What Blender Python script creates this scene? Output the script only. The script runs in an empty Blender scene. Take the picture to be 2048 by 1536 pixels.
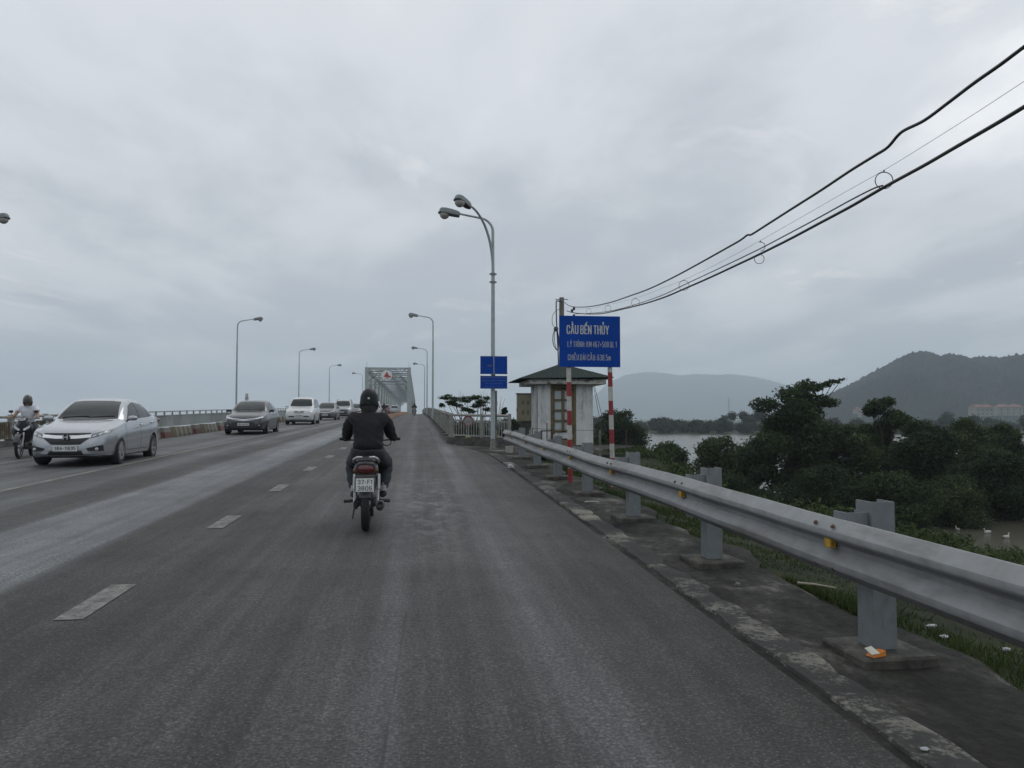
import bpy, bmesh, math, random
import numpy as np
from mathutils import Vector, Matrix
from mathutils.bvhtree import BVHTree

sc = bpy.context.scene
COL = sc.collection
R = math.radians
random.seed(7)
rng = np.random.default_rng(11)

# ------------------------------------------------------------------ camera
FPX = 1600.0
TH = math.atan(70 / 1600)
PH = math.atan(188 / 1600 * math.cos(TH))
cd = bpy.data.cameras.new('camera')
cam = bpy.data.objects.new('camera', cd)
COL.objects.link(cam)
cam.location = (0, 0, 1.4)
cam.rotation_euler = (R(90) + TH, 0, -PH)
cd.sensor_width = 36
cd.lens = FPX * 36 / 2048
cd.clip_start = 0.05
cd.clip_end = 30000
sc.camera = cam

# ------------------------------------------------------------------ world
world = bpy.data.worlds.new('World')
sc.world = world
world.use_nodes = True
nt = world.node_tree
nt.nodes.clear()
N = nt.nodes.new
LK = nt.links.new
wout = N('ShaderNodeOutputWorld')
bg_sky = N('ShaderNodeBackground')
bg_cl = N('ShaderNodeBackground')
mixw = N('ShaderNodeMixShader')
sky = N('ShaderNodeTexSky')
sky.sky_type = 'NISHITA'
sky.sun_disc = False
SUN_EL, SUN_AZ = R(52), R(35)
sky.sun_elevation = SUN_EL
sky.sun_rotation = SUN_AZ
LK(sky.outputs[0], bg_sky.inputs[0])
bg_sky.inputs[1].default_value = 0.08
tc = N('ShaderNodeTexCoord')
sep = N('ShaderNodeSeparateXYZ')
LK(tc.outputs['Generated'], sep.inputs[0])


def wm(op, a, b=None, c=None):
    n = N('ShaderNodeMath')
    n.operation = op
    for i, v in enumerate((a, b, c)):
        if v is None:
            continue
        if isinstance(v, (int, float)):
            n.inputs[i].default_value = v
        else:
            LK(v, n.inputs[i])
    return n.outputs[0]


# a flat cloud layer seen in perspective: direction divided by its height
zc = wm('ADD', wm('MAXIMUM', sep.outputs[2], 0.0), 0.14)
comb = N('ShaderNodeCombineXYZ')
LK(wm('DIVIDE', sep.outputs[0], zc), comb.inputs[0])
LK(wm('DIVIDE', sep.outputs[1], zc), comb.inputs[1])


def wnoise(scale, detail, rough, off, dist=0.0, st=(1, 1, 1)):
    mp = N('ShaderNodeMapping')
    mp.inputs['Location'].default_value = off
    mp.inputs['Rotation'].default_value = (0, 0, R(-35))
    mp.inputs['Scale'].default_value = st
    LK(comb.outputs[0], mp.inputs[0])
    n = N('ShaderNodeTexNoise')
    n.inputs['Scale'].default_value = scale
    n.inputs['Detail'].default_value = detail
    n.inputs['Roughness'].default_value = rough
    n.inputs['Distortion'].default_value = dist
    LK(mp.outputs[0], n.inputs['Vector'])
    return n.outputs[0]


nz1 = wnoise(0.42, 5, 0.5, (1.3, 2.1, 0), 0.35, (1.0, 0.5, 1))
nz2 = wnoise(1.5, 6, 0.55, (4.3, 7.7, 0), 0.2, (1.0, 0.6, 1))
nz3 = wnoise(0.9, 7, 0.62, (8.6, 3.2, 0), 0.6, (1.0, 0.8, 1))
nsum = wm('ADD', wm('MULTIPLY', nz1, 0.62), wm('MULTIPLY', nz2, 0.38))
rp = N('ShaderNodeValToRGB')
rp.color_ramp.interpolation = 'EASE'
e = rp.color_ramp.elements
e[0].position = 0.40
e[0].color = (0.435, 0.463, 0.505, 1)
e[1].position = 0.60
e[1].color = (0.84, 0.855, 0.87, 1)
m = e.new(0.5)
m.color = (0.605, 0.625, 0.655, 1)
LK(nsum, rp.inputs[0])
# thin bright breaks in the layer
brk = N('ShaderNodeMapRange')
brk.inputs[1].default_value = 0.60
brk.inputs[2].default_value = 0.74
brk.inputs[3].default_value = 0
brk.inputs[4].default_value = 0.75
LK(nz3, brk.inputs[0])
mixb = N('ShaderNodeMixRGB')
LK(brk.outputs[0], mixb.inputs[0])
LK(rp.outputs[0], mixb.inputs[1])
mixb.inputs[2].default_value = (0.90, 0.88, 0.84, 1)
LK(mixb.outputs[0], bg_cl.inputs[0])
# an overcast layer is brightest overhead
zen = N('ShaderNodeMapRange')
zen.inputs[1].default_value = 0.0
zen.inputs[2].default_value = 0.42
zen.inputs[3].default_value = 1.25
zen.inputs[4].default_value = 1.34
LK(sep.outputs[2], zen.inputs[0])
LK(zen.outputs[0], bg_cl.inputs[1])
LK(bg_sky.outputs[0], mixw.inputs[1])
LK(bg_cl.outputs[0], mixw.inputs[2])
mixw.inputs[0].default_value = 0.95
LK(mixw.outputs[0], wout.inputs[0])

sd = bpy.data.lights.new('sun', 'SUN')
sd.energy = 0.5
sd.angle = R(25)
sd.color = (1, 0.97, 0.92)
sun = bpy.data.objects.new('sun', sd)
COL.objects.link(sun)
sun.rotation_euler = (R(90) - SUN_EL, 0, -SUN_AZ)
sun.rotation_euler = Vector((math.sin(SUN_AZ) * math.cos(SUN_EL), math.cos(SUN_AZ) * math.cos(SUN_EL), math.sin(SUN_EL))).to_track_quat('Z', 'Y').to_euler()

sc.view_settings.view_transform = 'Standard'
sc.view_settings.look = 'None'
sc.view_settings.exposure = 0
sc.view_settings.gamma = 1
sc.cycles.max_bounces = 6
sc.cycles.diffuse_bounces = 3
sc.cycles.glossy_bounces = 3
sc.cycles.transparent_max_bounces = 8
sc.cycles.volume_bounces = 2

# ------------------------------------------------------------------ place maths
GR, CV = 0.0231, 5.1e-5


def zr(y):
    if y <= 0:
        return GR * y
    return GR * y - CV * y * y if y < 226 else 2.616


def ray(x, y):
    a = (x - 1024) / FPX
    b = (768 - y) / FPX
    f = math.cos(TH) - b * math.sin(TH)
    u = math.sin(TH) + b * math.cos(TH)
    return (a * math.cos(PH) + f * math.sin(PH), -a * math.sin(PH) + f * math.cos(PH), u)


def atY(x, y, Y):
    r = ray(x, y)
    t = Y / r[1]
    return Vector((r[0] * t, Y, 1.4 + r[2] * t))


WZ = -3.6

# ------------------------------------------------------------------ helpers


def tag(o, label=None, cat=None, group=None, kind=None):
    if label:
        o['label'] = label
    if cat:
        o['category'] = cat
    if group:
        o['group'] = group
    if kind:
        o['kind'] = kind
    return o


def thing(name, loc, rz, label, cat, group=None):
    o = bpy.data.objects.new(name, None)
    COL.objects.link(o)
    o.location = loc
    o.rotation_euler = (0, 0, rz)
    o.empty_display_size = 0.2
    return tag(o, label, cat, group)


def link_mesh(name, me, parent=None, M=None):
    o = bpy.data.objects.new(name, me)
    COL.objects.link(o)
    if parent:
        o.parent = parent
    if M is not None:
        o.matrix_local = M
    return o


def copy_tree(o, parent=None):
    c = o.copy()
    COL.objects.link(c)
    if parent:
        c.parent = parent
    for ch in [x for x in bpy.data.objects if x.parent == o]:
        copy_tree(ch, c)
    return c


class MB:
    def __init__(s):
        s.v = []
        s.f = []
        s.m = []

    def add(s, vs, fs, mi=0, M=None):
        o = len(s.v)
        for p in vs:
            p = Vector(p)
            s.v.append(tuple(M @ p if M is not None else p))
        for f in fs:
            s.f.append(tuple(i + o for i in f))
            s.m.append(mi)
        return s

    def beam(s, a, b, w, h, mi=0):
        """bar whose section stays upright: w across, h vertical"""
        a, b = Vector(a), Vector(b)
        d = Vector((b.x - a.x, b.y - a.y, 0)).normalized()
        n = Vector((d.y, -d.x, 0)) * w / 2
        z = Vector((0, 0, h / 2))
        vs = [p + q for p in (a, b) for q in (-n - z, n - z, n + z, -n + z)]
        return s.add(vs, [(3, 2, 1, 0), (4, 5, 6, 7), (0, 1, 5, 4), (1, 2, 6, 5), (2, 3, 7, 6), (3, 0, 4, 7)], mi)

    def box(s, c, d, mi=0, M=None, taper=1.0):
        x, y, z = d[0] / 2, d[1] / 2, d[2] / 2
        vs = []
        for k in (-1, 1):
            t = taper if k > 0 else 1
            for j, i in ((-1, -1), (-1, 1), (1, 1), (1, -1)):
                vs.append((c[0] + i * x * t, c[1] + j * y * t, c[2] + k * z))
        return s.add(vs, [(3, 2, 1, 0), (4, 5, 6, 7), (0, 1, 5, 4), (1, 2, 6, 5), (2, 3, 7, 6), (3, 0, 4, 7)], mi, M)

    def bar(s, a, b, w, h, mi=0):
        a, b = Vector(a), Vector(b)
        d = (b - a)
        L = d.length
        M = Matrix.Translation((a + b) / 2) @ d.to_track_quat('Z', 'Y').to_matrix().to_4x4()
        return s.box((0, 0, 0), (w, h, L), mi, M)

    def tube(s, pts, r, n=8, mi=0, cap=True):
        pts = [Vector(p) for p in pts]
        if not isinstance(r, (list, tuple)):
            r = [r] * len(pts)
        up = Vector((0, 0, 1))
        t0 = (pts[1] - pts[0]).normalized()
        if abs(t0.dot(up)) > 0.95:
            up = Vector((0, 1, 0))
        x = t0.cross(up).normalized()
        vs = []
        for i, p in enumerate(pts):
            if i == 0:
                t = pts[1] - pts[0]
            elif i == len(pts) - 1:
                t = pts[-1] - pts[-2]
            else:
                t = (pts[i + 1] - pts[i]).normalized() + (pts[i] - pts[i - 1]).normalized()
            t.normalize()
            x = (x - t * x.dot(t)).normalized()
            y = t.cross(x)
            for k in range(n):
                a = 2 * math.pi * k / n
                vs.append(p + (x * math.cos(a) + y * math.sin(a)) * r[i])
        fs = []
        for i in range(len(pts) - 1):
            for k in range(n):
                k2 = (k + 1) % n
                fs.append((i * n + k, i * n + k2, (i + 1) * n + k2, (i + 1) * n + k))
        if cap:
            fs.append(tuple(range(n - 1, -1, -1)))
            fs.append(tuple((len(pts) - 1) * n + k for k in range(n)))
        return s.add(vs, fs, mi)

    def lathe(s, prof, n=16, M=None, mi=0, cap=True):
        vs = []
        for r, z in prof:
            for k in range(n):
                a = 2 * math.pi * k / n
                vs.append((r * math.cos(a), r * math.sin(a), z))
        fs = []
        for i in range(len(prof) - 1):
            for k in range(n):
                k2 = (k + 1) % n
                fs.append((i * n + k, i * n + k2, (i + 1) * n + k2, (i + 1) * n + k))
        if cap and prof[0][0] > 1e-6:
            fs.append(tuple(range(n - 1, -1, -1)))
        if cap and prof[-1][0] > 1e-6:
            fs.append(tuple((len(prof) - 1) * n + k for k in range(n)))
        return s.add(vs, fs, mi, M)

    def ball(s, c, r, n=12, mi=0, M=None):
        if not isinstance(r, (tuple, list)):
            r = (r, r, r)
        vs, fs = [], []
        h = n // 2 + 1
        for i in range(h + 1):
            t = math.pi * i / h
            for k in range(n):
                a = 2 * math.pi * k / n
                vs.append((c[0] + r[0] * math.sin(t) * math.cos(a), c[1] + r[1] * math.sin(t) * math.sin(a), c[2] - r[2] * math.cos(t)))
        for i in range(h):
            for k in range(n):
                k2 = (k + 1) % n
                fs.append((i * n + k, i * n + k2, (i + 1) * n + k2, (i + 1) * n + k))
        return s.add(vs, fs, mi, M)

    def prism(s, poly, y0, y1, mi=0, M=None):
        """poly of (x, z), extruded along y"""
        n = len(poly)
        vs = [(p[0], y0, p[1]) for p in poly] + [(p[0], y1, p[1]) for p in poly]
        fs = [tuple(range(n)), tuple(range(2 * n - 1, n - 1, -1))]
        for i in range(n):
            j = (i + 1) % n
            fs.append((j, i, n + i, n + j))
        return s.add(vs, fs, mi, M)

    def loft(s, rings, closed=True, cap=True, mi=0):
        n = len(rings[0])
        vs = [p for r in rings for p in r]
        fs = []
        for i in range(len(rings) - 1):
            for k in range(n if closed else n - 1):
                k2 = (k + 1) % n
                fs.append((i * n + k, i * n + k2, (i + 1) * n + k2, (i + 1) * n + k))
        if cap and closed:
            fs.append(tuple(range(n - 1, -1, -1)))
            fs.append(tuple((len(rings) - 1) * n + k for k in range(n)))
        return s.add(vs, fs, mi)

    def mesh(s, name, mats, smooth=None, bevel=0, weld=True, fixn=True):
        me = bpy.data.meshes.new(name)
        me.from_pydata(s.v, [], s.f)
        for i, mi in enumerate(s.m):
            me.polygons[i].material_index = mi
        if weld or bevel or fixn:
            bm = bmesh.new()
            bm.from_mesh(me)
            if weld:
                bmesh.ops.remove_doubles(bm, verts=bm.verts, dist=1e-5)
            if fixn:
                bmesh.ops.recalc_face_normals(bm, faces=bm.faces)
            if bevel:
                ed = [x for x in bm.edges if len(x.link_faces) == 2 and x.calc_face_angle(0) > 0.5]
                bmesh.ops.bevel(bm, geom=ed, offset=bevel, segments=1, affect='EDGES', clamp_overlap=True)
            bm.to_mesh(me)
            bm.free()
        if not isinstance(mats, (list, tuple)):
            mats = [mats]
        for mt in mats:
            me.materials.append(mt)
        if smooth:
            for p in me.polygons:
                p.use_smooth = True
            me.set_sharp_from_angle(angle=R(smooth))
        return me

    def build(s, name, mats, parent=None, smooth=None, bevel=0, M=None, weld=True, fixn=True):
        return link_mesh(name, s.mesh(name, mats, smooth, bevel, weld, fixn), parent, M)


def struct(name, mb, mats, **k):
    o = mb.build(name, mats, **k)
    o['kind'] = 'structure'
    return o


def npmesh(name, V, F, mat, smooth=False):
    """V (n,3), F (m,k) numpy"""
    me = bpy.data.meshes.new(name)
    k = F.shape[1]
    me.vertices.add(len(V))
    me.vertices.foreach_set('co', V.astype(np.float32).ravel())
    me.loops.add(F.size)
    me.loops.foreach_set('vertex_index', F.astype(np.int32).ravel())
    me.polygons.add(len(F))
    me.polygons.foreach_set('loop_start', np.arange(0, F.size, k, dtype=np.int32))
    me.update(calc_edges=True)
    me.validate()
    me.materials.append(mat)
    if smooth:
        me.polygons.foreach_set('use_smooth', np.ones(len(F), dtype=bool))
    return me


# ------------------------------------------------------------------ materials
MATS = {}


def nodes_of(name):
    m = bpy.data.materials.new(name)
    m.use_nodes = True
    t = m.node_tree
    b = t.nodes['Principled BSDF']
    return m, t, b


def mmath(t, op, a, b=None, clamp=False):
    n = t.nodes.new('ShaderNodeMath')
    n.operation = op
    n.use_clamp = clamp
    for i, v in enumerate((a, b)):
        if v is None:
            continue
        if isinstance(v, (int, float)):
            n.inputs[i].default_value = v
        else:
            t.links.new(v, n.inputs[i])
    return n.outputs[0]


def mnoise(t, vec, scale, detail=4, rough=0.55, dist=0.0, st=None, off=None):
    n = t.nodes.new('ShaderNodeTexNoise')
    n.inputs['Scale'].default_value = scale
    n.inputs['Detail'].default_value = detail
    n.inputs['Roughness'].default_value = rough
    n.inputs['Distortion'].default_value = dist
    if st or off:
        mp = t.nodes.new('ShaderNodeMapping')
        if st:
            mp.inputs['Scale'].default_value = st
        if off:
            mp.inputs['Location'].default_value = off
        t.links.new(vec, mp.inputs[0])
        vec = mp.outputs[0]
    t.links.new(vec, n.inputs['Vector'])
    return n.outputs[0]


def mramp(t, fac, stops, interp='LINEAR'):
    n = t.nodes.new('ShaderNodeValToRGB')
    n.color_ramp.interpolation = interp
    el = n.color_ramp.elements
    el[0].position, el[0].color = stops[0][0], (*stops[0][1], 1)
    el[1].position, el[1].color = stops[-1][0], (*stops[-1][1], 1)
    for p, c in stops[1:-1]:
        x = el.new(p)
        x.color = (*c, 1)
    t.links.new(fac, n.inputs[0])
    return n.outputs[0]


def mmix(t, fac, a, b, mode='MIX'):
    n = t.nodes.new('ShaderNodeMixRGB')
    n.blend_type = mode
    for i, v in enumerate((fac, a, b)):
        if isinstance(v, (int, float)):
            n.inputs[i].default_value = v
        elif isinstance(v, tuple):
            n.inputs[i].default_value = (*v, 1)
        else:
            t.links.new(v, n.inputs[i])
    return n.outputs[0]


def mrange(t, v, a, b, c=0.0, d=1.0):
    n = t.nodes.new('ShaderNodeMapRange')
    n.inputs[1].default_value = a
    n.inputs[2].default_value = b
    n.inputs[3].default_value = c
    n.inputs[4].default_value = d
    t.links.new(v, n.inputs[0])
    return n.outputs[0]


def bump(t, b, h, strength=0.3, dist=0.01):
    n = t.nodes.new('ShaderNodeBump')
    n.inputs['Strength'].default_value = strength
    n.inputs['Distance'].default_value = dist
    t.links.new(h, n.inputs['Height'])
    t.links.new(n.outputs[0], b.inputs['Normal'])


def posn(t):
    return t.nodes.new('ShaderNodeNewGeometry').outputs['Position']


def objc(t):
    return t.nodes.new('ShaderNodeTexCoord').outputs['Object']


def pm(name, col, rough=0.6, metal=0.0, var=0.12, scale=6.0, coat=0.0, spec=None, bmp=0.0, bscale=40.0, dirt=None, dlo=0.55, dhi=0.75, dscale=3.0, dst=None):
    """plain painted / metal / plastic surface with mottling and optional dirt or rust patches"""
    if name in MATS:
        return MATS[name]
    m, t, b = nodes_of(name)
    v = objc(t)
    n = mnoise(t, v, scale, 5, 0.6)
    lo = tuple(c * (1 - var) for c in col)
    hi = tuple(min(1, c * (1 + var)) for c in col)
    c = mramp(t, n, [(0.3, lo), (0.7, hi)])
    if dirt:
        dn = mnoise(t, v, dscale, 7, 0.65, 0.2, st=dst)
        c = mmix(t, mrange(t, dn, dlo, dhi), c, dirt)
    t.links.new(c, b.inputs['Base Color'])
    b.inputs['Roughness'].default_value = rough
    b.inputs['Metallic'].default_value = metal
    if coat:
        b.inputs['Coat Weight'].default_value = coat
        b.inputs['Coat Roughness'].default_value = 0.08
    if spec is not None:
        b.inputs['Specular IOR Level'].default_value = spec
    if bmp:
        bump(t, b, mnoise(t, v, bscale, 4, 0.6), bmp, 0.01)
    MATS[name] = m
    return m


def asphalt():
    m, t, b = nodes_of('asphalt')
    P = posn(t)
    s = t.nodes.new('ShaderNodeSeparateXYZ')
    t.links.new(P, s.inputs[0])
    X = s.outputs[0]
    agg = mnoise(t, P, 55, 3, 0.7)
    agg2 = mnoise(t, P, 140, 2, 0.6)
    big = mnoise(t, P, 0.35, 5, 0.6, 0.3)
    lane = mnoise(t, P, 1.0, 5, 0.65, 0.15, st=(1.6, 0.10, 1))
    mid = mnoise(t, P, 2.2, 5, 0.7, 0.4, st=(1, 0.55, 1))
    Xw = mmath(t, 'ADD', X, mmath(t, 'MULTIPLY', mmath(t, 'SUBTRACT', mnoise(t, P, 0.5, 3, 0.5, st=(1, 0.4, 1)), 0.5), 0.22))
    xn = mrange(t, Xw, -13.0, 2.2)
    def p(x):
        return (x + 13.0) / 15.2
    st = []
    for x, g in ((-13, .6), (-9.6, .62), (-8.6, .85), (-7.6, .62), (-6.9, .95), (-6.2, .62), (-5.5, .92), (-5.0, .55), (-4.55, .42), (-4.2, 1.05), (-3.5, 1.45), (-3.1, 1.0), (-2.85, .36), (-2.1, .38), (-1.4, .50), (-.6, .42), (-.15, .72), (.1, .45), (.45, .55), (.8, .80), (1.1, .55), (1.6, .40), (1.9, .30)):
        st.append((p(x), (g, g, g)))
    # colour ramps hold 32 stops
    band = mramp(t, xn, st, 'EASE')
    base = mramp(t, agg, [(0.28, (0.012, 0.013, 0.014)), (0.5, (0.042, 0.043, 0.043)), (0.74, (0.135, 0.133, 0.130))])
    tint = mramp(t, band, [(0.3, (0.53, 0.515, 0.475)), (0.6, (0.74, 0.74, 0.71)), (1.0, (1.52, 1.60, 1.68))])
    c = mmix(t, 1.0, base, tint, 'MULTIPLY')
    c = mmix(t, 1.0, c, mramp(t, lane, [(0.32, (0.62, 0.62, 0.62)), (0.5, (1.0, 1.0, 1.0)), (0.68, (1.55, 1.56, 1.60))]), 'MULTIPLY')
    c = mmix(t, 1.0, c, mramp(t, big, [(0.35, (0.72, 0.71, 0.69)), (0.65, (1.35, 1.35, 1.37))]), 'MULTIPLY')
    thin = mnoise(t, P, 1.0, 3, 0.6, 0.1, st=(9, 0.16, 1))
    c = mmix(t, 1.0, c, mramp(t, thin, [(0.36, (0.80, 0.80, 0.80)), (0.5, (1.0, 1.0, 1.0)), (0.66, (1.30, 1.31, 1.33))]), 'MULTIPLY')
    # pale scuffs and dried mud
    sc_ = mmath(t, 'MULTIPLY', mrange(t, mid, 0.56, 0.74), mrange(t, lane, 0.48, 0.66))
    c = mmix(t, mmath(t, 'MULTIPLY', sc_, 0.34), c, (0.22, 0.225, 0.225))
    sp = mrange(t, agg2, 0.70, 0.80)
    c = mmix(t, mmath(t, 'MULTIPLY', sp, 0.35), c, (0.30, 0.29, 0.27))
    # single pale stones showing in the worn surface
    vo = t.nodes.new('ShaderNodeTexVoronoi')
    vo.inputs['Scale'].default_value = 62
    t.links.new(P, vo.inputs['Vector'])
    sepc = t.nodes.new('ShaderNodeSeparateColor')
    t.links.new(vo.outputs['Color'], sepc.inputs[0])
    stn = mmath(t, 'MULTIPLY', mmath(t, 'GREATER_THAN', sepc.outputs[0], 0.72), mmath(t, 'LESS_THAN', vo.outputs['Distance'], 0.30))
    c = mmix(t, mmath(t, 'MULTIPLY', stn, 0.42), c, (0.20, 0.195, 0.185))
    # dried pale residue trail in the motorbike track
    fx_ = mmath(t, 'SUBTRACT', 1.0, mmath(t, 'DIVIDE', mmath(t, 'ABSOLUTE', mmath(t, 'SUBTRACT', X, 0.15)), 0.55), True)
    fy_ = mmath(t, 'MULTIPLY', mrange(t, s.outputs[1], 6.5, 10.0), mrange(t, s.outputs[1], 17.0, 11.5))
    rn = mrange(t, mnoise(t, P, 5.5, 6, 0.7, 0.5, st=(1, 0.6, 1)), 0.47, 0.60)
    c = mmix(t, mmath(t, 'MULTIPLY', mmath(t, 'MULTIPLY', mmath(t, 'POWER', fx_, 0.7), fy_), mmath(t, 'MULTIPLY', rn, 0.55)), c, (0.19, 0.20, 0.205))
    # hairline cracks
    vc = t.nodes.new('ShaderNodeTexVoronoi')
    vc.feature = 'DISTANCE_TO_EDGE'
    vc.inputs['Scale'].default_value = 0.55
    wp = mmix(t, 0.25, P, t.nodes.new('ShaderNodeTexNoise').outputs['Color'], 'ADD')
    t.links.new(wp, vc.inputs['Vector'])
    ck = mmath(t, 'MULTIPLY', mmath(t, 'LESS_THAN', vc.outputs['Distance'], 0.0035), mrange(t, mnoise(t, P, 0.3, 3, 0.5, off=(5, 9, 0)), 0.50, 0.56))
    c = mmix(t, mmath(t, 'MULTIPLY', ck, 0.55), c, (0.015, 0.015, 0.015))
    # transverse joints and tar patches across the lanes
    w = t.nodes.new('ShaderNodeTexNoise')
    w.noise_dimensions = '1D'
    t.links.new(mmath(t, 'MULTIPLY', s.outputs[1], 0.22), w.inputs['W'])
    w.inputs['Detail'].default_value = 2
    c = mmix(t, 1.0, c, mramp(t, w.outputs[0], [(0.38, (0.93, 0.93, 0.93)), (0.48, (1, 1, 1)), (0.60, (1, 1, 1)), (0.68, (1.06, 1.06, 1.06))]), 'MULTIPLY')
    t.links.new(c, b.inputs['Base Color'])
    rg = mmath(t, 'SUBTRACT', 0.84, mmath(t, 'MULTIPLY', band, 0.27))
    t.links.new(mmath(t, 'ADD', rg, mmath(t, 'MULTIPLY', mmath(t, 'SUBTRACT', mid, 0.5), 0.3)), b.inputs['Roughness'])
    b.inputs['Specular IOR Level'].default_value = 0.4
    bump(t, b, mmath(t, 'ADD', agg, mmath(t, 'MULTIPLY', agg2, 0.5)), 0.55, 0.006)
    return m


def ground_mat(name, stops, sc1, rough=0.95, bs=20, bst=0.6, sc2=None, st=None):
    m, t, b = nodes_of(name)
    P = posn(t)
    n = mnoise(t, P, sc1, 8, 0.68, 0.3, st=st)
    c = mramp(t, n, stops)
    if sc2:
        c = mmix(t, 1.0, c, mramp(t, mnoise(t, P, sc2, 5, 0.7), [(0.3, (0.6, 0.6, 0.6)), (0.7, (1.4, 1.4, 1.4))]), 'MULTIPLY')
    t.links.new(c, b.inputs['Base Color'])
    b.inputs['Roughness'].default_value = rough
    b.inputs['Specular IOR Level'].default_value = 0.2
    bump(t, b, mnoise(t, P, bs, 5, 0.7), bst, 0.02)
    return m


def leaf_mat(name, c0, c1, c2, scale=0.5, transl=0.15):
    if name in MATS:
        return MATS[name]
    m, t, b = nodes_of(name)
    g = t.nodes.new('ShaderNodeNewGeometry')
    n = mnoise(t, g.outputs['Position'], scale, 3, 0.6)
    f = mmath(t, 'ADD', mmath(t, 'MULTIPLY', n, 0.6), mmath(t, 'MULTIPLY', g.outputs['Random Per Island'], 0.4))
    c = mramp(t, f, [(0.28, c0), (0.5, c1), (0.78, c2)])
    t.links.new(c, b.inputs['Base Color'])
    b.inputs['Roughness'].default_value = 0.75
    b.inputs['Specular IOR Level'].default_value = 0.12
    tr = t.nodes.new('ShaderNodeBsdfTranslucent')
    t.links.new(c, tr.inputs['Color'])
    mx = t.nodes.new('ShaderNodeMixShader')
    mx.inputs[0].default_value = 0.38
    t.links.new(b.outputs[0], mx.inputs[1])
    t.links.new(tr.outputs[0], mx.inputs[2])
    t.links.new(mx.outputs[0], t.nodes['Material Output'].inputs['Surface'])
    MATS[name] = m
    return m


def water_mat(name, col, scale, st, strength, rough=0.06):
    m, t, b = nodes_of(name)
    P = posn(t)
    n = mnoise(t, P, scale, 5, 0.6, 0.3, st=st)
    n2 = mnoise(t, P, scale * 0.12, 3, 0.5, 0.3)
    t.links.new(mramp(t, n2, [(0.35, tuple(c * 0.8 for c in col)), (0.65, tuple(c * 1.2 for c in col))]), b.inputs['Base Color'])
    b.inputs['Roughness'].default_value = rough
    b.inputs['IOR'].default_value = 1.33
    bump(t, b, n, strength, 0.05)
    return m


def stripes_mat(name, axis, period, ca, cb, off=0.0, rough=0.55):
    m, t, b = nodes_of(name)
    O = objc(t)
    s = t.nodes.new('ShaderNodeSeparateXYZ')
    t.links.new(O, s.inputs[0])
    v = s.outputs[axis]
    fr = mmath(t, 'FRACT', mmath(t, 'ADD', mmath(t, 'DIVIDE', v, period), off))
    k = mmath(t, 'GREATER_THAN', fr, 0.5)
    c = mmix(t, k, ca, cb)
    n = mnoise(t, O, 9, 6, 0.65)
    c = mmix(t, 1.0, c, mramp(t, n, [(0.3, (0.72, 0.70, 0.68)), (0.6, (1, 1, 1))]), 'MULTIPLY')
    n2 = mnoise(t, O, 22, 5, 0.6)
    c = mmix(t, mrange(t, n2, 0.66, 0.72), c, (0.10, 0.07, 0.05))
    t.links.new(c, b.inputs['Base Color'])
    b.inputs['Roughness'].default_value = rough
    return m


M_STEEL = pm('galvanised_steel', (0.225, 0.235, 0.24), 0.6, 0.2, 0.14, 9, dirt=(0.10, 0.092, 0.082), dlo=0.50, dhi=0.76, dscale=2.6, dst=(1, .35, 2.5))
M_POST = pm('post_steel', (0.20, 0.22, 0.23), 0.55, 0.35, 0.12, 14, dirt=(0.12, 0.11, 0.10), dlo=0.58, dhi=0.8, dscale=6, dst=(3, 3, 0.7))
M_LAMP = pm('lamp_pole_paint', (0.36, 0.41, 0.42), 0.5, 0.3, 0.12, 8, dirt=(0.17, 0.16, 0.13), dlo=0.6, dhi=0.8)
M_LHEAD = pm('lamp_head_paint', (0.20, 0.235, 0.235), 0.5, 0.2, 0.15, 12)
M_LGLASS = pm('lamp_glass', (0.38, 0.36, 0.34), 0.18, 0.0, 0.1, 12)
M_CONC = pm('weathered_concrete', (0.17, 0.165, 0.15), 0.9, 0, 0.3, 9, bmp=0.5, dirt=(0.035, 0.035, 0.03), dlo=0.47, dhi=0.68, dscale=5)
M_CONCD = pm('dark_concrete', (0.085, 0.083, 0.075), 0.92, 0, 0.35, 7, bmp=0.5, dirt=(0.03, 0.03, 0.026), dlo=0.45, dhi=0.7, dscale=3)
M_BLACK = pm('black_plastic', (0.012, 0.012, 0.014), 0.45, 0, 0.2, 20)
M_RUBBER = pm('rubber', (0.016, 0.016, 0.016), 0.8, 0, 0.2, 30)
M_CHROME = pm('chrome', (0.62, 0.64, 0.66), 0.15, 1.0, 0.05, 10)
M_ALLOY = pm('alloy', (0.38, 0.39, 0.40), 0.35, 0.7, 0.1, 15)
M_GLASS = pm('car_glass', (0.007, 0.015, 0.017), 0.05, 0, 0.35, 2.5, spec=0.32)
M_LENS = pm('headlight_lens', (0.45, 0.47, 0.49), 0.12, 0.3, 0.35, 40, coat=1.0)
M_RED = pm('red_lens', (0.085, 0.006, 0.008), 0.2, 0, 0.2, 30, coat=0.6)
M_AMBER = pm('amber_lens', (0.6, 0.22, 0.03), 0.25, 0, 0.1, 30)
M_PLATE = pm('plate_white', (0.62, 0.63, 0.62), 0.5, 0, 0.06, 30)
M_INK = pm('plate_ink', (0.03, 0.035, 0.04), 0.6, 0, 0.1, 30)
M_SIGNB = pm('sign_blue', (0.002, 0.052, 0.32), 0.6, 0, 0.10, 3, spec=0.15)
M_SIGNW = pm('sign_white', (0.50, 0.53, 0.52), 0.5, 0, 0.12, 20)
M_SIGNF = pm('sign_faded', (0.07, 0.14, 0.33), 0.5, 0, 0.2, 20)
M_CABLE = pm('cable_black', (0.022, 0.026, 0.027), 0.6, 0, 0.2, 3)
M_BARK = pm('bark', (0.055, 0.045, 0.035), 0.9, 0, 0.3, 10, bmp=0.6)

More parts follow.
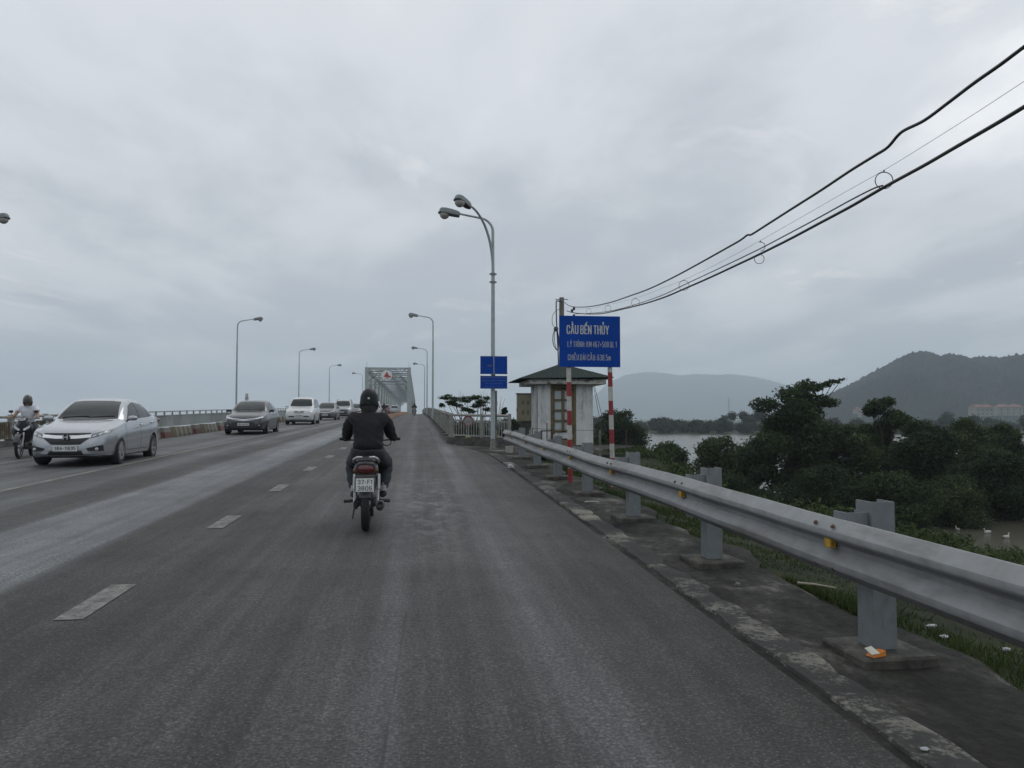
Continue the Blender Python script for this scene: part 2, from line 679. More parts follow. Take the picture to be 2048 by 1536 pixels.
# ================================================================== SETTING
def strip(x0f, x1f, ys, dz=0.0, nx=1, thick=0.0):
    mb = MB()
    rows = []
    for y in ys:
        a, b = x0f(y), x1f(y)
        rows.append([(a + (b - a) * i / nx, y, zr(y) + dz) for i in range(nx + 1)])
    mb.loft(rows, closed=False, cap=False)
    return mb


def lerpc(pts):
    def f(y):
        if y <= pts[0][0]:
            return pts[0][1]
        for (a, va), (b, vb) in zip(pts, pts[1:]):
            if y <= b:
                return va + (vb - va) * (y - a) / (b - a)
        return pts[-1][1]
    return f


edge = lerpc([(-45, 1.88), (17, 1.88), (20, 1.86), (22.5, 1.68), (24.5, 1.38), (26.3, 1.08), (28, 0.98), (600, 0.98)])
YS = [-45 + i * 1.0 for i in range(0, 106)] + [62 + i * 3 for i in range(0, 180)]
M_ASPH = asphalt()
struct('road', strip(lambda y: -13.0, edge, YS, 0.0, 4), M_ASPH, fixn=False)

# lane markings
mk, mt_, mb_ = nodes_of('road_paint')
P = posn(mt_)
wear = mnoise(mt_, P, 7, 8, 0.72, 0.2)
fine = mnoise(mt_, P, 70, 3, 0.7)
c = mramp(mt_, mmath(mt_, 'ADD', mmath(mt_, 'MULTIPLY', wear, 0.6), mmath(mt_, 'MULTIPLY', fine, 0.4)),
          [(0.42, (0.050, 0.050, 0.048)), (0.49, (0.14, 0.137, 0.128)), (0.62, (0.25, 0.245, 0.225))])
mt_.links.new(c, mb_.inputs['Base Color'])
mb_.inputs['Roughness'].default_value = 0.75
bump(mt_, mb_, fine, 0.4, 0.006)


def paint_mat(name, lo, hi, thr):
    m, t, b = nodes_of(name)
    P = posn(t)
    w = mnoise(t, P, 5, 8, 0.75, 0.2, st=(1, 0.35, 1))
    f = mnoise(t, P, 70, 3, 0.7)
    c = mramp(t, mmath(t, 'ADD', mmath(t, 'MULTIPLY', w, 0.6), mmath(t, 'MULTIPLY', f, 0.4)),
              [(thr - 0.07, (0.07, 0.07, 0.068)), (thr + 0.04, lo), (thr + 0.2, hi)])
    t.links.new(c, b.inputs['Base Color'])
    b.inputs['Roughness'].default_value = 0.8
    return m


M_LINE = paint_mat('worn_line_paint', (0.15, 0.145, 0.13), (0.24, 0.235, 0.21), 0.46)
mb = MB()
y = 5.43 - 3.66 * 3
while y < 62:
    n = 4
    rows = [[(-2.29, y + 0.98 * i / n, zr(y + 0.98 * i / n) + 0.005), (-2.11, y + 0.98 * i / n, zr(y + 0.98 * i / n) + 0.005)] for i in range(n + 1)]
    mb.loft(rows, closed=False, cap=False)
    y += 3.66
struct('dashed_lane_marking', mb, mk, fixn=False)
Y2 = [-30 + i * 1.5 for i in range(0, 100)]
struct('solid_lane_marking', strip(lambda y: -6.41, lambda y: -6.27, Y2, 0.005), M_LINE, fixn=False)
struct('edge_marking', strip(lambda y: -9.16, lambda y: -9.04, Y2, 0.005), M_LINE, fixn=False)

# dirty verge with worn kerb paint
def shoulder_mat():
    m, t, b = nodes_of('shoulder_ground')
    P = posn(t)
    n = mnoise(t, P, 1.6, 9, 0.7, 0.4, st=(1, 0.6, 1))
    n2 = mnoise(t, P, 14, 6, 0.7)
    c = mramp(t, n, [(0.32, (0.011, 0.011, 0.011)), (0.47, (0.030, 0.030, 0.028)), (0.57, (0.058, 0.058, 0.054)), (0.60, (0.10, 0.10, 0.095)), (0.68, (0.17, 0.17, 0.16))])
    c = mmix(t, 1.0, c, mramp(t, n2, [(0.3, (0.55, 0.55, 0.52)), (0.7, (1.45, 1.42, 1.35))]), 'MULTIPLY')
    mo = mrange(t, mnoise(t, P, 3.2, 5, 0.65), 0.60, 0.72)
    c = mmix(t, mmath(t, 'MULTIPLY', mo, 0.5), c, (0.035, 0.045, 0.02))
    t.links.new(c, b.inputs['Base Color'])
    b.inputs['Roughness'].default_value = 0.93
    b.inputs['Specular IOR Level'].default_value = 0.2
    bump(t, b, mmath(t, 'ADD', mnoise(t, P, 30, 6, 0.75), n), 0.8, 0.03)
    return m


M_SHLD = shoulder_mat()
YN = [-20 + i * 0.25 for i in range(0, 184)]
rows = []
for y in YN:
    x0 = edge(y) - 0.06
    xe = 3.02 + 0.10 * math.sin(y * 1.9) + 0.06 * math.sin(y * 4.3 + 1) + 0.03 * math.sin(y * 11)
    if y > 21:
        xe = max(3.3, xe + (y - 21) * 0.9)
    r = []
    for i in range(11):
        x = x0 + (xe - x0) * i / 10
        z = zr(y) - 0.004 - (0.012 if i in (1,) else 0) + 0.012 * math.sin(x * 7 + y * 3.1) * math.sin(y * 2.3 - x * 5) * min(1, i / 3)
        if i == 10:
            z -= 0.05
        r.append((x, y, z))
    rows.append(r)
mb = MB()
mb.loft(rows, closed=False, cap=False)
struct('verge', mb, M_SHLD, smooth=60, fixn=False)

m, t, b = nodes_of('worn_kerb')
P = posn(t)
w = mnoise(t, P, 1.0, 4, 0.6, 0.3, st=(1.2, 1.5, 1))
w2 = mnoise(t, P, 26, 6, 0.75)
f = mmath(t, 'ADD', mmath(t, 'MULTIPLY', w, 0.65), mmath(t, 'MULTIPLY', w2, 0.35))
t.links.new(mramp(t, f, [(0.40, (0.018, 0.018, 0.017)), (0.53, (0.036, 0.036, 0.033)), (0.545, (0.11, 0.105, 0.092)), (0.64, (0.24, 0.23, 0.19))]), b.inputs['Base Color'])
b.inputs['Roughness'].default_value = 0.9
bump(t, b, w2, 0.35, 0.01)
M_KERB = m
rows = []
yk = [-12 + .14 * i for i in range(0, 240)]
for y in yk:
    w0 = .4 * .010 * math.sin(y * 5.1) + .008 * math.sin(y * 13.7) + .006 * math.sin(y * 29)
    w1 = .006 * math.sin(y * 4.3 + 2) + .004 * math.sin(y * 17.1) + .008 * math.sin(y * 33)
    zz = zr(y) + .004
    xk = 1.96 if y < 17 else 1.96 - (y - 17) * .012
    rows.append([(xk + w0 - .012, y, zr(y) - .03), (xk + w0, y, zz - .003), (xk + .11, y, zz), (xk + .215 + w1 * 2, y, zz - .003), (xk + .235 + w1 * 2, y, zr(y) - .03)])
mb = MB()
mb.loft(rows, closed=False, cap=False)
struct('kerb', mb, M_KERB, fixn=False)

# river and pond
M_RIVER = water_mat('river_water', (0.075, 0.072, 0.055), 1.3, (1, 1, 1), 0.25, 0.22)
mb = MB()
S = 6500
mb.add([(-S, -S, WZ), (S, -S, WZ), (S, S, WZ), (-S, S, WZ)], [(0, 1, 2, 3)])
struct('river', mb, M_RIVER, fixn=False)
mb = MB()
mb.add([(-S, -S, WZ - .5), (S, -S, WZ - .5), (S, S, WZ - .5), (-S, S, WZ - .5)], [(0, 1, 2, 3)])
struct('ground', mb, ground_mat('river_bed', [(0.3, (0.03, 0.027, 0.02)), (0.7, (0.06, 0.055, 0.04))], 0.4), fixn=False)


def bank_z(X, Y):
    e = X - 3.0
    n = 0.10 * math.sin(X * 1.3 + Y * .7) + 0.07 * math.sin(X * .6 - Y * 1.1) + 0.04 * math.sin(3.1 * X + 1.7 * Y)
    if e < 1.2:
        z = -0.06 - 0.16 * e
    elif e < 7:
        z = -0.25 - 0.21 * (e - 1.2)
    elif e < 17:
        z = -1.47 - 0.195 * (e - 7)
    else:
        z = -3.42 - 0.10 * (e - 17)
    z += n * min(1, max(0, (e - .8) / 3)) * 0.8
    base = zr(min(Y, 20)) + z
    if Y > 16:
        base -= min(1.6, (Y - 16) * .12) * min(1, max(0, (X - 5) / 4))
    # flat pad for the booth
    fx = 1 if X < 7.0 else max(0, 1 - (X - 7.0) / 1.8)
    fy = max(0, min(1, (Y - 18) / 5.0))
    pad = zr(27.5) - 0.36
    base = base * (1 - fx * fy) + pad * fx * fy
    if Y > 33:
        k = min(1, (Y - 33) / 9)
        base = base * (1 - k) + (WZ - 0.45 + n) * k
    return base


M_BANK = ground_mat('bank_soil', [(0.3, (0.010, 0.014, 0.007)), (0.5, (0.020, 0.027, 0.011)), (0.64, (0.032, 0.038, 0.016)), (0.75, (0.055, 0.048, 0.034))], 1.2, sc2=9)
xs = [2.95, 3.1, 3.4, 3.8, 4.3, 5, 6, 7, 8, 9, 10, 11, 12, 13, 14, 15, 16, 17, 18, 19, 20, 21, 22, 23, 24, 26, 28, 30, 34, 40, 50, 60]
ys = [-40, -30, -20, -10, -5] + [i for i in range(-3, 46)] + [48, 52, 60]
mb = MB()
mb.loft([[(x, y, bank_z(x, y) - (0.03 if x < 3.05 else 0)) for x in xs] for y in ys], closed=False, cap=False)
struct('river_bank', mb, M_BANK, smooth=80, fixn=False)
mb = MB()
mb.loft([[(-60, y, WZ - .5), (-24, y, WZ + .3), (-14.6, y, zr(y) - .4), (-12.9, y, zr(y) - .06)] for y in (-40, -10, 0, 10, 20, 30, 36)], closed=False, cap=False)
mb.loft([[(-24, 36, WZ - .5), (-12.9, 36, zr(36) - .06)], [(-24, 46, WZ - .5), (-12.9, 42, WZ - .5)]], closed=False, cap=False)
struct('embankment', mb, M_BANK, smooth=80, fixn=False)

# far land on the other side of the river, reaching the horizon
M_FARL = ground_mat('far_land_grass', [(0.3, (0.025, 0.035, 0.015)), (0.7, (0.05, 0.06, 0.03))], 0.02)
fs = Vector((math.sin(PH), math.cos(PH)))
fr = Vector((math.cos(PH), -math.sin(PH)))


def fpt(lat, dep, z=0):
    """point by sideways and forward metres along the river's far shore direction"""
    p = fr * lat + fs * dep
    return (p.x, p.y, z)


mb = MB()
lat = [-60 + i * 30 for i in range(0, 60)] + [2200, 3500, 5200]
rows = []
for k, (dd, zz) in enumerate(((0, -.15), (3, .25), (10, .5), (60, .9), (400, 1.2), (2000, 2.0), (3900, 3))):
    rows.append([fpt(l, 262 + dd + (6 * math.sin(l * .021) + 3 * math.sin(l * .07) if k < 3 else 0) - min(60, max(0, l - 110) * .12), WZ + zz) for l in lat])
mb.loft(rows, closed=False, cap=False)
struct('far_shore', mb, M_FARL, fixn=False)


# hills
def hill_obj(name, ridge, Rd, near, far, mat, seed, amp, nlat=220, ndep=70):
    """ridge: list of pixel (x, y) silhouettes turned into heights at distance Rd; a full 3D ridge with spurs"""
    rs = np.random.default_rng(seed)
    pts = []
    for x, y in ridge:
        r = ray(x, y)
        az = math.atan2(r[0], r[1])
        el = r[2] / math.hypot(r[0], r[1])
        pts.append((az, 1.4 + Rd * el - WZ))
    azs = np.linspace(pts[0][0], pts[-1][0], nlat)
    H = np.interp(azs, [p[0] for p in pts], [p[1] for p in pts])
    u = np.linspace(-1, 1, ndep)
    V = []
    ph = rs.uniform(0, 6.28, 12)
    fr_ = rs.uniform(8, 60, 12)
    for j, uu in enumerate(u):
        rad = Rd + (near * uu if uu < 0 else far * uu)
        prof = (1 - abs(uu) ** 1.5)
        for i, a in enumerate(azs):
            spur = sum(math.sin(a * fr_[k] * (1 + .2 * uu) + ph[k] + uu * 3 * (k % 3)) / (1 + k * .35) for k in range(10)) * 0.10
            h = H[i] * prof * (1 + spur * (1 - prof) * 1.6)
            V.append((rad * math.sin(a), rad * math.cos(a), WZ - 1 + h))
    V = np.array(V)
    V[:, 2] += rs.normal(0, amp, len(V)) * (V[:, 2] > WZ + 4)
    n = nlat
    idx = np.arange(len(V)).reshape(ndep, n)
    F = np.stack([idx[:-1, :-1], idx[:-1, 1:], idx[1:, 1:], idx[1:, :-1]], -1).reshape(-1, 4)
    o = link_mesh(name, npmesh(name, V, F, mat, True))
    o['kind'] = 'structure'
    return o


def forest_mat(name, scale):
    m, t, b = nodes_of(name)
    P = posn(t)
    n1 = mnoise(t, P, scale, 7, 0.72)
    n2 = mnoise(t, P, scale * 0.12, 4, 0.6)
    f = mmath(t, 'ADD', mmath(t, 'MULTIPLY', n1, 0.55), mmath(t, 'MULTIPLY', n2, 0.45))
    t.links.new(mramp(t, f, [(0.35, (0.005, 0.010, 0.008)), (0.5, (0.009, 0.020, 0.016)), (0.62, (0.022, 0.038, 0.027)), (0.75, (0.048, 0.060, 0.044))]), b.inputs['Base Color'])
    b.inputs['Roughness'].default_value = 0.95
    b.inputs['Specular IOR Level'].default_value = 0.1
    bump(t, b, n1, 1.0, 6.0)
    return m


M_FOR1 = forest_mat('forest_slope', 0.09)
M_FOR2 = forest_mat('distant_forest', 0.03)
hill_obj('hill', [(1560, 850), (1600, 822), (1640, 797), (1665, 785), (1690, 774), (1720, 758), (1750, 741), (1780, 726), (1805, 713), (1825, 706), (1845, 702), (1865, 705), (1880, 712), (1893, 707), (1915, 709), (1940, 714), (1965, 712), (1990, 716), (2015, 712), (2048, 708), (2110, 702), (2200, 715), (2300, 740), (2450, 790), (2600, 845)],
         1150, 330, 500, M_FOR1, 5, 1.3, 300, 80)
hill_obj('distant_hill', [(1120, 852), (1160, 815), (1195, 785), (1220, 764), (1250, 750), (1290, 744), (1330, 746), (1365, 751), (1390, 748), (1430, 750), (1470, 749), (1510, 754), (1545, 762), (1580, 772), (1620, 786), (1660, 800), (1720, 815), (1800, 830), (1900, 848)],
         5000, 1200, 1200, M_FOR2, 8, 2.0, 220, 50)

# haze: pale air over the whole valley
mh, th, bh = nodes_of('haze_air')
th.nodes.remove(bh)
pv = th.nodes.new('ShaderNodeVolumePrincipled')
pv.inputs['Color'].default_value = (0.80, 0.91, 1.0, 1)
pv.inputs['Density'].default_value = 0.00036
pv.inputs['Anisotropy'].default_value = 0.0
th.links.new(pv.outputs[0], th.nodes['Material Output'].inputs['Volume'])
mb = MB()
mb.box((0, 0, 162), (13100, 13100, 336))
o = mb.build('haze', mh)
o.location.z = 0
tag(o, kind='stuff', label='thin grey haze filling the air over the river and hills', cat='haze')


# ================================================================== BRIDGE
deck_edge = 1.24
M_PAINTB = pm('bridge_paint', (0.33, 0.37, 0.36), 0.6, 0.1, 0.12, 2, dirt=(0.14, 0.12, 0.10), dlo=0.6, dhi=0.8, dscale=1.2)
M_PAINTB2 = pm('bridge_paint_dark', (0.20, 0.235, 0.23), 0.6, 0.1, 0.15, 2, dirt=(0.10, 0.09, 0.07), dlo=0.55, dhi=0.75, dscale=1.2)
T0, T1 = 190.0, 560.0
XL, XR = -11.95, -2.15
TP = 10.6
bridge = thing('truss_bridge', (0, T0, zr(T0)), 0, 'long grey steel truss bridge with a square portal at the end of the road', 'bridge')


def bl(x, y, h):
    """point in the bridge frame"""
    return (x, y - T0, zr(y) + h - zr(T0))


npan = 37
yy = [T0 + (T1 - T0) * i / npan for i in range(npan + 1)]
for x in (XL, XR):
    mb = MB()
    for i in range(npan):
        a, b_ = yy[i], yy[i + 1]
        for h, w, d in ((TP, .55, .6), (0.9, .5, .7)):
            mb.beam(bl(x, a, h), bl(x, b_, h), w, d)
        mb.bar(bl(x, a, 0.9), bl(x, a, TP), .42, .40)
        if i % 2 == 0:
            mb.bar(bl(x, a, 0.9), bl(x, b_, TP), .36, .34, 0)
        else:
            mb.bar(bl(x, a, TP), bl(x, b_, 0.9), .36, .34, 0)
        # gussets
        mb.box(bl(x, a, TP - .45), (.60, 1.3, .9))
        mb.box(bl(x, a, 1.4), (.56, 1.3, .9))
    mb.bar(bl(x, T1, 0.9), bl(x, T1, TP), .42, .40)
    mb.build('side_truss', M_PAINTB, bridge, weld=False, fixn=False)
mb = MB()
for i in range(npan + 1):
    a = yy[i]
    h = TP
    mb.bar(bl(XL, a, h), bl(XR, a, h), .2, .24)
    if i % 2 == 0:
        mb.bar(bl(XL, a, h - 1.15), bl(XR, a, h - 1.15), .14, .16)
    k = 6
    for q in range(k if i % 2 == 0 else 0):
        xa = XL + (XR - XL) * q / k
        xb = XL + (XR - XL) * (q + 1) / k
        mb.bar(bl(xa, a, h if q % 2 else h - 1.15), bl(xb, a, h - 1.15 if q % 2 else h), .07, .08)
    for s, x in ((1, XL), (-1, XR)):
        mb.bar(bl(x, a, h - 3.3), bl(x + s * 2.4, a, h - 1.15), .16, .18)
    if i < npan:
        b_ = yy[i + 1]
        mb.bar(bl(XL if i % 2 else XR, a, h), bl(XR if i % 2 else XL, b_, h), .13, .15)
        mb.bar(bl((XL + XR) / 2, a, h), bl((XL + XR) / 2, b_, h), .14, .16)
mb.build('top_bracing', M_PAINTB2, bridge, weld=False, fixn=False)
# portal
mb = MB()
for x in (XL, XR):
    mb.box(bl(x, T0 - .5, TP / 2 + .1), (.85, .7, TP + .5))
    mb.bar(bl(x, T0 - .4, TP + .3), bl(x, T0 - .4, TP + 1.6), .07, .07)
mb.box(bl((XL + XR) / 2, T0 - .5, TP + .1), (XR - XL + .8, .5, .45))
mb.box(bl((XL + XR) / 2, T0 - .5, TP - 1.5), (XR - XL, .3, .22))
for q in range(10):
    xa = XL + (XR - XL) * q / 10
    xb = XL + (XR - XL) * (q + 1) / 10
    mb.bar(bl(xa, T0 - .5, TP - .1 if q % 2 else TP - 1.5), bl(xb, T0 - .5, TP - 1.5 if q % 2 else TP - .1), .14, .14)
for s, x in ((1, XL), (-1, XR)):
    mb.bar(bl(x, T0 - .45, TP - 4.3), bl(x + s * 3.3, T0 - .45, TP - 1.4), .28, .28)
mb.build('portal_frame', M_PAINTB, bridge, weld=False, fixn=False)
mb = MB()
mb.box(bl(-4.7, T0 - .85, TP - .05), (.9, .05, .30))
mb.build('notice_plate', M_SIGNW, bridge)
mb = MB()
mb.box(bl(-3.7, T0 - .85, TP - .1), (.55, .05, .42))
mb.build('notice_plate', M_SIGNW, bridge)
mb = MB()
mb.box(bl(-9.2, T0 - .85, TP - .25), (3.6, .05, .16))
mb.build('notice_plate', M_SIGNW, bridge)
# deck and approach spans
mb = MB()
ysd = [26 + i * 4 for i in range(0, 136)]
rows = [[(-13.6, y, zr(y) - .02), (-13.6, y, zr(y) - 1.3), (deck_edge, y, zr(y) - 1.3), (deck_edge, y, zr(y) - .02)] for y in ysd]
mb.loft([[(p[0], p[1] - T0, p[2] - zr(T0)) for p in r] for r in rows], closed=True, cap=True)
mb.build('deck', M_CONCD, bridge)
for y in (60, 90, 120, 150, 190, 260, 330, 400, 470, 540):
    mb = MB()
    mb.box(bl(-6, y, -1.5), (13, 1.6, .8))
    for x in (-10, -2):
        mb.box(bl(x, y, -5.0), (1.8, 1.4, 6.4))
    mb.build('pier', M_CONC, bridge)
# brackets sticking out on the outer face of the right hand truss
for i in range(2, 16, 2):
    a = yy[i]
    mb = MB()
    mb.bar(bl(XR, a, 3.2), bl(XR + 1.3, a, 3.4), .1, .1)
    mb.bar(bl(XR + 1.2, a, 3.38), bl(XR + 1.2, a, 4.2), .1, .1)
    mb.build('cable_bracket', M_PAINTB2, bridge, weld=False, fixn=False)

# round emblem sign hung on the portal
es = thing('round_sign', atY(773.5, 751, T0 - 1.15), 0, 'round white sign with a red pointed emblem, hung on the bridge portal', 'sign')
MX = Matrix.Rotation(R(90), 4, 'X')
MB().lathe([(0, -.05), (1.22, -.05), (1.25, 0), (1.22, .05), (0, .05)], 40, MX).build('disc', pm('disc_white', (0.72, 0.73, 0.72), 0.5), es)
mb = MB()
mb.prism([(0.05, .95), (.42, .20), (.55, -.05), (1.02, -.08), (.98, -.42), (.42, -.50), (.02, -.55), (-.15, -.42), (-.72, -.28), (-.62, -.12), (-.30, .35)], -.09, -.06)
mb.build('red_emblem', pm('emblem_red', (0.42, 0.03, 0.025), 0.5), es)
MB().box((0, -.075, -.78), (1.1, .03, .10)).build('red_bar', MATS['emblem_red'], es)

# ------------------------------------------------------------------ railings
M_RAILP = pm('railing_paint', (0.27, 0.28, 0.26), 0.7, 0, 0.2, 8, dirt=(0.11, 0.085, 0.06), dlo=0.5, dhi=0.72, dscale=6)
M_RAILG = pm('railing_paint_green', (0.21, 0.235, 0.20), 0.7, 0, 0.25, 3, dirt=(0.12, 0.10, 0.065), dlo=0.48, dhi=0.7, dscale=1.4)
M_RAILW = pm('railing_paint_white', (0.27, 0.27, 0.255), 0.7, 0, 0.15, 9, dirt=(0.14, 0.09, 0.06), dlo=0.52, dhi=0.7, dscale=9)


def railing(name, pts, H, base_h, mats, label, group=None, bal=0.125, bw=0.035, post_w=0.11, xpost=False):
    """posts at pts (x, y, z of the ground); balusters between; each post and panel its own part"""
    o = thing(name, pts[0], 0, label, 'railing', group)
    p0 = Vector(pts[0])
    L = [Vector(p) - p0 for p in pts]
    mp, mbal, mtop = mats
    for p in L:
        mb = MB()
        mb.box((p.x, p.y, p.z + H / 2 + .02), (post_w, post_w, H + .04))
        mb.build('post', mp, o, bevel=0.008)
    for a, b_ in zip(L, L[1:]):
        d = b_ - a
        n = max(2, int(d.length / bal))
        mb = MB()
        mb.beam(a + Vector((0, 0, base_h + .06)), b_ + Vector((0, 0, base_h + .06)), .035, .05)
        mb.beam(a + Vector((0, 0, H - .22)), b_ + Vector((0, 0, H - .22)), .03, .035)
        for i in range(1, n):
            p = a + d * (i / n)
            mb.box((p.x, p.y, p.z + base_h + .04 + (H - .22 - base_h) / 2), (bw, bw, H - .22 - base_h))
        mb.build('baluster_panel', mbal, o, weld=False, fixn=False)
        mb = MB()
        mb.tube([a + Vector((0, 0, H - .03)), b_ + Vector((0, 0, H - .03))], .042, 8)
        mb.build('handrail', mtop, o, smooth=60)
        if base_h > 0.02:
            mb = MB()
            M = Matrix.Translation((a + b_) / 2) @ Matrix.Rotation(math.atan2(d.y, d.x), 4, 'Z')
            mb.add(*(lambda q: (q.v, q.f))(MB().box((0, 0, base_h / 2 - .15), (d.length + (.2 if base_h > .1 else 0), .26, base_h + .3))), 0, M)
            mb.build('plinth', M_CONCD, o)
    return o


ry = [27.1 + i * 2.9 for i in range(60)]
railing('bridge_railing', [(1.10, y, zr(y)) for y in ry], 0.97, 0.16, (M_RAILP, M_RAILG, M_RAILG), 'long grey green railing with dense balusters along the right edge of the bridge', bal=0.13, bw=0.045)
railing('corner_fence', [(1.12, 26.95, zr(27)), (2.05, 25.9, zr(26)), (2.85, 24.95, zr(25))], 0.98, 0.22, (M_RAILW, M_RAILP, M_RAILW), 'short white fence across the corner behind the double street lamp', bal=0.11, bw=0.028, post_w=0.10)
bm = bmesh.new()
bmesh.ops.create_icosphere(bm, subdivisions=2, radius=1)
rq = random.Random(77)
for v_ in bm.verts:
    k_ = rq.uniform(.7, 1.2)
    v_.co = Vector((v_.co.x * .10 * k_, v_.co.y * .07 * k_, max(-.3, v_.co.z) * .055 * k_))
me_ = bpy.data.meshes.new('rag')
bm.to_mesh(me_)
bm.free()
me_.materials.append(pm('yellow_rag', (0.26, 0.24, 0.12), 0.9))
o = link_mesh('rag', me_)
o.location = (1.62, 25.85, zr(26) + .235)
tag(o, 'crumpled yellowish rag lying on the plinth of the corner fence', 'rag')

# left parapet: posts and thin rail above a solid grey panel
M_PANEL = pm('panel_grey', (0.27, 0.30, 0.30), 0.65, 0, 0.1, 1.0, dirt=(0.17, 0.18, 0.17), dlo=0.45, dhi=0.7, dscale=.5)
lp = thing('bridge_parapet', (-12.45, 31, zr(31)), 0, 'long grey panel parapet with a raised thin rail on the left side of the bridge', 'parapet')
ly = [31 + i * 2.6 for i in range(60)]
for i, (a, b_) in enumerate(zip(ly, ly[1:])):
    p0 = Vector((-12.45, 31, zr(31)))
    A = Vector((-12.45, a, zr(a))) - p0
    B = Vector((-12.45, b_, zr(b_))) - p0
    mb = MB()
    for h in (.70, .18):
        mb.beam(A + Vector((0, 0, h)), B + Vector((0, 0, h)), .07, .05)
    mb.beam(A + Vector((0, 0.01, .44)), B + Vector((0, -.01, .44)), .03, .48)
    mb.build('panel', M_PANEL, lp)
    mb = MB()
    mb.beam(A + Vector((0, 0, .90)), B + Vector((0, 0, .90)), .075, .05)
    mb.build('top_rail', M_RAILP, lp)
    mb = MB()
    for k in (0, .5):
        p = A + (B - A) * k
        mb.box((p.x - .03, p.y, p.z + .76), (.06, .10, .24))
    mb.build('post', M_RAILP, lp)
M_RUST = pm('rusty_rail', (0.10, 0.075, 0.05), 0.85, 0.1, 0.3, 6, dirt=(0.22, 0.20, 0.15), dlo=0.5, dhi=0.65, dscale=4)
railing('roadside_railing', [(-12.5 - max(0, 24 - y) * .13, y, zr(y)) for y in [31 - i * 2.3 for i in range(8)]], 0.92, 0.18, (M_RAILP, M_RUST, M_RAILP),
        'rusty brown railing with pale posts at the far left edge of the road', bal=0.12, bw=0.05, post_w=0.15)

# coloured kerb blocks along the left lane
M_STRB = stripes_mat('striped_block', 1, 0.62, (0.19, 0.175, 0.12), (0.07, 0.066, 0.055), 0.1)
M_STRY = stripes_mat('striped_block_yellow', 1, 0.62, (0.36, 0.30, 0.14), (0.10, 0.085, 0.05), 0.1)
M_REDW = stripes_mat('red_white_block', 2, 0.56, (0.11, 0.034, 0.030), (0.16, 0.15, 0.135), 0.0)
M_YEL = pm('faded_yellow', (0.42, 0.28, 0.05), 0.6, 0, 0.2, 8)


def sblock(loc, label, mat, L=2.3, group='striped kerb blocks along the left lane'):
    mb = MB()
    pr = [(-.20, 0), (.20, 0), (.19, .12), (.11, .40), (-.11, .40), (-.19, .12)]
    mb.prism(pr, 0, L)
    o = mb.build('kerb_block', mat, bevel=.012)
    o.location = loc
    return tag(o, label, 'kerb block', group)


y = 28.6
k = 0
while y < 80:
    NTH = ('nearest', 'second', 'third', 'fourth', 'fifth', 'sixth', 'seventh', 'eighth', 'ninth', 'tenth', 'eleventh', 'twelfth', 'thirteenth', 'fourteenth')[k]
    if k == 0:
        sb = sblock((-9.6, y, zr(y)), 'pale and dark striped kerb block, nearest to the camera along the left lane', M_STRB)
    else:
        o = sb.copy()
        COL.objects.link(o)
        o.location = (-9.6, y, zr(y))
        o['label'] = 'pale and dark striped kerb block, %s from the camera along the left lane' % NTH
    bar_ = MB()
    if k == 0:
        mb = MB()
        mb.prism([(-.17, 0), (.17, 0), (.15, .10), (.08, .46), (-.08, .46), (-.15, .10)], 0, 0.85)
        rb = mb.build('barrier_block', M_REDW, bevel=.02)
        tag(rb, 'red and white barrier block, nearest to the camera along the left lane', 'barrier block', 'red and white blocks along the left lane')
        rb.location = (-9.6, y + 2.9, zr(y))
    else:
        o = rb.copy()
        COL.objects.link(o)
        o.location = (-9.6, y + 2.9, zr(y))
        o['label'] = 'red and white barrier block, %s from the camera along the left lane' % NTH
    y += 4.25
    k += 1
# separator in the middle of the bridge road
y = 66.0
k = 0
while y < 186:
    x = -2.72 + (y - 66) * 0.004
    if k == 0:
        mb = MB()
        mb.prism([(-.20, 0), (.20, 0), (.18, .12), (.10, .42), (-.10, .42), (-.18, .12)], 0, 2.4)
        s0 = mb.build('separator_block', [stripes_mat('separator_paint', 1, 1.6, (0.30, 0.13, 0.05), (0.26, 0.21, 0.12), 0.0)], bevel=.012)
        tag(s0, 'orange and cream separator block at the near end of its row on the bridge', 'separator block', 'separator blocks ahead on the bridge')
        o = s0
    else:
        o = s0.copy()
        COL.objects.link(o)
    if k:
        TENS = ('', '', 'twenty ', 'thirty ', 'forty ')
        ORD = ('', 'first', 'second', 'third', 'fourth', 'fifth', 'sixth', 'seventh', 'eighth', 'ninth', 'tenth', 'eleventh', 'twelfth', 'thirteenth', 'fourteenth', 'fifteenth', 'sixteenth', 'seventeenth', 'eighteenth', 'nineteenth')
        q_ = k + 1
        w_ = ORD[q_] if q_ < 20 else (TENS[q_ // 10] + ORD[q_ % 10] if q_ % 10 else {20: 'twentieth', 30: 'thirtieth', 40: 'fortieth'}[q_])
        o['label'] = 'orange and cream bridge separator block, %s from its row near end' % w_
    o.location = (x, y, zr(y))
    y += 2.55
    k += 1


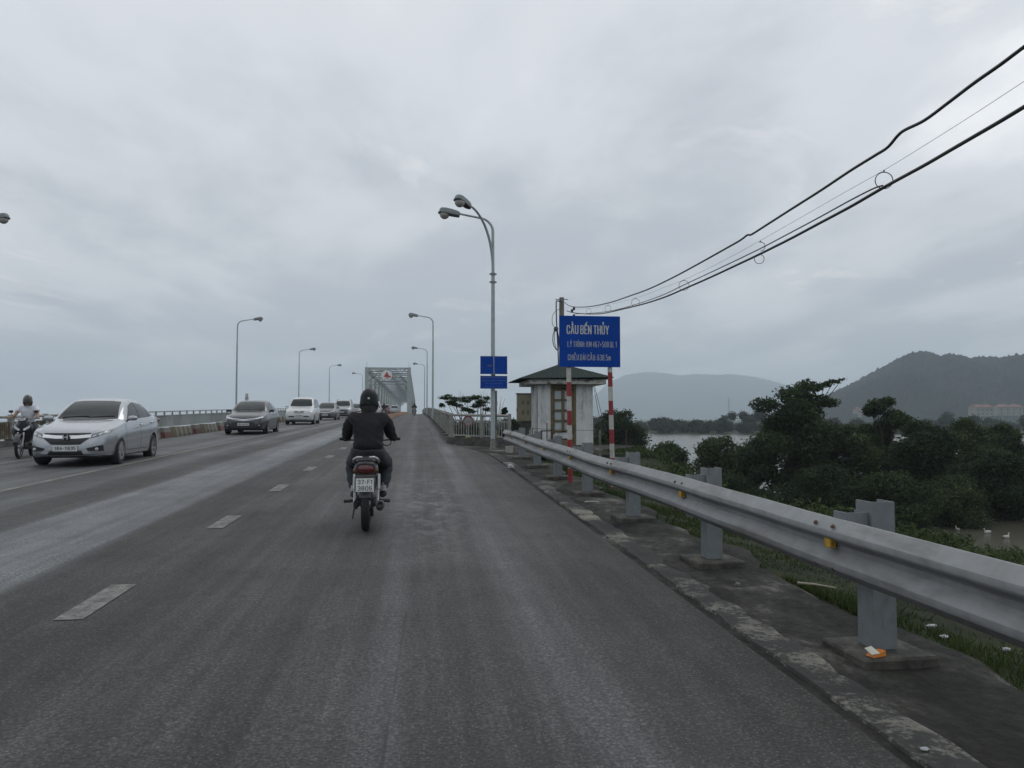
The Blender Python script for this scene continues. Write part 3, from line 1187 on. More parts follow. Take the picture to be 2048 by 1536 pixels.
# ------------------------------------------------------------------ street lamps
def lamp_head_mb(which, c, dirv, s=1.0):
    """cobra head: which = 'shell' | 'glass'; c = arm end, dirv = horizontal direction away from the pole"""
    d = Vector(dirv).normalized()
    M = Matrix.Translation(c) @ d.to_track_quat('X', 'Z').to_matrix().to_4x4()
    mb = MB()
    if which == 'shell':
        rings = []
        for x, w, zt, zb in ((0, .05, .04, -.05), (.08, .085, .075, -.075), (.25, .11, .095, -.085), (.45, .125, .10, -.085), (.58, .11, .075, -.08), (.62, .06, .02, -.07)):
            rings.append([M @ (Vector(p) * s) for p in ((x, -w, zb), (x, -w * 1.02, zb * .3), (x, -w * .8, zt * .75), (x, -w * .3, zt), (x, w * .3, zt), (x, w * .8, zt * .75), (x, w * 1.02, zb * .3), (x, w, zb))])
        mb.loft(rings)
    elif which == 'rim':
        rings = []
        for x, w in ((.0, .04), (.08, .09), (.45, .135), (.60, .12), (.645, .05)):
            rings.append([M @ (Vector(p) * s) for p in ((x, -w, -.105), (x, -w, -.07), (x, w, -.07), (x, w, -.105))])
        mb.loft(rings)
    else:
        prof = [(.150 * math.sin(a), -.10 - .150 * math.cos(a)) for a in [i * math.pi / 16 for i in range(9)]]
        mb.lathe([(r * s, z * s) for r, z in prof], 18, M @ Matrix.Translation((.45 * s, 0, 0)))
    return mb


def street_lamp(loc, H, arms, label, group, r0=.070, r1=.046):
    """arms: list of (azimuth of the arm, reach, rise, bend height)"""
    o = thing('street_lamp', loc, 0, label, 'street lamp', group)
    zj = H - 1.75
    MB().tube([(0, 0, -.15), (0, 0, 0), (0, 0, 2), (0, 0, zj)], [r0 * 1.0, r0, r0 * .93, r1 * 1.15], 14).build('pole', M_LAMP, o, smooth=50)
    MB().lathe([(r0 * 1.6, -.05), (r0 * 1.6, .03), (r0 * 1.2, .06), (r0 * 1.05, .30), (r0, .32)], 14).build('base', M_CONC, o, smooth=40)
    for az, reach, kind in arms:
        d = Vector((math.cos(az), math.sin(az), 0))
        pts = [Vector((0, 0, zj - .55)), Vector((0, 0, zj))]
        if kind == 'straight':
            R0 = .42
            for i in range(1, 9):
                a = math.pi / 2 * i / 8 * .86
                pts.append(Vector((0, 0, H - .55)) + d * (R0 * (1 - math.cos(a))) + Vector((0, 0, R0 * math.sin(a))))
            e_ = pts[-1]
            dd = (d * 1 + Vector((0, 0, .17))).normalized()
            pts.append(e_ + dd * (reach - R0) * .5)
            pts.append(e_ + dd * (reach - R0))
        else:
            for i in range(1, 13):
                a = math.pi / 2 * i / 12
                pts.append(Vector((0, 0, zj)) + d * (reach * (1 - math.cos(a)) ** 1.05) + Vector((0, 0, (H - zj + .04) * math.sin(a * .93))))
        rr_ = [r1 * (1 - .35 * i / len(pts)) for i in range(len(pts))]
        arm = MB().tube(pts, rr_, 10).build('arm', M_LAMP, o, smooth=50)
        hd = (pts[-1] - pts[-2]).normalized()
        h = lamp_head_mb('shell', pts[-1] - hd * .03, hd).build('lamp_head', M_LHEAD, o, smooth=40)
        lamp_head_mb('rim', pts[-1] - hd * .03, hd).build('rim', M_BLACK, h)
        lamp_head_mb('glass', pts[-1] - hd * .03, hd).build('glass_bowl', M_LGLASS, h, smooth=80)
    return o


sl = street_lamp((2.2, 23.6, zr(23.6) - .02), 7.03, [(R(181), 1.12, 'straight'), (R(226), 1.08, 'curved')],
                 'tall double armed street lamp carrying two blue signs beside the white corner fence', 'street lamps on the right side')
for dz in (5.22, 4.98):
    MB().lathe([(.055, -.03), (.078, -.03), (.078, .03), (.055, .03)], 12, Matrix.Translation((0, 0, dz))).build('clamp', M_STEEL, sl)
    mb = MB()
    mb.bar((.11, 0, dz), (-.11, 0, dz), .03, .03)
    mb.build('bolt', M_BLACK, sl)
mb = MB()
mb.tube([(.09, .22, -.1), (.085, .22, 1.75)], .062, 10)
mb.build('support_post', M_CONC, sl, smooth=50)
for x, y, lab in ((0.93, 54.1, 'nearest'), (0.88, 84.6, 'middle'), (0.86, 114.6, 'farthest')):
    street_lamp((x + .05, y, zr(y)), 7.3, [(R(180), 1.15, 'straight')], '%s of the single armed street lamps rising behind the right bridge railing' % lab, 'street lamps on the right side')
for x, y, lab in ((-12.8, 58.6, 'tallest looking single armed street lamp on the left, behind the dark sedan'), (-12.85, 88.8, 'single armed street lamp on the left above the white minivan'), (-13.1, 121, 'smallest looking street lamp on the left, above the silver grey off-roader')):
    street_lamp((x, y, zr(y)), 7.35, [(0, 1.25, 'straight')], lab, 'street lamps on the left side')
street_lamp((-14.95, 27.4, zr(27.4)), 7.3, [(0, 1.25, 'straight')], 'street lamp whose head peeks in at the left edge of the photo', 'street lamps on the left side')
street_lamp((-9.45, 139, zr(139)), 7.0, [(R(180), 1.3, 'straight')], 'street lamp standing just left of the bridge portal with its arm to the left', 'street lamps on the left side')


# ================================================================== GUARDRAIL
rail_h = lerpc([(-6, .775), (2.8, .77), (4.55, .75), (6.3, .735), (10.5, .69), (14.8, .672), (20.9, .65), (22, .65)])
gp = [-0.95, 1.6, 4.15, 6.67, 9.22, 11.80, 14.35, 16.88, 19.42]
gx0 = Vector((2.34, 4.15, zr(4.15)))
gr = thing('guardrail', gx0, 0, 'galvanised steel guardrail with yellow reflectors running along the right side of the road', 'guardrail')
prof = [(.083, -.002), (.078, .004), (.070, .002), (.014, -.046), (.004, -.056), (.000, -.068), (.000, -.086), (.005, -.096), (.058, -.128), (.064, -.138), (.064, -.166), (.058, -.176), (.014, -.216), (.007, -.226), (.005, -.250), (.009, -.262), (.060, -.306), (.074, -.312), (.083, -.308)]
prof_out = [(x, z) for x, z in prof]
prof_in = [(x + .006, z * .985 - .003) for x, z in reversed(prof[1:-1])]
sec = prof_out + prof_in
gys = [-6 + .3 * i for i in range(0, 91)]
ends = [(-6, 1.6), (1.6, 6.67), (6.67, 11.8), (11.8, 16.88), (16.88, 21.1)]
for n_, (a, b_) in enumerate(ends):
    st = a - .16
    rings = []
    k = int((b_ - st) / .28) + 1
    off = -.005 * (n_ % 2)
    for i in range(k + 1):
        y = st + (b_ + .16 - st) * i / k
        wob = .006 * math.sin(y * 1.7) + .004 * math.sin(y * 3.9)
        zz = zr(y) + rail_h(y) + .006 * math.sin(y * 1.1)
        rings.append([Vector((2.245 + off + wob + px, y, zz + pz)) - gx0 for px, pz in sec])
    mb = MB()
    mb.loft(rings, cap=False)
    mb.build('rail_beam', M_STEEL, gr, smooth=24)
# curled end piece at the far end
mb = MB()
rings = []
for i in range(9):
    a = i / 8 * 2.4
    cx, cy = 2.245 + .10 * (1 - math.cos(a)), 21.26 + .10 * math.sin(a)
    zz = zr(21) + .65
    rings.append([Vector((cx + px * math.cos(a) * .6, cy - px * math.sin(a) * .6, zz + pz)) - gx0 for px, pz in sec])
mb.loft(rings)
mb.build('end_piece', M_STEEL, gr, smooth=40)


def channel(mb, x0, y0, z0, z1, w=.135, d=.15, t=.008, M=None):
    mb.box((x0 + w / 2, y0 + t / 2, (z0 + z1) / 2), (w, t, z1 - z0))
    for x in (x0 + t / 2, x0 + w - t / 2):
        mb.box((x, y0 + t + d / 2, (z0 + z1) / 2), (t, d, z1 - z0))


M_YREF = pm('yellow_reflector', (0.46, 0.27, 0.025), 0.4, 0, 0.25, 40, dirt=(0.12, 0.08, 0.04), dlo=.5, dhi=.7, dscale=14)
M_RUSTB = pm('rusty_bolt', (0.09, 0.055, 0.04), 0.8, 0.2, 0.3, 40)
M_BASE = pm('base_block_concrete', (0.095, 0.090, 0.074), 0.92, 0, 0.35, 12, bmp=0.6, dirt=(0.022, 0.021, 0.018), dlo=0.38, dhi=0.60, dscale=5)
rr = random.Random(5)
for i, y in enumerate(gp):
    g = zr(y)
    top = rail_h(y) + .095
    mb = MB()
    channel(mb, 2.47, y, .05, top + .0)
    mb.build('post', M_POST, gr, M=Matrix.Translation(Vector((0, 0, g)) - gx0))
    mb = MB()
    channel(mb, 2.336, y + .03, rail_h(y) - .33, rail_h(y) + .035, .132, .12)
    mb.build('spacer', M_POST, gr, M=Matrix.Translation(Vector((0, 0, g)) - gx0))
    mb = MB()
    a = R(rr.uniform(-4, 4))
    mb.box((0, 0, .012), (.43, .44, .070))
    mb.build('base_block', M_BASE, gr, bevel=.012, M=Matrix.Translation(Vector((2.535, y + .07, g)) - gx0) @ Matrix.Rotation(a, 4, 'Z'))
    mb = MB()
    h = rail_h(y)
    mb.box((.030, 0, -.136), (.035, .075, .050))
    mb.build('reflector', M_YREF, gr, bevel=.004, M=Matrix.Translation(Vector((2.245, y + .09, g + h)) - gx0))
    for dy in (-.07, .12):
        for dz in (-.036, -.268):
            mb = MB()
            mb.ball((0, 0, 0), (.008, .019, .013), 8)
            mb.build('bolt', M_RUSTB, gr, M=Matrix.Translation(Vector((2.255, y + .09 + dy, g + h + dz)) - gx0) @ Matrix.Rotation(R(35 if dz > -.1 else -30), 4, 'Y'))

# ================================================================== SIGNS

# stroke letters: condensed bold capitals as on the boards and number plates; unit cell 0..w by 0..1
GL = {
    'A': (.62, [[(0, 0), (.31, 1), (.62, 0)], [(.12, .32), (.50, .32)]]), 'B': (.56, [[(0, 0), (0, 1), (.42, 1), (.54, .86), (.54, .66), (.42, .53), (0, .53)], [(.42, .53), (.56, .40), (.56, .14), (.42, 0), (0, 0)]]),
    'C': (.56, [[(.56, .72), (.56, .86), (.42, 1), (.14, 1), (0, .86), (0, .14), (.14, 0), (.42, 0), (.56, .14), (.56, .28)]]), 'D': (.58, [[(0, 0), (0, 1), (.42, 1), (.58, .84), (.58, .16), (.42, 0), (0, 0)]]),
    'E': (.48, [[(.48, 1), (0, 1), (0, 0), (.48, 0)], [(0, .52), (.42, .52)]]), 'F': (.48, [[(.48, 1), (0, 1), (0, 0)], [(0, .52), (.42, .52)]]),
    'G': (.58, [[(.56, .78), (.56, .86), (.42, 1), (.14, 1), (0, .86), (0, .14), (.14, 0), (.42, 0), (.56, .14), (.56, .45), (.32, .45)]]), 'H': (.56, [[(0, 0), (0, 1)], [(.56, 0), (.56, 1)], [(0, .52), (.56, .52)]]),
    'I': (.0, [[(0, 0), (0, 1)]]), 'K': (.58, [[(0, 0), (0, 1)], [(.56, 1), (.02, .42)], [(.18, .58), (.58, 0)]]), 'L': (.46, [[(0, 1), (0, 0), (.46, 0)]]),
    'M': (.72, [[(0, 0), (0, 1), (.36, .25), (.72, 1), (.72, 0)]]), 'N': (.58, [[(0, 0), (0, 1), (.58, 0), (.58, 1)]]), 'O': (.58, [[(.14, 0), (0, .14), (0, .86), (.14, 1), (.44, 1), (.58, .86), (.58, .14), (.44, 0), (.14, 0)]]),
    'P': (.56, [[(0, 0), (0, 1), (.42, 1), (.56, .86), (.56, .60), (.42, .47), (0, .47)]]), 'Q': (.58, [[(.14, 0), (0, .14), (0, .86), (.14, 1), (.44, 1), (.58, .86), (.58, .14), (.44, 0), (.14, 0)], [(.34, .24), (.62, -.06)]]),
    'R': (.56, [[(0, 0), (0, 1), (.42, 1), (.56, .86), (.56, .64), (.42, .50), (0, .50)], [(.28, .50), (.58, 0)]]), 'S': (.54, [[(.54, .80), (.42, 1), (.12, 1), (0, .86), (0, .64), (.54, .38), (.54, .14), (.42, 0), (.12, 0), (0, .18)]]),
    'T': (.56, [[(0, 1), (.56, 1)], [(.28, 1), (.28, 0)]]), 'U': (.56, [[(0, 1), (0, .14), (.14, 0), (.42, 0), (.56, .14), (.56, 1)]]), 'X': (.56, [[(0, 0), (.56, 1)], [(0, 1), (.56, 0)]]), 'V': (.58, [[(0, 1), (.29, 0), (.58, 1)]]),
    'Y': (.58, [[(0, 1), (.29, .48), (.58, 1)], [(.29, .48), (.29, 0)]]), 'm': (.66, [[(0, 0), (0, .66), (.26, .66), (.33, .56), (.33, 0)], [(.33, .56), (.40, .66), (.58, .66), (.66, .56), (.66, 0)]]),
    '0': (.50, [[(.13, 0), (0, .14), (0, .86), (.13, 1), (.37, 1), (.50, .86), (.50, .14), (.37, 0), (.13, 0)]]), '1': (.16, [[(0, .82), (.16, 1), (.16, 0)]]), '2': (.50, [[(0, .84), (.13, 1), (.37, 1), (.50, .86), (.50, .60), (0, 0), (.50, 0)]]),
    '3': (.50, [[(0, .86), (.13, 1), (.37, 1), (.50, .86), (.50, .66), (.37, .53), (.16, .53)], [(.37, .53), (.50, .40), (.50, .14), (.37, 0), (.13, 0), (0, .14)]]), '4': (.52, [[(.38, 0), (.38, 1), (0, .30), (.52, .30)]]),
    '5': (.50, [[(.48, 1), (0, 1), (0, .56), (.37, .60), (.50, .46), (.50, .14), (.37, 0), (.13, 0), (0, .14)]]), '6': (.50, [[(.48, .88), (.37, 1), (.13, 1), (0, .86), (0, .14), (.13, 0), (.37, 0), (.50, .14), (.50, .44), (.37, .57), (0, .57)]]),
    '7': (.50, [[(0, 1), (.50, 1), (.18, 0)]]), '8': (.50, [[(.13, .53), (0, .40), (0, .14), (.13, 0), (.37, 0), (.50, .14), (.50, .40), (.37, .53), (.13, .53), (.02, .66), (.02, .86), (.13, 1), (.37, 1), (.48, .86), (.48, .66), (.37, .53)]]),
    '9': (.50, [[(.02, .12), (.13, 0), (.37, 0), (.50, .14), (.50, .86), (.37, 1), (.13, 1), (0, .86), (0, .56), (.13, .43), (.50, .43)]]), '+': (.40, [[(0, .42), (.40, .42)], [(.20, .22), (.20, .62)]]), '-': (.26, [[(0, .46), (.26, .46)]]),
    ':': (.0, [[(0, .05), (0, .13)], [(0, .52), (0, .60)]]), '.': (.0, [[(0, .0), (0, .05)]]), ',': (.0, [[(0, .06), (-.05, -.12)]]),
}
HAT = [(-.14, 1.12), (0, 1.25), (.14, 1.12)]
DIA = {'Ầ': ('A', [HAT, [(-.10, 1.46), (.04, 1.33)]]), 'Ế': ('E', [HAT, [(.10, 1.30), (.22, 1.44)]]), 'Ề': ('E', [HAT, [(-.10, 1.46), (.04, 1.33)]]), 'Ủ': ('U', [[(-.06, 1.40), (.02, 1.46), (.09, 1.38), (.02, 1.28), (.02, 1.16)]]),
       'Ý': ('Y', [[(-.04, 1.14), (.10, 1.32)]]), 'Ì': ('I', [[(-.12, 1.32), (.03, 1.14)]]), 'À': ('A', [[(-.12, 1.32), (.03, 1.14)]]), 'Ô': ('O', [HAT]), 'Ơ': ('O', []), 'Ư': ('U', []), 'Đ': ('D', [[(-.40, .5), (-.10, .5)]]),
       'Ả': ('A', [[(-.04, 1.30), (.05, 1.36), (.05, 1.16)]]), 'Ớ': ('O', [[(0, 1.14), (.12, 1.3)]]), 'Ừ': ('U', [[(-.12, 1.3), (.02, 1.14)]]), 'Ỗ': ('O', [HAT]), 'Ộ': ('O', [HAT]), 'Ổ': ('O', [HAT])}


def strokes(s, gap=.34):
    out, x = [], 0.0
    for ch in s:
        if ch == ' ':
            x += .30
            continue
        base, dia = DIA.get(ch, (ch, []))
        if base not in GL:
            base, dia = 'O', []
        w, st = GL[base]
        for pl in st:
            out.append([(x + p[0], p[1]) for p in pl])
        for pl in dia:
            out.append([(x + w / 2 + p[0], p[1]) for p in pl])
        x += w + gap
    return out, x - gap


def fit_text(name, s, x0, x1, zb, h, mat, parent, yy, ext=.002, bold=0.0, t=.17, gap=.34, mx=.24):
    """stroke lettering in the XZ plane facing -Y: capital height h, spanning x0..x1"""
    st, w = strokes(s, gap)
    tt = t * h
    k = (x1 - x0 - tt) / w
    tt = min(tt, mx * k)
    k = (x1 - x0 - tt) / w
    mb = MB()
    n = 0
    for pl in st:
        for a, b_ in zip(pl, pl[1:]):
            A = Vector((x0 + tt / 2 + a[0] * k, 0, zb + tt / 2 + a[1] * (h - tt)))
            B = Vector((x0 + tt / 2 + b_[0] * k, 0, zb + tt / 2 + b_[1] * (h - tt)))
            d = (B - A).normalized() if (B - A).length > 1e-6 else Vector((0, 0, 1))
            q = Vector((d.z, 0, -d.x)) * tt / 2 * (.88 if abs(d.x) > abs(d.z) else 1)
            A -= d * tt * .40
            B += d * tt * .40
            y_ = -(n % 7) * ext * .14
            n += 1
            mb.add([A - q + Vector((0, y_, 0)), A + q + Vector((0, y_, 0)), B + q + Vector((0, y_, 0)), B - q + Vector((0, y_, 0))], [(0, 1, 2, 3)])
    return mb.build(name, mat, parent, M=Matrix.Translation((0, yy, 0)), fixn=False, weld=False)



SY = 13.75
pA = atY(1117, 632, SY)
pB = atY(1237, 632, SY)
pC = atY(1240, 735, SY)
g0 = Vector((2.98, SY, zr(SY)))
bs = thing('bridge_name_sign', g0, 0, 'blue board lettered CẦU BẾN THỦY on two red and white striped posts', 'sign')
x0, x1 = pA.x - g0.x, (pB.x + pC.x) / 2 - g0.x
z1_, z0_ = pA.z - g0.z, pC.z - g0.z
sy_ = -.06
mb = MB()
mb.box(((x0 + x1) / 2, sy_, (z0_ + z1_) / 2), (x1 - x0, .012, z1_ - z0_))
mb.build('board', M_SIGNB, bs)
mb = MB()
for z in (z0_ + .18, z1_ - .18):
    mb.box(((x0 + x1) / 2, sy_ + .022, z), (x1 - x0 - .1, .03, .035))
mb.build('back_rail', M_STEEL, bs)
W_, H_ = x1 - x0, z1_ - z0_


def sx(px_):
    return x0 + (px_ - 1117) / 121.5 * W_


def sz(py_):
    return z1_ - (py_ - 632) / 103 * H_


yt = sy_ - .010
fit_text('lettering', 'CẦU BẾN THỦY', sx(1131.5), sx(1216), sz(669), (sz(650.5) - sz(669)) * .98, M_SIGNW, bs, yt, t=.185)
fit_text('lettering', 'LÝ TRÌNH: KM 467+500 QL 1', sx(1133.5), sx(1231), sz(695), sz(683.5) - sz(695), M_SIGNW, bs, yt, t=.17, gap=.42, mx=.165)
fit_text('lettering', 'CHIỀU DÀI CẦU: 630.5m', sx(1134), sx(1219), sz(721.5), sz(710) - sz(721.5), M_SIGNW, bs, yt, t=.17, gap=.42, mx=.165)
M_STRP = stripes_mat('red_white_post', 2, 0.50, (0.28, 0.025, 0.03), (0.50, 0.50, 0.46), 0.03)
M_STRP2 = stripes_mat('red_white_post_b', 2, 0.50, (0.50, 0.50, 0.46), (0.28, 0.025, 0.03), 0.18)
for (xt, xb, zb, mm) in ((atY(1137, 740, SY).x, atY(1141, 961, SY).x, -.06, M_STRP), (atY(1219, 740, SY).x, atY(1227, 985, SY).x, -.30, M_STRP2)):
    mb = MB()
    mb.tube([(xb - g0.x, 0, zb - .15), (xt - g0.x, 0, z0_ + .3)], .042, 12)
    mb.build('post', mm, bs, smooth=50)

# two small blue signs clamped to the street lamp
ly_ = 23.42
for i, (u, w) in enumerate(((712, 748.5), (751.5, 777.5))):
    a = atY(960.5, u, ly_)
    b_ = atY(1014.5, w, ly_)
    c_ = (a + b_) / 2
    W2, H2 = b_.x - a.x, a.z - b_.z
    o = thing('blue_sign', c_, 0, ('upper blue sign with a white dashed line clamped to the double street lamp' if i == 0 else 'lower blue sign with small rows of faded writing on the double street lamp'), 'sign')
    MB().box((0, 0, 0), (W2, .012, H2)).build('board', M_SIGNB, o)
    mb = MB()
    t_ = .014
    for x in (-W2 / 2 + t_ / 2, W2 / 2 - t_ / 2):
        mb.box((x, -.008, 0), (t_, .006, H2))
    for z in (-H2 / 2 + t_ / 2, H2 / 2 - t_ / 2):
        mb.box((0, -.008, z), (W2 - 2 * t_, .006, t_))
    if i == 0:
        mb.build('border', pm('sign_border', (0.10, 0.14, 0.20), 0.5), o)
        mb = MB()
        n = 11
        for k in range(n):
            mb.box((0.0 + .0006 * k, -.010, H2 / 2 - .035 - k * (H2 - .07) / (n - 1)), (.018, .003, (H2 - .07) / (n - 1) * .78))
        mb.build('dashed_line', M_SIGNW, o)
        mb = MB()
        mb.prism([(-.20, -.035), (-.04, -.045), (-.05, -.005), (-.10, .03), (-.13, .01), (-.20, -.005)], -.009, -.0075)
        mb.build('faded_arrow', pm('sign_greyed', (0.045, 0.075, 0.10), 0.6, 0, .35, 30), o)
        mb = MB()
        mb.box((0, .06, -H2 / 2 - .03), (.09, .12, .04)).build('bracket', M_BLACK, o)
    else:
        mb.build('border', MATS['sign_border'], o)
        rows_ = [('LÀN ĐI XE THÔ SƠ VÀ XE MÁY', -.36, .36, .042), ('LÀN XE CƠ GIỚI, Ô TÔ PHẢI ĐI', -.36, .36, .042), ('TỪ TỪ QUA CẦU', -.26, .26, .042), ('KHÔNG DỪNG ĐỖ XE TRÊN CẦU', -.27, .27, .022), ('QUẢN LÝ CẦU ĐƯỜNG BỘ', -.26, .24, .022)]
        z = H2 / 2 - .075
        for s_, a_, b2, h in rows_:
            fit_text('lettering', s_, a_, b2, z, h, M_SIGNF, o, -.009, ext=.001)
            z -= .086 if h > .03 else .052
    mb = MB()
    for z in (-H2 * .3, H2 * .3):
        mb.box((0, .035, z), (.20, .06, .03))
    mb.build('clamp_bar', M_STEEL, o)

# no-entry style round sign behind the corner fence
o = thing('traffic_sign', (1.72, 27.6, zr(27.6) + .15), R(-8), 'small round red and white sign standing low behind the corner fence', 'traffic sign')
MB().lathe([(0, -.006), (.19, -.006), (.19, .006), (0, .006)], 28, Matrix.Translation((0, 0, .58)) @ MX).build('disc', pm('faded_sign_white', (0.30, 0.30, 0.32), 0.7, 0, .3, 8), o)
mb = MB()
n = 28
for k in range(n):
    a, b_ = 2 * math.pi * k / n, 2 * math.pi * (k + 1) / n
    mb.add([(math.cos(t) * r_, -.009, .58 + math.sin(t) * r_) for t, r_ in ((a, .19), (b_, .19), (b_, .135), (a, .135))], [(0, 1, 2, 3)])
mb.build('red_ring', pm('faded_red', (0.22, 0.05, 0.055), 0.7, 0, .3, 8), o, fixn=False)
MB().tube([(0, .03, -.5), (0, .03, .7)], .03, 8).build('post', M_STEEL, o)

# ================================================================== BOOTH
BY = 27.3
bz = zr(27.5) - .40
M_WALL = None
m, t, b = nodes_of('stained_whitewash')
O = objc(t)
n1 = mnoise(t, O, 1.5, 8, .7, .5, st=(1.6, 1.6, .45))
n2 = mnoise(t, O, 9, 7, .75, .3, st=(1.3, 1.3, .4))
f = mmath(t, 'ADD', mmath(t, 'MULTIPLY', n1, .6), mmath(t, 'MULTIPLY', n2, .4))
t.links.new(mramp(t, f, [(.33, (.10, .105, .10)), (.40, (.30, .31, .305)), (.48, (.55, .565, .56)), (.66, (.70, .71, .70)), (.78, (.50, .52, .53))]), b.inputs['Base Color'])
b.inputs['Roughness'].default_value = .92
bump(t, b, n2, .4, .01)
M_WALL = m
m, t, b = nodes_of('stained_fascia')
O = objc(t)
n1 = mnoise(t, O, 3.5, 8, .75, .3, st=(1, 1, 2.2))
t.links.new(mramp(t, n1, [(.34, (.03, .028, .025)), (.41, (.15, .14, .13)), (.47, (.50, .49, .45)), (.75, (.66, .65, .60))]), b.inputs['Base Color'])
b.inputs['Roughness'].default_value = .92
M_FASC = m
M_OLIVE = pm('olive_door_frame', (0.135, 0.105, 0.050), 0.7, 0, .2, 8, dirt=(.05, .04, .03), dlo=.5, dhi=.75)
M_PANE = pm('whitened_pane', (0.40, 0.46, 0.47), 0.35, 0, .12, 2.2)
M_DOORP = pm('door_panel', (0.20, 0.155, 0.065), 0.7, 0, .2, 6, dirt=(.07, .05, .03), dlo=.5, dhi=.7)


def roofmat():
    m, t, b = nodes_of('green_sheet_roof')
    O = objc(t)
    s = t.nodes.new('ShaderNodeSeparateXYZ')
    t.links.new(O, s.inputs[0])
    w = mmath(t, 'SINE', mmath(t, 'MULTIPLY', mmath(t, 'ADD', s.outputs[0], 0.0), 52))
    n = mnoise(t, O, 4, 7, .7)
    t.links.new(mramp(t, n, [(.35, (.006, .014, .012)), (.6, (.010, .024, .020)), (.8, (.022, .032, .026))]), b.inputs['Base Color'])
    b.inputs['Roughness'].default_value = .75
    b.inputs['Specular IOR Level'].default_value = .15
    bump(t, b, w, .35, .012)
    return m


f0 = 4.16
f1 = 6.04
bw = f1 - f0
bo = thing('guard_booth', (f0 + bw / 2, BY, bz), 0, 'small stained white guard booth with green sheet roof and glazed door behind the blue board', 'booth')
Hw = 2.40
D_ = 1.95
dx0 = (1100 - 1078) / 107 * bw - bw / 2
dx1 = (1151 - 1078) / 107 * bw - bw / 2
dz1 = Hw - .02
mb = MB()
mb.box(((-bw / 2 + dx0) / 2, .09, Hw / 2), (dx0 + bw / 2, .18, Hw))
mb.box(((bw / 2 + dx1) / 2, .09, Hw / 2), (bw / 2 - dx1, .18, Hw))
mb.box((-bw / 2 + .09, D_ / 2 + .09, Hw / 2), (.18, D_ - .18, Hw))
mb.box((bw / 2 - .09, D_ / 2 + .09, Hw / 2), (.18, D_ - .18, Hw))
mb.box((0, D_ + .09, Hw / 2), (bw, .18, Hw))
mb.box((-bw / 2 - .006, -.004, Hw / 2 - .02), (.10, .10, Hw - .1))
mb.build('wall', M_WALL, bo)
mb = MB()
mb.box((0, D_ / 2 + .09, Hw + .085), (bw + .80, D_ + .80, .17))
mb.build('eave_slab', M_FASC, bo, bevel=.01)
mb = MB()
ov = .52
ex0, ex1, ey0, ey1 = -bw / 2 - .78, bw / 2 + .62, -.48, D_ + .8
ez = Hw + .185
az = Hw + .80
ax, ay = (ex0 + ex1) / 2 + .1, (ey0 + ey1) / 2
for th_ in (0,):
    c4 = [(ex0, ey0, ez), (ex1, ey0, ez + .06), (ex1, ey1, ez), (ex0, ey1, ez)]
    ap = (ax, ay, az)
    lo = [(p[0], p[1], p[2] - .025) for p in c4]
    mb.add(c4 + [ap] + lo + [(ax, ay, az - .04)], [(0, 1, 4), (1, 2, 4), (2, 3, 4), (3, 0, 4), (6, 5, 9), (7, 6, 9), (8, 7, 9), (5, 8, 9), (0, 5, 6, 1), (1, 6, 7, 2), (2, 7, 8, 3), (3, 8, 5, 0)])
mb.build('roof', roofmat(), bo, fixn=False, weld=False)
# door leaf with glazing
dr = MB()
dw = dx1 - dx0
cx = (dx0 + dx1) / 2
zg0, zg1 = Hw - 1.62, Hw - .18
dr.box((dx0 + .045, .05, Hw / 2), (.09, .12, Hw))
dr.box((dx1 - .045, .05, Hw / 2), (.09, .12, Hw))
dr.box((cx, .05, Hw - .06), (dw - .18, .12, .12))
dr.box((cx + .0, .06, (zg0 + zg1) / 2), (.09, .08, zg1 - zg0))
for x in (dx0 + .12, dx1 - .12):
    dr.box((x, .06, (zg0 + zg1) / 2 - .05), (.06, .08, zg1 - zg0 + .1))
dd_ = (zg1 - zg0) / 4
for k in range(5):
    z = zg0 + dd_ * k
    for s in (-1, 1):
        dr.box((cx + s * (dw / 4 - .03), .062, z), (dw / 2 - .18, .07, .075))
dro = dr.build('door', M_OLIVE, bo)
for k in range(4):
    for s in (-1, 1):
        mb = MB()
        z = zg0 + dd_ * (k + .5)
        mb.box((cx + s * (dw / 4 - .025), .075, z), (dw / 2 - .15, .01, dd_ - .06))
        mb.build('pane', M_PANE, dro)
mb = MB()
mb.box((cx, .07, zg0 - .15), (dw - .2, .05, .20)).build('white_panel', M_WALL, dro)
mb = MB()
mb.box((cx, .07, (zg0 - .30) / 2), (dw - .2, .04, zg0 - .28))
for x in (-.2, 0, .2):
    mb.box((cx + x, .045, (zg0 - .30) / 2), (.03, .02, zg0 - .36))
mb.build('lower_panel', M_DOORP, dro)
# electrical cabinet on the left
a = atY(1035, 788, BY + .3)
b_ = atY(1063, 843, BY + .3)
cabt = thing('electrical_cabinet', ((a.x + b_.x) / 2, BY + .3, b_.z), 0, 'beige metal electrical cabinet mounted at the left side of the guard booth', 'cabinet')
cw, chh = b_.x - a.x, a.z - b_.z
M_BEI = pm('beige_cabinet', (0.20, 0.185, 0.125), 0.6, 0, .12, 4, dirt=(.09, .08, .05), dlo=.55, dhi=.75)
MB().box((0, .14, chh / 2), (cw, .30, chh)).build('housing', M_BEI, cabt, bevel=.01)
MB().box((0.01, -.018, chh / 2), (cw - .05, .02, chh - .06)).build('door', M_BEI, cabt, bevel=.004)
for x in (-.08, .10):
    for z in (.33, .68):
        MB().box((x + .02, -.032, chh * z), (.07, .012, .15)).build('vent', pm('vent_dark', (.11, .10, .07), .7), cabt)
MB().box((0, .14, chh + .015), (cw + .05, .36, .03)).build('cover', pm('cabinet_dark', (.05, .05, .04), .7), cabt)
MB().box((-cw / 2 - .02, .02, chh * .42), (.03, .05, .10)).build('latch', MATS['cabinet_dark'], cabt)
mb = MB()
mb.box((.08, .17, -.10), (cw * .7, .2, .20))
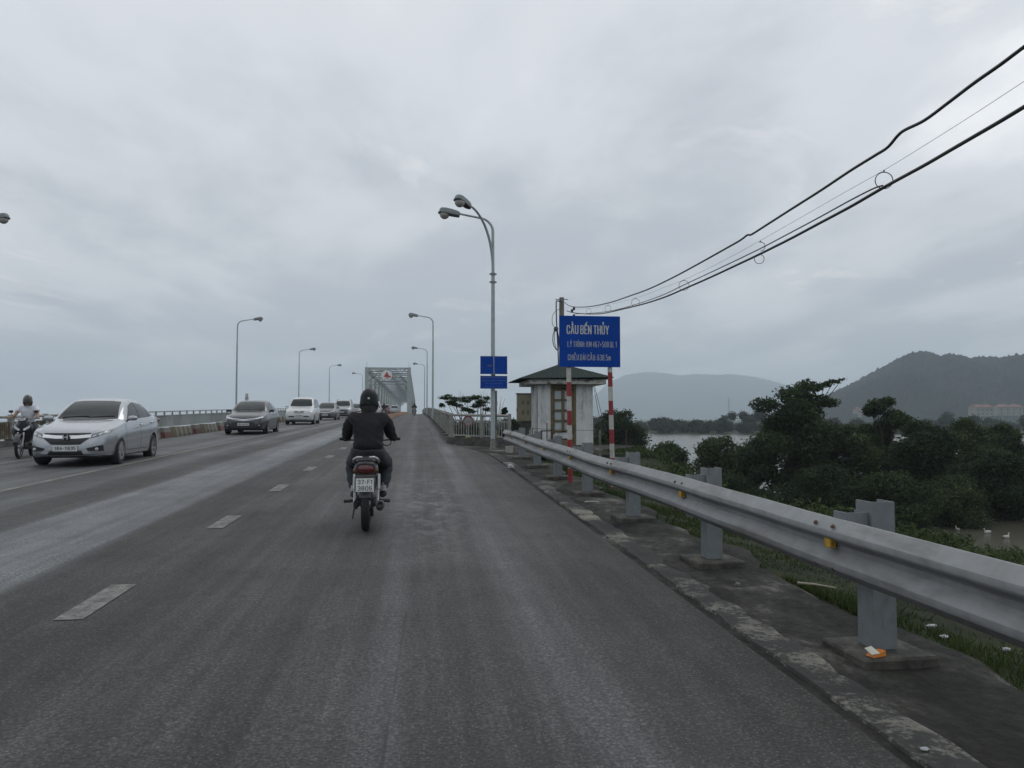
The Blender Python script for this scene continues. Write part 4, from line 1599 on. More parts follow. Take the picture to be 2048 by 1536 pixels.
mb.bar((.10, .17, -.1), (.10, .17, bz - b_.z - .05), .14, .14)
mb.build('support', M_CONCD, cabt)

# concrete utility pole with looped cables
UY = 29.6
ub = atY(1124, 900, UY)
ut = atY(1124, 595, UY)
up = thing('utility_pole', (ub.x, UY, bz - .1), 0, 'square concrete utility pole with coiled black cables rising behind the blue board', 'utility pole')
uh = ut.z - (bz - .1)
mb = MB()
mb.box((0, 0, uh / 2), (.20, .20, uh), taper=.80)
mb.build('pole', pm('pole_concrete', (.17, .165, .145), .9, 0, .2, 6, bmp=.4), up, bevel=.012)


def loc_u(px_, py_, dy=0.0):
    p = atY(px_, py_, UY + dy)
    return (p.x - up.location.x, dy, p.z - up.location.z)


def coil(name, pts, r, dy):
    q = [loc_u(x, y_, dy) for x, y_ in pts]
    # catmull-rom
    out = []
    for i in range(len(q) - 1):
        p0, p1, p2, p3 = q[max(0, i - 1)], q[i], q[i + 1], q[min(len(q) - 1, i + 2)]
        for k in range(5):
            u = k / 5
            out.append(tuple(.5 * (2 * p1[c] + (p2[c] - p0[c]) * u + (2 * p0[c] - 5 * p1[c] + 4 * p2[c] - p3[c]) * u * u + (-p0[c] + 3 * p1[c] - 3 * p2[c] + p3[c]) * u ** 3) for c in range(3)))
    out.append(q[-1])
    return MB().tube(out, r, 6).build(name, M_CABLE, up, smooth=60)


coil('drop_cable', [(1121, 603), (1115, 602), (1112.5, 606), (1113, 640), (1116, 700), (1117, 735), (1117.5, 800)], .024, -.16)
coil('drop_cable', [(1120, 618), (1112, 622), (1105, 632), (1105, 648), (1112, 658)], .010, -.17)
coil('cable_coil', [(1112, 655), (1106.5, 668), (1106, 685), (1111, 697), (1116, 700), (1117, 690), (1115.5, 668), (1112, 655)], .016, -.20)
coil('cable_coil', [(1112, 655), (1109, 668), (1109, 683), (1113, 698), (1117, 695), (1117.5, 675), (1114, 657)], .012, -.22)
mb = MB()
q = loc_u(1112, 658, -.2)
mb.ball(q, (.09, .07, .10), 10)
mb.build('cable_splice', pm('grey_box', (.07, .07, .065), .7), up, smooth=60)
mb = MB()
q = Vector(loc_u(1124, 600, 0))
mb.bar(q + Vector((-.28, -.13, 0)), q + Vector((.20, -.13, 0)), .02, .03)
mb.build('crossbar', M_STEEL, up)
for (x, y_) in ((1148, 617), (1148, 632), (1144, 622)):
    q = Vector(loc_u(x, y_, -.1))
    mb = MB()
    mb.ball(q, (.05, .05, .08), 8)
    mb.build('cable_clamp', M_CABLE, up)


# ================================================================== OVERHEAD CABLES (real spans from the pole back over the verge)
def cable_pt(px_, py_):
    r = ray(px_, py_)
    # the span runs in the vertical plane X = 3.55 + 0.058 Y
    t_ = 3.55 / (r[0] - .058 * r[1])
    return Vector((r[0] * t_, r[1] * t_, 1.4 + r[2] * t_))


def cr(q, n=8):
    out = []
    for i in range(len(q) - 1):
        p0, p1, p2, p3 = q[max(0, i - 1)], q[i], q[i + 1], q[min(len(q) - 1, i + 2)]
        for k in range(n):
            u = k / n
            out.append(.5 * (2 * p1 + (p2 - p0) * u + (2 * p0 - 5 * p1 + 4 * p2 - p3) * u * u + (-p0 + 3 * p1 - 3 * p2 + p3) * u ** 3))
    out.append(q[-1])
    return out


def cable(name, pix, r, label, tail, group='overhead cables'):
    q = [cable_pt(*p) for p in pix]
    if tail:
        q.append(q[-1] + (q[-1] - q[-2]).normalized() * .8)
    d = Vector((q[-1].x - q[0].x, q[-1].y - q[0].y, 0)).normalized()
    for k in range(1, 6 if tail else 1):
        q.append(Vector((q[-1].x, q[-1].y, q[-1].z)) + d * 2.0 + Vector((0, 0, tail * .12 * k)))
    q = cr(q)
    o0 = q[0].copy()
    o = MB().tube([p - o0 for p in q], r, 7).build(name, M_CABLE, smooth=60)
    o.location = o0
    return tag(o, label, 'cable', group)


cable('overhead_cable', [(1124, 600), (1136, 610), (1150, 614), (1180, 613), (1220, 605), (1262, 591), (1300, 577), (1350, 553), (1400, 526), (1450, 498), (1480, 481), (1495, 470), (1503, 469), (1530, 452), (1580, 420), (1640, 382), (1700, 342), (1750, 311), (1775, 295), (1795, 272), (1810, 260), (1850, 240), (1900, 203), (1950, 165), (2000, 130), (2048, 94)],
      .013, 'uppermost thick black twisted cable, kinked in two places', 1.0)
cable('overhead_cable', [(1134, 622), (1150, 626), (1180, 628), (1210, 626), (1250, 617), (1290, 607), (1330, 594), (1370, 577), (1420, 555), (1480, 527), (1520, 508), (1580, 478), (1640, 446), (1700, 414), (1750, 385), (1780, 368), (1850, 330), (1900, 301), (1950, 272), (2000, 243), (2048, 214)],
      .014, 'lowest thick black cable, carried by the rings', 1.0)
cable('overhead_cable', [(1150, 628), (1180, 626.5), (1230, 620), (1310, 596), (1380, 564), (1440, 536), (1515, 500), (1580, 466), (1640, 434), (1700, 401), (1745, 378), (1765, 371)],
      .007, 'thinner cable running just above the lowest one between the rings', 0.0)
cable('messenger_wire', [(1150, 618), (1177, 617), (1216, 609.5), (1271, 596), (1330, 574), (1367, 560), (1440, 525), (1519, 482), (1600, 436), (1680, 390), (1767, 341), (1860, 284), (1950, 227), (2048, 163)],
      .0018, 'hair thin wire from which the cable rings hang', 1.0)
for i, (x, y_, rpx, lab) in enumerate(((1177.5, 622.5, 5, 'smallest cable ring, right above the blue board'), (1216, 617, 6, 'second cable ring right of the blue board, above its right edge'), (1271, 605, 8, 'wire ring hanging third from the utility pole'),
                                       (1368, 571, 10, 'wire ring hanging fourth from the utility pole'), (1521, 493, 9, 'half open upper ring of the linked pair in mid span'), (1518.5, 518, 9.5, 'lower ring of the linked pair in mid span'), (1768, 361, 17, 'largest wire ring, nearest along the cables at right'))):
    c0 = cable_pt(x, y_)
    depth = c0.x * math.sin(PH) + c0.y * math.cos(PH)
    rad = rpx * depth / FPX
    mb = MB()
    n = 22 if i != 4 else 13
    st_ = 0 if i != 4 else 1.75
    tot = 2 * math.pi if i != 4 else math.pi * 1.1
    pts = [Vector((rad * math.sin(st_ - tot * k / n) if i != 4 else rad * math.sin(-.3 + tot * k / n), 0, rad * math.cos(st_ - tot * k / n) if i != 4 else rad * math.cos(-.3 + tot * k / n))) for k in range(n + 1)]
    mb.tube(pts, .0040, 6, cap=True)
    o = mb.build('cable_ring', M_CABLE, smooth=60)
    o.location = c0
    o.rotation_euler = (0, 0, R(-15))
    tag(o, lab, 'ring', 'wire rings on the overhead cables')
    mb = MB()
    mb.tube([(0, 0, rad - .004), (.003, 0, rad + rad * .25)], .006, 6)
    mb.build('hook', M_CABLE, o)

# guy wires by the booth, thin horizontal strand and small stakes
o = thing('guy_wire', atY(1187, 772, 27.2), 0, 'pair of thin black stay wires slanting down right of the guard booth', 'wire')
p0 = o.location
for (a_, b2) in (((1187, 772), (1206, 872)), ((1189, 772), (1212, 864))):
    q = [atY(a_[0], a_[1], 27.2) - p0, atY(b2[0], b2[1], 26.2) - p0]
    MB().tube(q, .009, 6).build('strand', M_CABLE, o)
a = atY(1064, 857, 22.5)
b_ = atY(1252, 862, 22.5)
o = MB().tube([(0, 0, 0), tuple((b_ - a) * .5 + Vector((0, 0, -.012))), tuple(b_ - a)], .006, 6).build('strung_wire', M_CABLE)
o.location = a
tag(o, 'thin wire strung level in front of the guard booth between two stakes', 'wire')
for x, yt_, Y_, lab in ((1064.5, 856, 22.5, 'left thin stake of the strung wire near the cabinet'), (1200, 861, 22.4, 'pale concrete stake right of the guard booth'), (1252, 861, 22.5, 'right thin stake of the strung wire before the bushes')):
    p = atY(x, yt_, Y_)
    h = p.z - bank_z(p.x, Y_) + .2
    mb = MB()
    mb.box((0, 0, h / 2), (.06 if 'concrete' in lab else .025, .05 if 'concrete' in lab else .025, h), taper=.9)
    mb.lathe([(.012, h), (.016, h + .012), (0, h + .02)], 8)
    o = mb.build('stake', M_CONC if 'concrete' in lab else M_RUSTB, bevel=.004)
    o.location = (p.x, Y_, p.z - h)
    tag(o, lab, 'stake')
o = thing('pipe_frame', tuple(atY(1088, 905, 25.6)), 0, 'low rusty pipe frame with a tall stub pipe in front of the guard booth door', 'frame')
p0 = o.location
u_ = lambda x, y_: atY(x, y_, 25.6) - p0
for x, a_, b2, r_ in ((1094, 846, 910, .018), (1104.5, 859, 910, .035), (1083, 861, 910, .025)):
    MB().tube([u_(x, b2), u_(x, a_)], r_, 8).build('upright', M_RUSTB, o)
MB().tube([u_(1081, 862), u_(1107, 861)], .022, 8).build('crossbar', M_CONCD, o)

# ================================================================== SMALL THINGS ON THE VERGE
M_CARD = pm('orange_card', (0.62, 0.20, 0.02), .5, 0, .1, 20)
o = thing('cardboard_packet', (2.42, 4.05, zr(4.05) + .052), R(20), 'crushed orange and white packet lying on the nearest concrete base block', 'packet')
mb = MB()
mb.add([(-.045, -.025, 0), (.045, -.028, 0), (.05, .028, 0), (-.04, .03, 0), (-.04, -.02, .014), (.042, -.026, .030), (.048, .024, .026), (-.036, .026, .012)], [(3, 2, 1, 0), (4, 5, 6, 7), (0, 1, 5, 4), (1, 2, 6, 5), (2, 3, 7, 6), (3, 0, 4, 7)])
mb.build('box', M_CARD, o)
mb = MB()
mb.add([(-.055, -.02, .018), (-.005, -.03, .022), (.0, .028, .045), (-.05, .03, .040)], [(0, 1, 2, 3)])
mb.add([(-.055, -.02, .0155), (-.005, -.03, .0195), (.0, .028, .0425), (-.05, .03, .0375)], [(3, 2, 1, 0)])
mb.build('torn_flap', pm('card_white', (.62, .62, .52), .6), o, fixn=False)
o = thing('bucket', (2.50, 21.9, zr(21.9) - .06), 0, 'dirty white plastic bucket standing at the far end of the guardrail', 'bucket')
M_BKT = pm('dirty_white', (.36, .36, .33), .6, 0, .15, 9, dirt=(.12, .10, .07), dlo=.5, dhi=.7)
MB().lathe([(.09, 0), (.115, .22), (.122, .22), (.122, .235), (.108, .235), (.10, .20), (.085, .02), (0, .02)], 18).build('body', M_BKT, o, smooth=40)
pts = [(.115 * math.cos(a), 0, .22 - .08 * math.sin(a)) for a in [math.pi * k / 10 for k in range(11)]]
MB().tube(pts, .004, 6).build('handle', M_STEEL, o)


def litter(name, loc, size, label, cat, mat, seed, ico=True):
    rs = random.Random(seed)
    bm = bmesh.new()
    bmesh.ops.create_icosphere(bm, subdivisions=2, radius=1)
    for v in bm.verts:
        v.co *= rs.uniform(.62, 1.15)
        v.co.x *= size[0]
        v.co.y *= size[1]
        v.co.z = max(-.15, v.co.z) * size[2]
    me = bpy.data.meshes.new(name)
    bm.to_mesh(me)
    bm.free()
    me.materials.append(mat)
    o = link_mesh(name, me)
    o.location = loc
    return tag(o, label, cat)


M_PAPER = pm('paper', (.36, .375, .385), .7, 0, .15, 20)
litter('plastic_bag', (1.90, 16.5, zr(16.5) + .04), (.075, .06, .07), 'crumpled white plastic bag on the kerb before the bucket', 'plastic bag', M_PAPER, 1)
litter('paper_scrap', (2.62, 14.9, zr(14.9) + .01), (.05, .03, .015), 'white paper scrap near the left striped sign post', 'paper scrap', M_PAPER, 2)
litter('stone', (2.42, 5.9, zr(5.9) + .008), (.022, .02, .022), 'small pale stone between the second and first base block', 'stone', M_CONC, 3)
litter('paper_scrap', (2.02, 3.05, zr(3.05) + .01), (.02, .018, .008), 'tiny pale scrap on the verge just left below the nearest base block', 'paper scrap', M_PAPER, 4)
mb = MB()
mb.tube([(-.10, 0, .012), (0, .01, .016), (.10, -.005, .012)], .010, 7)
o = mb.build('stick', M_PAPER, smooth=60)
o.location = (2.39, 10.9, zr(10.9))
tag(o, 'short white stick lying beside the fourth guardrail base block', 'stick')
mb = MB()
mb.tube([(0, 0, .01), (.08, -.10, .018), (.19, -.22, .012)], [.010, .008, .005], 7)
o = mb.build('twig', pm('pale_wood', (.30, .27, .21), .8), smooth=60)
o.location = (2.90, 5.9, zr(5.9))
tag(o, 'pale dry twig at the grass edge behind the guardrail', 'twig')


# ================================================================== CARS
def interp(keys, y):
    """monotone cubic through keys"""
    xs = [k[0] for k in keys]
    vs = [k[1] for k in keys]
    if y <= xs[0]:
        return vs[0]
    if y >= xs[-1]:
        return vs[-1]
    n = len(xs)
    d = [(vs[i + 1] - vs[i]) / (xs[i + 1] - xs[i]) for i in range(n - 1)]
    ms = [d[0]] + [0 if d[i - 1] * d[i] <= 0 else 2 * d[i - 1] * d[i] / (d[i - 1] + d[i]) for i in range(1, n - 1)] + [d[-1]]
    for i in range(n - 1):
        if y <= xs[i + 1]:
            h = xs[i + 1] - xs[i]
            u = (y - xs[i]) / h
            return (2 * u ** 3 - 3 * u ** 2 + 1) * vs[i] + (u ** 3 - 2 * u ** 2 + u) * h * ms[i] + (-2 * u ** 3 + 3 * u ** 2) * vs[i + 1] + (u ** 3 - u ** 2) * h * ms[i + 1]


def car_body_mesh(S, paint):
    L = S['L']
    n = int(L / .055)
    ysv = sorted(set([0.0, .02, .05, .09] + [round(L * i / n, 4) for i in range(1, n)] + [L - .09, L - .05, L - .02, L]))
    rings = []
    for y in ysv:
        w = interp(S['w'], y)
        T = interp(S['top'], y)
        Bz = min(interp(S['belt'], y), T - .03)
        zb = interp(S['bot'], y)
        xr = min(interp(S['wr'], y), w * .93)
        k = S.get('bulge', .35)
        H = Bz - zb
        side = [(0, zb), (.5 * w, zb), (.86 * w, zb), (.955 * w, zb + .035), (.985 * w, zb + .12 * H + .03), (.992 * w, zb + .28 * H), (1.0 * w, zb + .48 * H), (1.0 * w, zb + .62 * H), (.988 * w, zb + .78 * H), (.972 * w, zb + .88 * H), (.945 * w, Bz)]
        g = T - Bz
        bx = .93 * w
        ex = .06 + .0 * g
        top = []
        for u in (.12, .35, .6, .82):
            x = bx + (xr - bx) * (u + .10 * math.sin(math.pi * u) * -1)
            top.append((x, Bz + (g - min(ex, g * .5)) * u))
        top += [(xr - .005, T - min(ex, g * .5)), (xr - .035, T - min(.028, g * .25)), (xr - .10, T - min(.010, g * .12)), (xr * .5, T - .0 + .006), (0, T + .010)]
        half = side + top
        ring = [(x, y, z) for x, z in half] + [(-x, y, z) for x, z in reversed(half[1:-1])]
        rings.append(ring)
    mb = MB()
    mb.loft(rings)
    me = mb.mesh('body', paint, weld=True)
    o = link_mesh('body', me)
    for wy in (S['fa'], S['ra']):
        c = MB()
        ar = S['wrad'] + .06
        pr = []
        for i in range(25):
            a = -math.pi * .08 + (math.pi * 1.16) * i / 24
            pr.append((wy + ar * math.cos(a), S['wrad'] + ar * math.sin(a)))
        pr.append((wy - ar * .96, -.2))
        pr.append((wy + ar * .96, -.2))
        for s in (-1, 1):
            # polygon in (y,z), extruded along x
            n_ = len(pr)
            x0, x1 = s * (S['hw'] - .30), s * (S['hw'] + .3)
            vs = [(x0, p[0], p[1]) for p in pr] + [(x1, p[0], p[1]) for p in pr]
            fs = [tuple(range(n_)), tuple(range(2 * n_ - 1, n_ - 1, -1))] + [((i + 1) % n_, i, n_ + i, n_ + (i + 1) % n_) for i in range(n_)]
            c.add(vs, fs)
    co = link_mesh('cut', c.mesh('cut', M_BLACK))
    md = o.modifiers.new('b', 'BOOLEAN')
    md.operation = 'DIFFERENCE'
    md.solver = 'EXACT'
    md.object = co
    dg = bpy.context.evaluated_depsgraph_get()
    dg.update()
    me2 = bpy.data.meshes.new_from_object(o.evaluated_get(dg))
    bpy.data.objects.remove(o)
    bpy.data.objects.remove(co)
    me2.materials.clear()
    me2.materials.append(paint)
    me2.materials.append(M_BLACK)
    for p in me2.polygons:
        p.use_smooth = True
        c_ = p.center
        inside = False
        for wy in (S['fa'], S['ra']):
            if math.hypot(c_.y - wy, c_.z - S['wrad']) < S['wrad'] + .06 and abs(c_.x) < S['hw'] - .01 and (abs(p.normal.x) < .25 or abs(abs(c_.x) - (S['hw'] - .30)) < .02):
                inside = True
        p.material_index = 1 if inside else 0
    me2.set_sharp_from_angle(angle=R(38))
    bm = bmesh.new()
    bm.from_mesh(me2)
    bvh = BVHTree.FromBMesh(bm)
    bm.free()
    return me2, bvh


def patch(bvh, axis, sgn, A, B, nv=6, off=.006, sub=6, thick=0):
    """A, B: two polylines of 2D points seen along an axis; strip between them cast onto the body.
    axis 'y': points are (x, z), seen from the front (sgn=1) or rear (-1); axis 'x': (y, z) seen from side sgn"""
    def res(Pl):
        q = []
        for i in range(len(Pl) - 1):
            for k in range(sub):
                u = k / sub
                q.append((Pl[i][0] + (Pl[i + 1][0] - Pl[i][0]) * u, Pl[i][1] + (Pl[i + 1][1] - Pl[i][1]) * u))
        q.append(Pl[-1])
        return q
    A, B = res(A), res(B)
    mb = MB()
    rows, ok = [], []
    for j in range(nv + 1):
        v = j / nv
        r, k_ = [], []
        for a, b_ in zip(A, B):
            p = (a[0] + (b_[0] - a[0]) * v, a[1] + (b_[1] - a[1]) * v)
            if axis == 'y':
                o_ = Vector((p[0], -5 if sgn > 0 else 12, p[1]))
                d = Vector((0, sgn, 0))
            elif axis == 'z':
                o_ = Vector((p[0], p[1], 5))
                d = Vector((0, 0, -1))
            else:
                o_ = Vector((sgn * 4, p[0], p[1]))
                d = Vector((-sgn, 0, 0))
            h = bvh.ray_cast(o_, d)
            if h[0] is None:
                r.append(None)
            else:
                nn = h[1]
                if nn.dot(d) > 0:
                    nn = -nn
                r.append(h[0] + nn * off - d * .002)
        rows.append(r)
    vs, ix = [], {}
    for j, r in enumerate(rows):
        for i, p in enumerate(r):
            if p is not None:
                ix[(j, i)] = len(vs)
                vs.append(p)
    fs = []
    for j in range(nv):
        for i in range(len(A) - 1):
            ks = [(j, i), (j, i + 1), (j + 1, i + 1), (j + 1, i)]
            if all(k in ix for k in ks):
                q = [ix[k] for k in ks]
                P_ = [vs[k] for k in q]
                if max((P_[0] - P_[2]).length, (P_[1] - P_[3]).length) < .5:
                    fs.append(tuple(q))
    mb.add(vs, fs)
    return mb


def wheel(parent, loc, rad, wid, side, spokes=5, rim=M_ALLOY, mats_t=M_RUBBER):
    """side: +1 rim faces +x"""
    M = Matrix.Translation(loc) @ Matrix.Rotation(R(90) * side, 4, 'Y')
    w = wid / 2
    o = MB().lathe([(rad * .62, -w), (rad * .93, -w), (rad, -w * .7), (rad, w * .7), (rad * .93, w), (rad * .66, w), (rad * .64, w * .6), (rad * .64, -w), (rad * .62, -w)], 28, cap=False).build('wheel', mats_t, parent, smooth=40, M=M)
    mb = MB()
    mb.lathe([(rad * .645, w * .9), (rad * .66, w * 1.0), (rad * .61, w * 1.0), (rad * .59, w * .3), (rad * .59, -w * .5)], 28, cap=False)
    mb.lathe([(0, w * .75), (rad * .14, w * .72), (rad * .15, w * .4)], 14)
    for k in range(spokes):
        a = 2 * math.pi * k / spokes
        for da in ((-.13, .13) if spokes <= 6 else (0,)):
            M2 = Matrix.Rotation(a + da, 4, 'Z')
            mb.add([M2 @ Vector(p) for p in ((rad * .10, -.013, w * .45), (rad * .10, .013, w * .45), (rad * .60, .019, w * .55), (rad * .60, -.019, w * .55), (rad * .10, -.011, w * .74), (rad * .10, .011, w * .74), (rad * .62, .016, w * .86), (rad * .62, -.016, w * .86))],
                   [(3, 2, 1, 0), (4, 5, 6, 7), (0, 1, 5, 4), (1, 2, 6, 5), (2, 3, 7, 6), (3, 0, 4, 7)])
    mb.build('rim', rim, o, smooth=40)
    MB().lathe([(0, -w * .3), (rad * .6, -w * .3), (rad * .6, -w * .25), (0, -w * .25)], 20).build('brake', M_BLACK, o)
    return o


def make_car(name, S, paint, loc, rz, label, group, detail=True, plate=None):
    o = thing(name, loc, rz, label, S.get('cat', 'car'), group)
    me, bvh = car_body_mesh(S, paint)
    ox = Matrix.Translation((0, -S['fa'], 0))

    def put(mb, nm, mat, par=o, sm=60):
        if not mb.f:
            return None
        return mb.build(nm, mat, par, smooth=sm, M=ox if par is o else None, fixn=False)
    body = link_mesh('body', me, o, ox)
    for wy in (S['fa'], S['ra']):
        for s in (-1, 1):
            wheel(o, (s * (S['hw'] - .100), wy - S['fa'], S['wrad']), S['wrad'], .20, s, S.get('spokes', 5))
    F = S['front']
    Gm = S.get('glass', M_GLASS)
    put(patch(bvh, 'y', 1, F['ws'][0], F['ws'][1], 10, .006, 8), 'windshield', Gm)
    # side glass
    for s in (-1, 1):
        for A, B in S['side']:
            put(patch(bvh, 'x', s, A, B, 6, .006, 6), 'side_window', Gm)
    put(patch(bvh, 'y', -1, S['rear']['rw'][0], S['rear']['rw'][1], 8, .006, 6), 'rear_window', Gm)
    for nm, mat, A, B, mir in F['items']:
        for s in ((1, -1) if mir else (1,)):
            q = [(p[0] * s, p[1]) for p in A], [(p[0] * s, p[1]) for p in B]
            put(patch(bvh, 'y', 1, q[0], q[1], 4, .009 if mat in (M_CHROME,) else .006, 6), nm, mat)
    for nm, mat, A, B, mir in S['rear']['items']:
        for s in ((1, -1) if mir else (1,)):
            q = [(p[0] * s, p[1]) for p in A], [(p[0] * s, p[1]) for p in B]
            put(patch(bvh, 'y', -1, q[0], q[1], 4, .006, 6), nm, mat)
    # fog lamps
    for (x, z, r_) in F.get('fog', []):
        for s in (1, -1):
            h = bvh.ray_cast(Vector((x * s, -5, z)), Vector((0, 1, 0)))
            if h[0]:
                put(MB().lathe([(r_, -.01), (r_ * .9, .02), (0, .03)], 14, Matrix.Translation(h[0] + Vector((0, -.012, 0))) @ Matrix.Rotation(R(90), 4, 'X')), 'fog_lamp', M_LENS)
    # plate
    for key, sg in (('plate_f', 1), ('plate_r', -1)):
        if key in S:
            x, z = 0, S[key]
            h = bvh.ray_cast(Vector((.0, -5 if sg > 0 else 12, z)), Vector((0, sg, 0)))
            if h[0]:
                yy_ = h[0].y - sg * .03
                pl = MB().box((0, 0, 0), (.47, .012, .115)).build('licence_plate', M_PLATE, o, M=ox @ Matrix.Translation((0, yy_, z)) @ Matrix.Rotation(0 if sg > 0 else math.pi, 4, 'Z'))
                if plate and sg > 0:
                    fit_text('plate_number', plate, -.205, .205, -.036, .074, M_INK, pl, -.0075, ext=.0008, t=.16)
    # side seams and details
    if detail:
        for s in (-1, 1):
            for A, B in S.get('seams', []):
                put(patch(bvh, 'x', s, A, B, 1, .0025, 6), 'door_seam', M_BLACK)
            for hy, hz in S.get('handles', []):
                h = bvh.ray_cast(Vector((s * 4, hy, hz)), Vector((-s, 0, 0)))
                if h[0]:
                    mb = MB()
                    mb.tube([(0, -.085, 0), (s * .028, -.06, 0), (s * .030, .06, .002), (0, .085, .002)], [.012, .014, .014, .012], 8)
                    mb.build('door_handle', S.get('handle_mat', paint), o, smooth=60, M=ox @ Matrix.Translation(h[0]))
    # mirrors
    my, mz = S['mirror']
    for s in (-1, 1):
        h = bvh.ray_cast(Vector((s * 4, my, mz)), Vector((-s, 0, 0)))
        if h[0]:
            mb = MB()
            rings = []
            for x, k in ((.03, .55), (.06, .85), (.12, 1), (.19, .9), (.225, .5)):
                rings.append([(s * x, -.035 * k + .05 * math.cos(a) * k, .045 + .062 * math.sin(a) * k * (1 - .5 * x)) for a in [2 * math.pi * i / 12 for i in range(12)]])
            mb.loft(rings)
            mr = mb.build('wing_mirror', S.get('mirror_mat', paint), o, smooth=60, M=ox @ Matrix.Translation(h[0] + Vector((-s * .01, 0, .01))))
            MB().box((s * .025, 0, .0), (.08, .03, .03)).build('mirror_foot', M_BLACK, mr)
            MB().box((s * .125, .018, .045), (.15, .012, .085)).build('mirror_glass', M_CHROME, mr)
    # wipers
    if detail:
        ws = F['ws'][0]
        for x0_, x1_ in ((-.52, .02), (.0, .55)):
            mb = MB()
            pts = []
            for k in range(7):
                x = x0_ + (x1_ - x0_) * k / 6
                z = ws[0][1] + .02 + .03 * k / 6
                h = bvh.ray_cast(Vector((x, -5, z)), Vector((0, 1, 0)))
                if h[0]:
                    pts.append(h[0] + Vector((0, -.02, .008)))
            if len(pts) > 2:
                put(mb.tube(pts, .008, 6), 'wiper', M_BLACK)
    if S.get('rails'):
        for s in (-1, 1):
            pts = []
            for k in range(9):
                y = S['rails'][0] + (S['rails'][1] - S['rails'][0]) * k / 8
                xr = interp(S['wr'], y) - .04
                pts.append((s * xr, y, interp(S['top'], y) + (.06 if 0 < k < 8 else -.01)))
            put(MB().tube(pts, .016, 8), 'roof_rail', S.get('rail_mat', M_BLACK))
    for nm, mat, c_, d_ in S.get('boxes', []):
        MB().box(c_, d_).build(nm, mat, o, M=ox, bevel=.015)
    # dark underbody and a driver's seat line are hidden; floor keeps light out
    MB().box((0, S['L'] / 2, .20), (S['hw'] * 1.5, S['L'] * .8, .08)).build('underbody', M_BLACK, o, M=ox)
    return o


def paint(name, col, metal=.5, rough=.32, coat=.7):
    return pm(name, col, rough, metal, .03, 2, coat=coat, dirt=tuple(c * .75 + .02 for c in col), dlo=.55, dhi=.8, dscale=1.4)


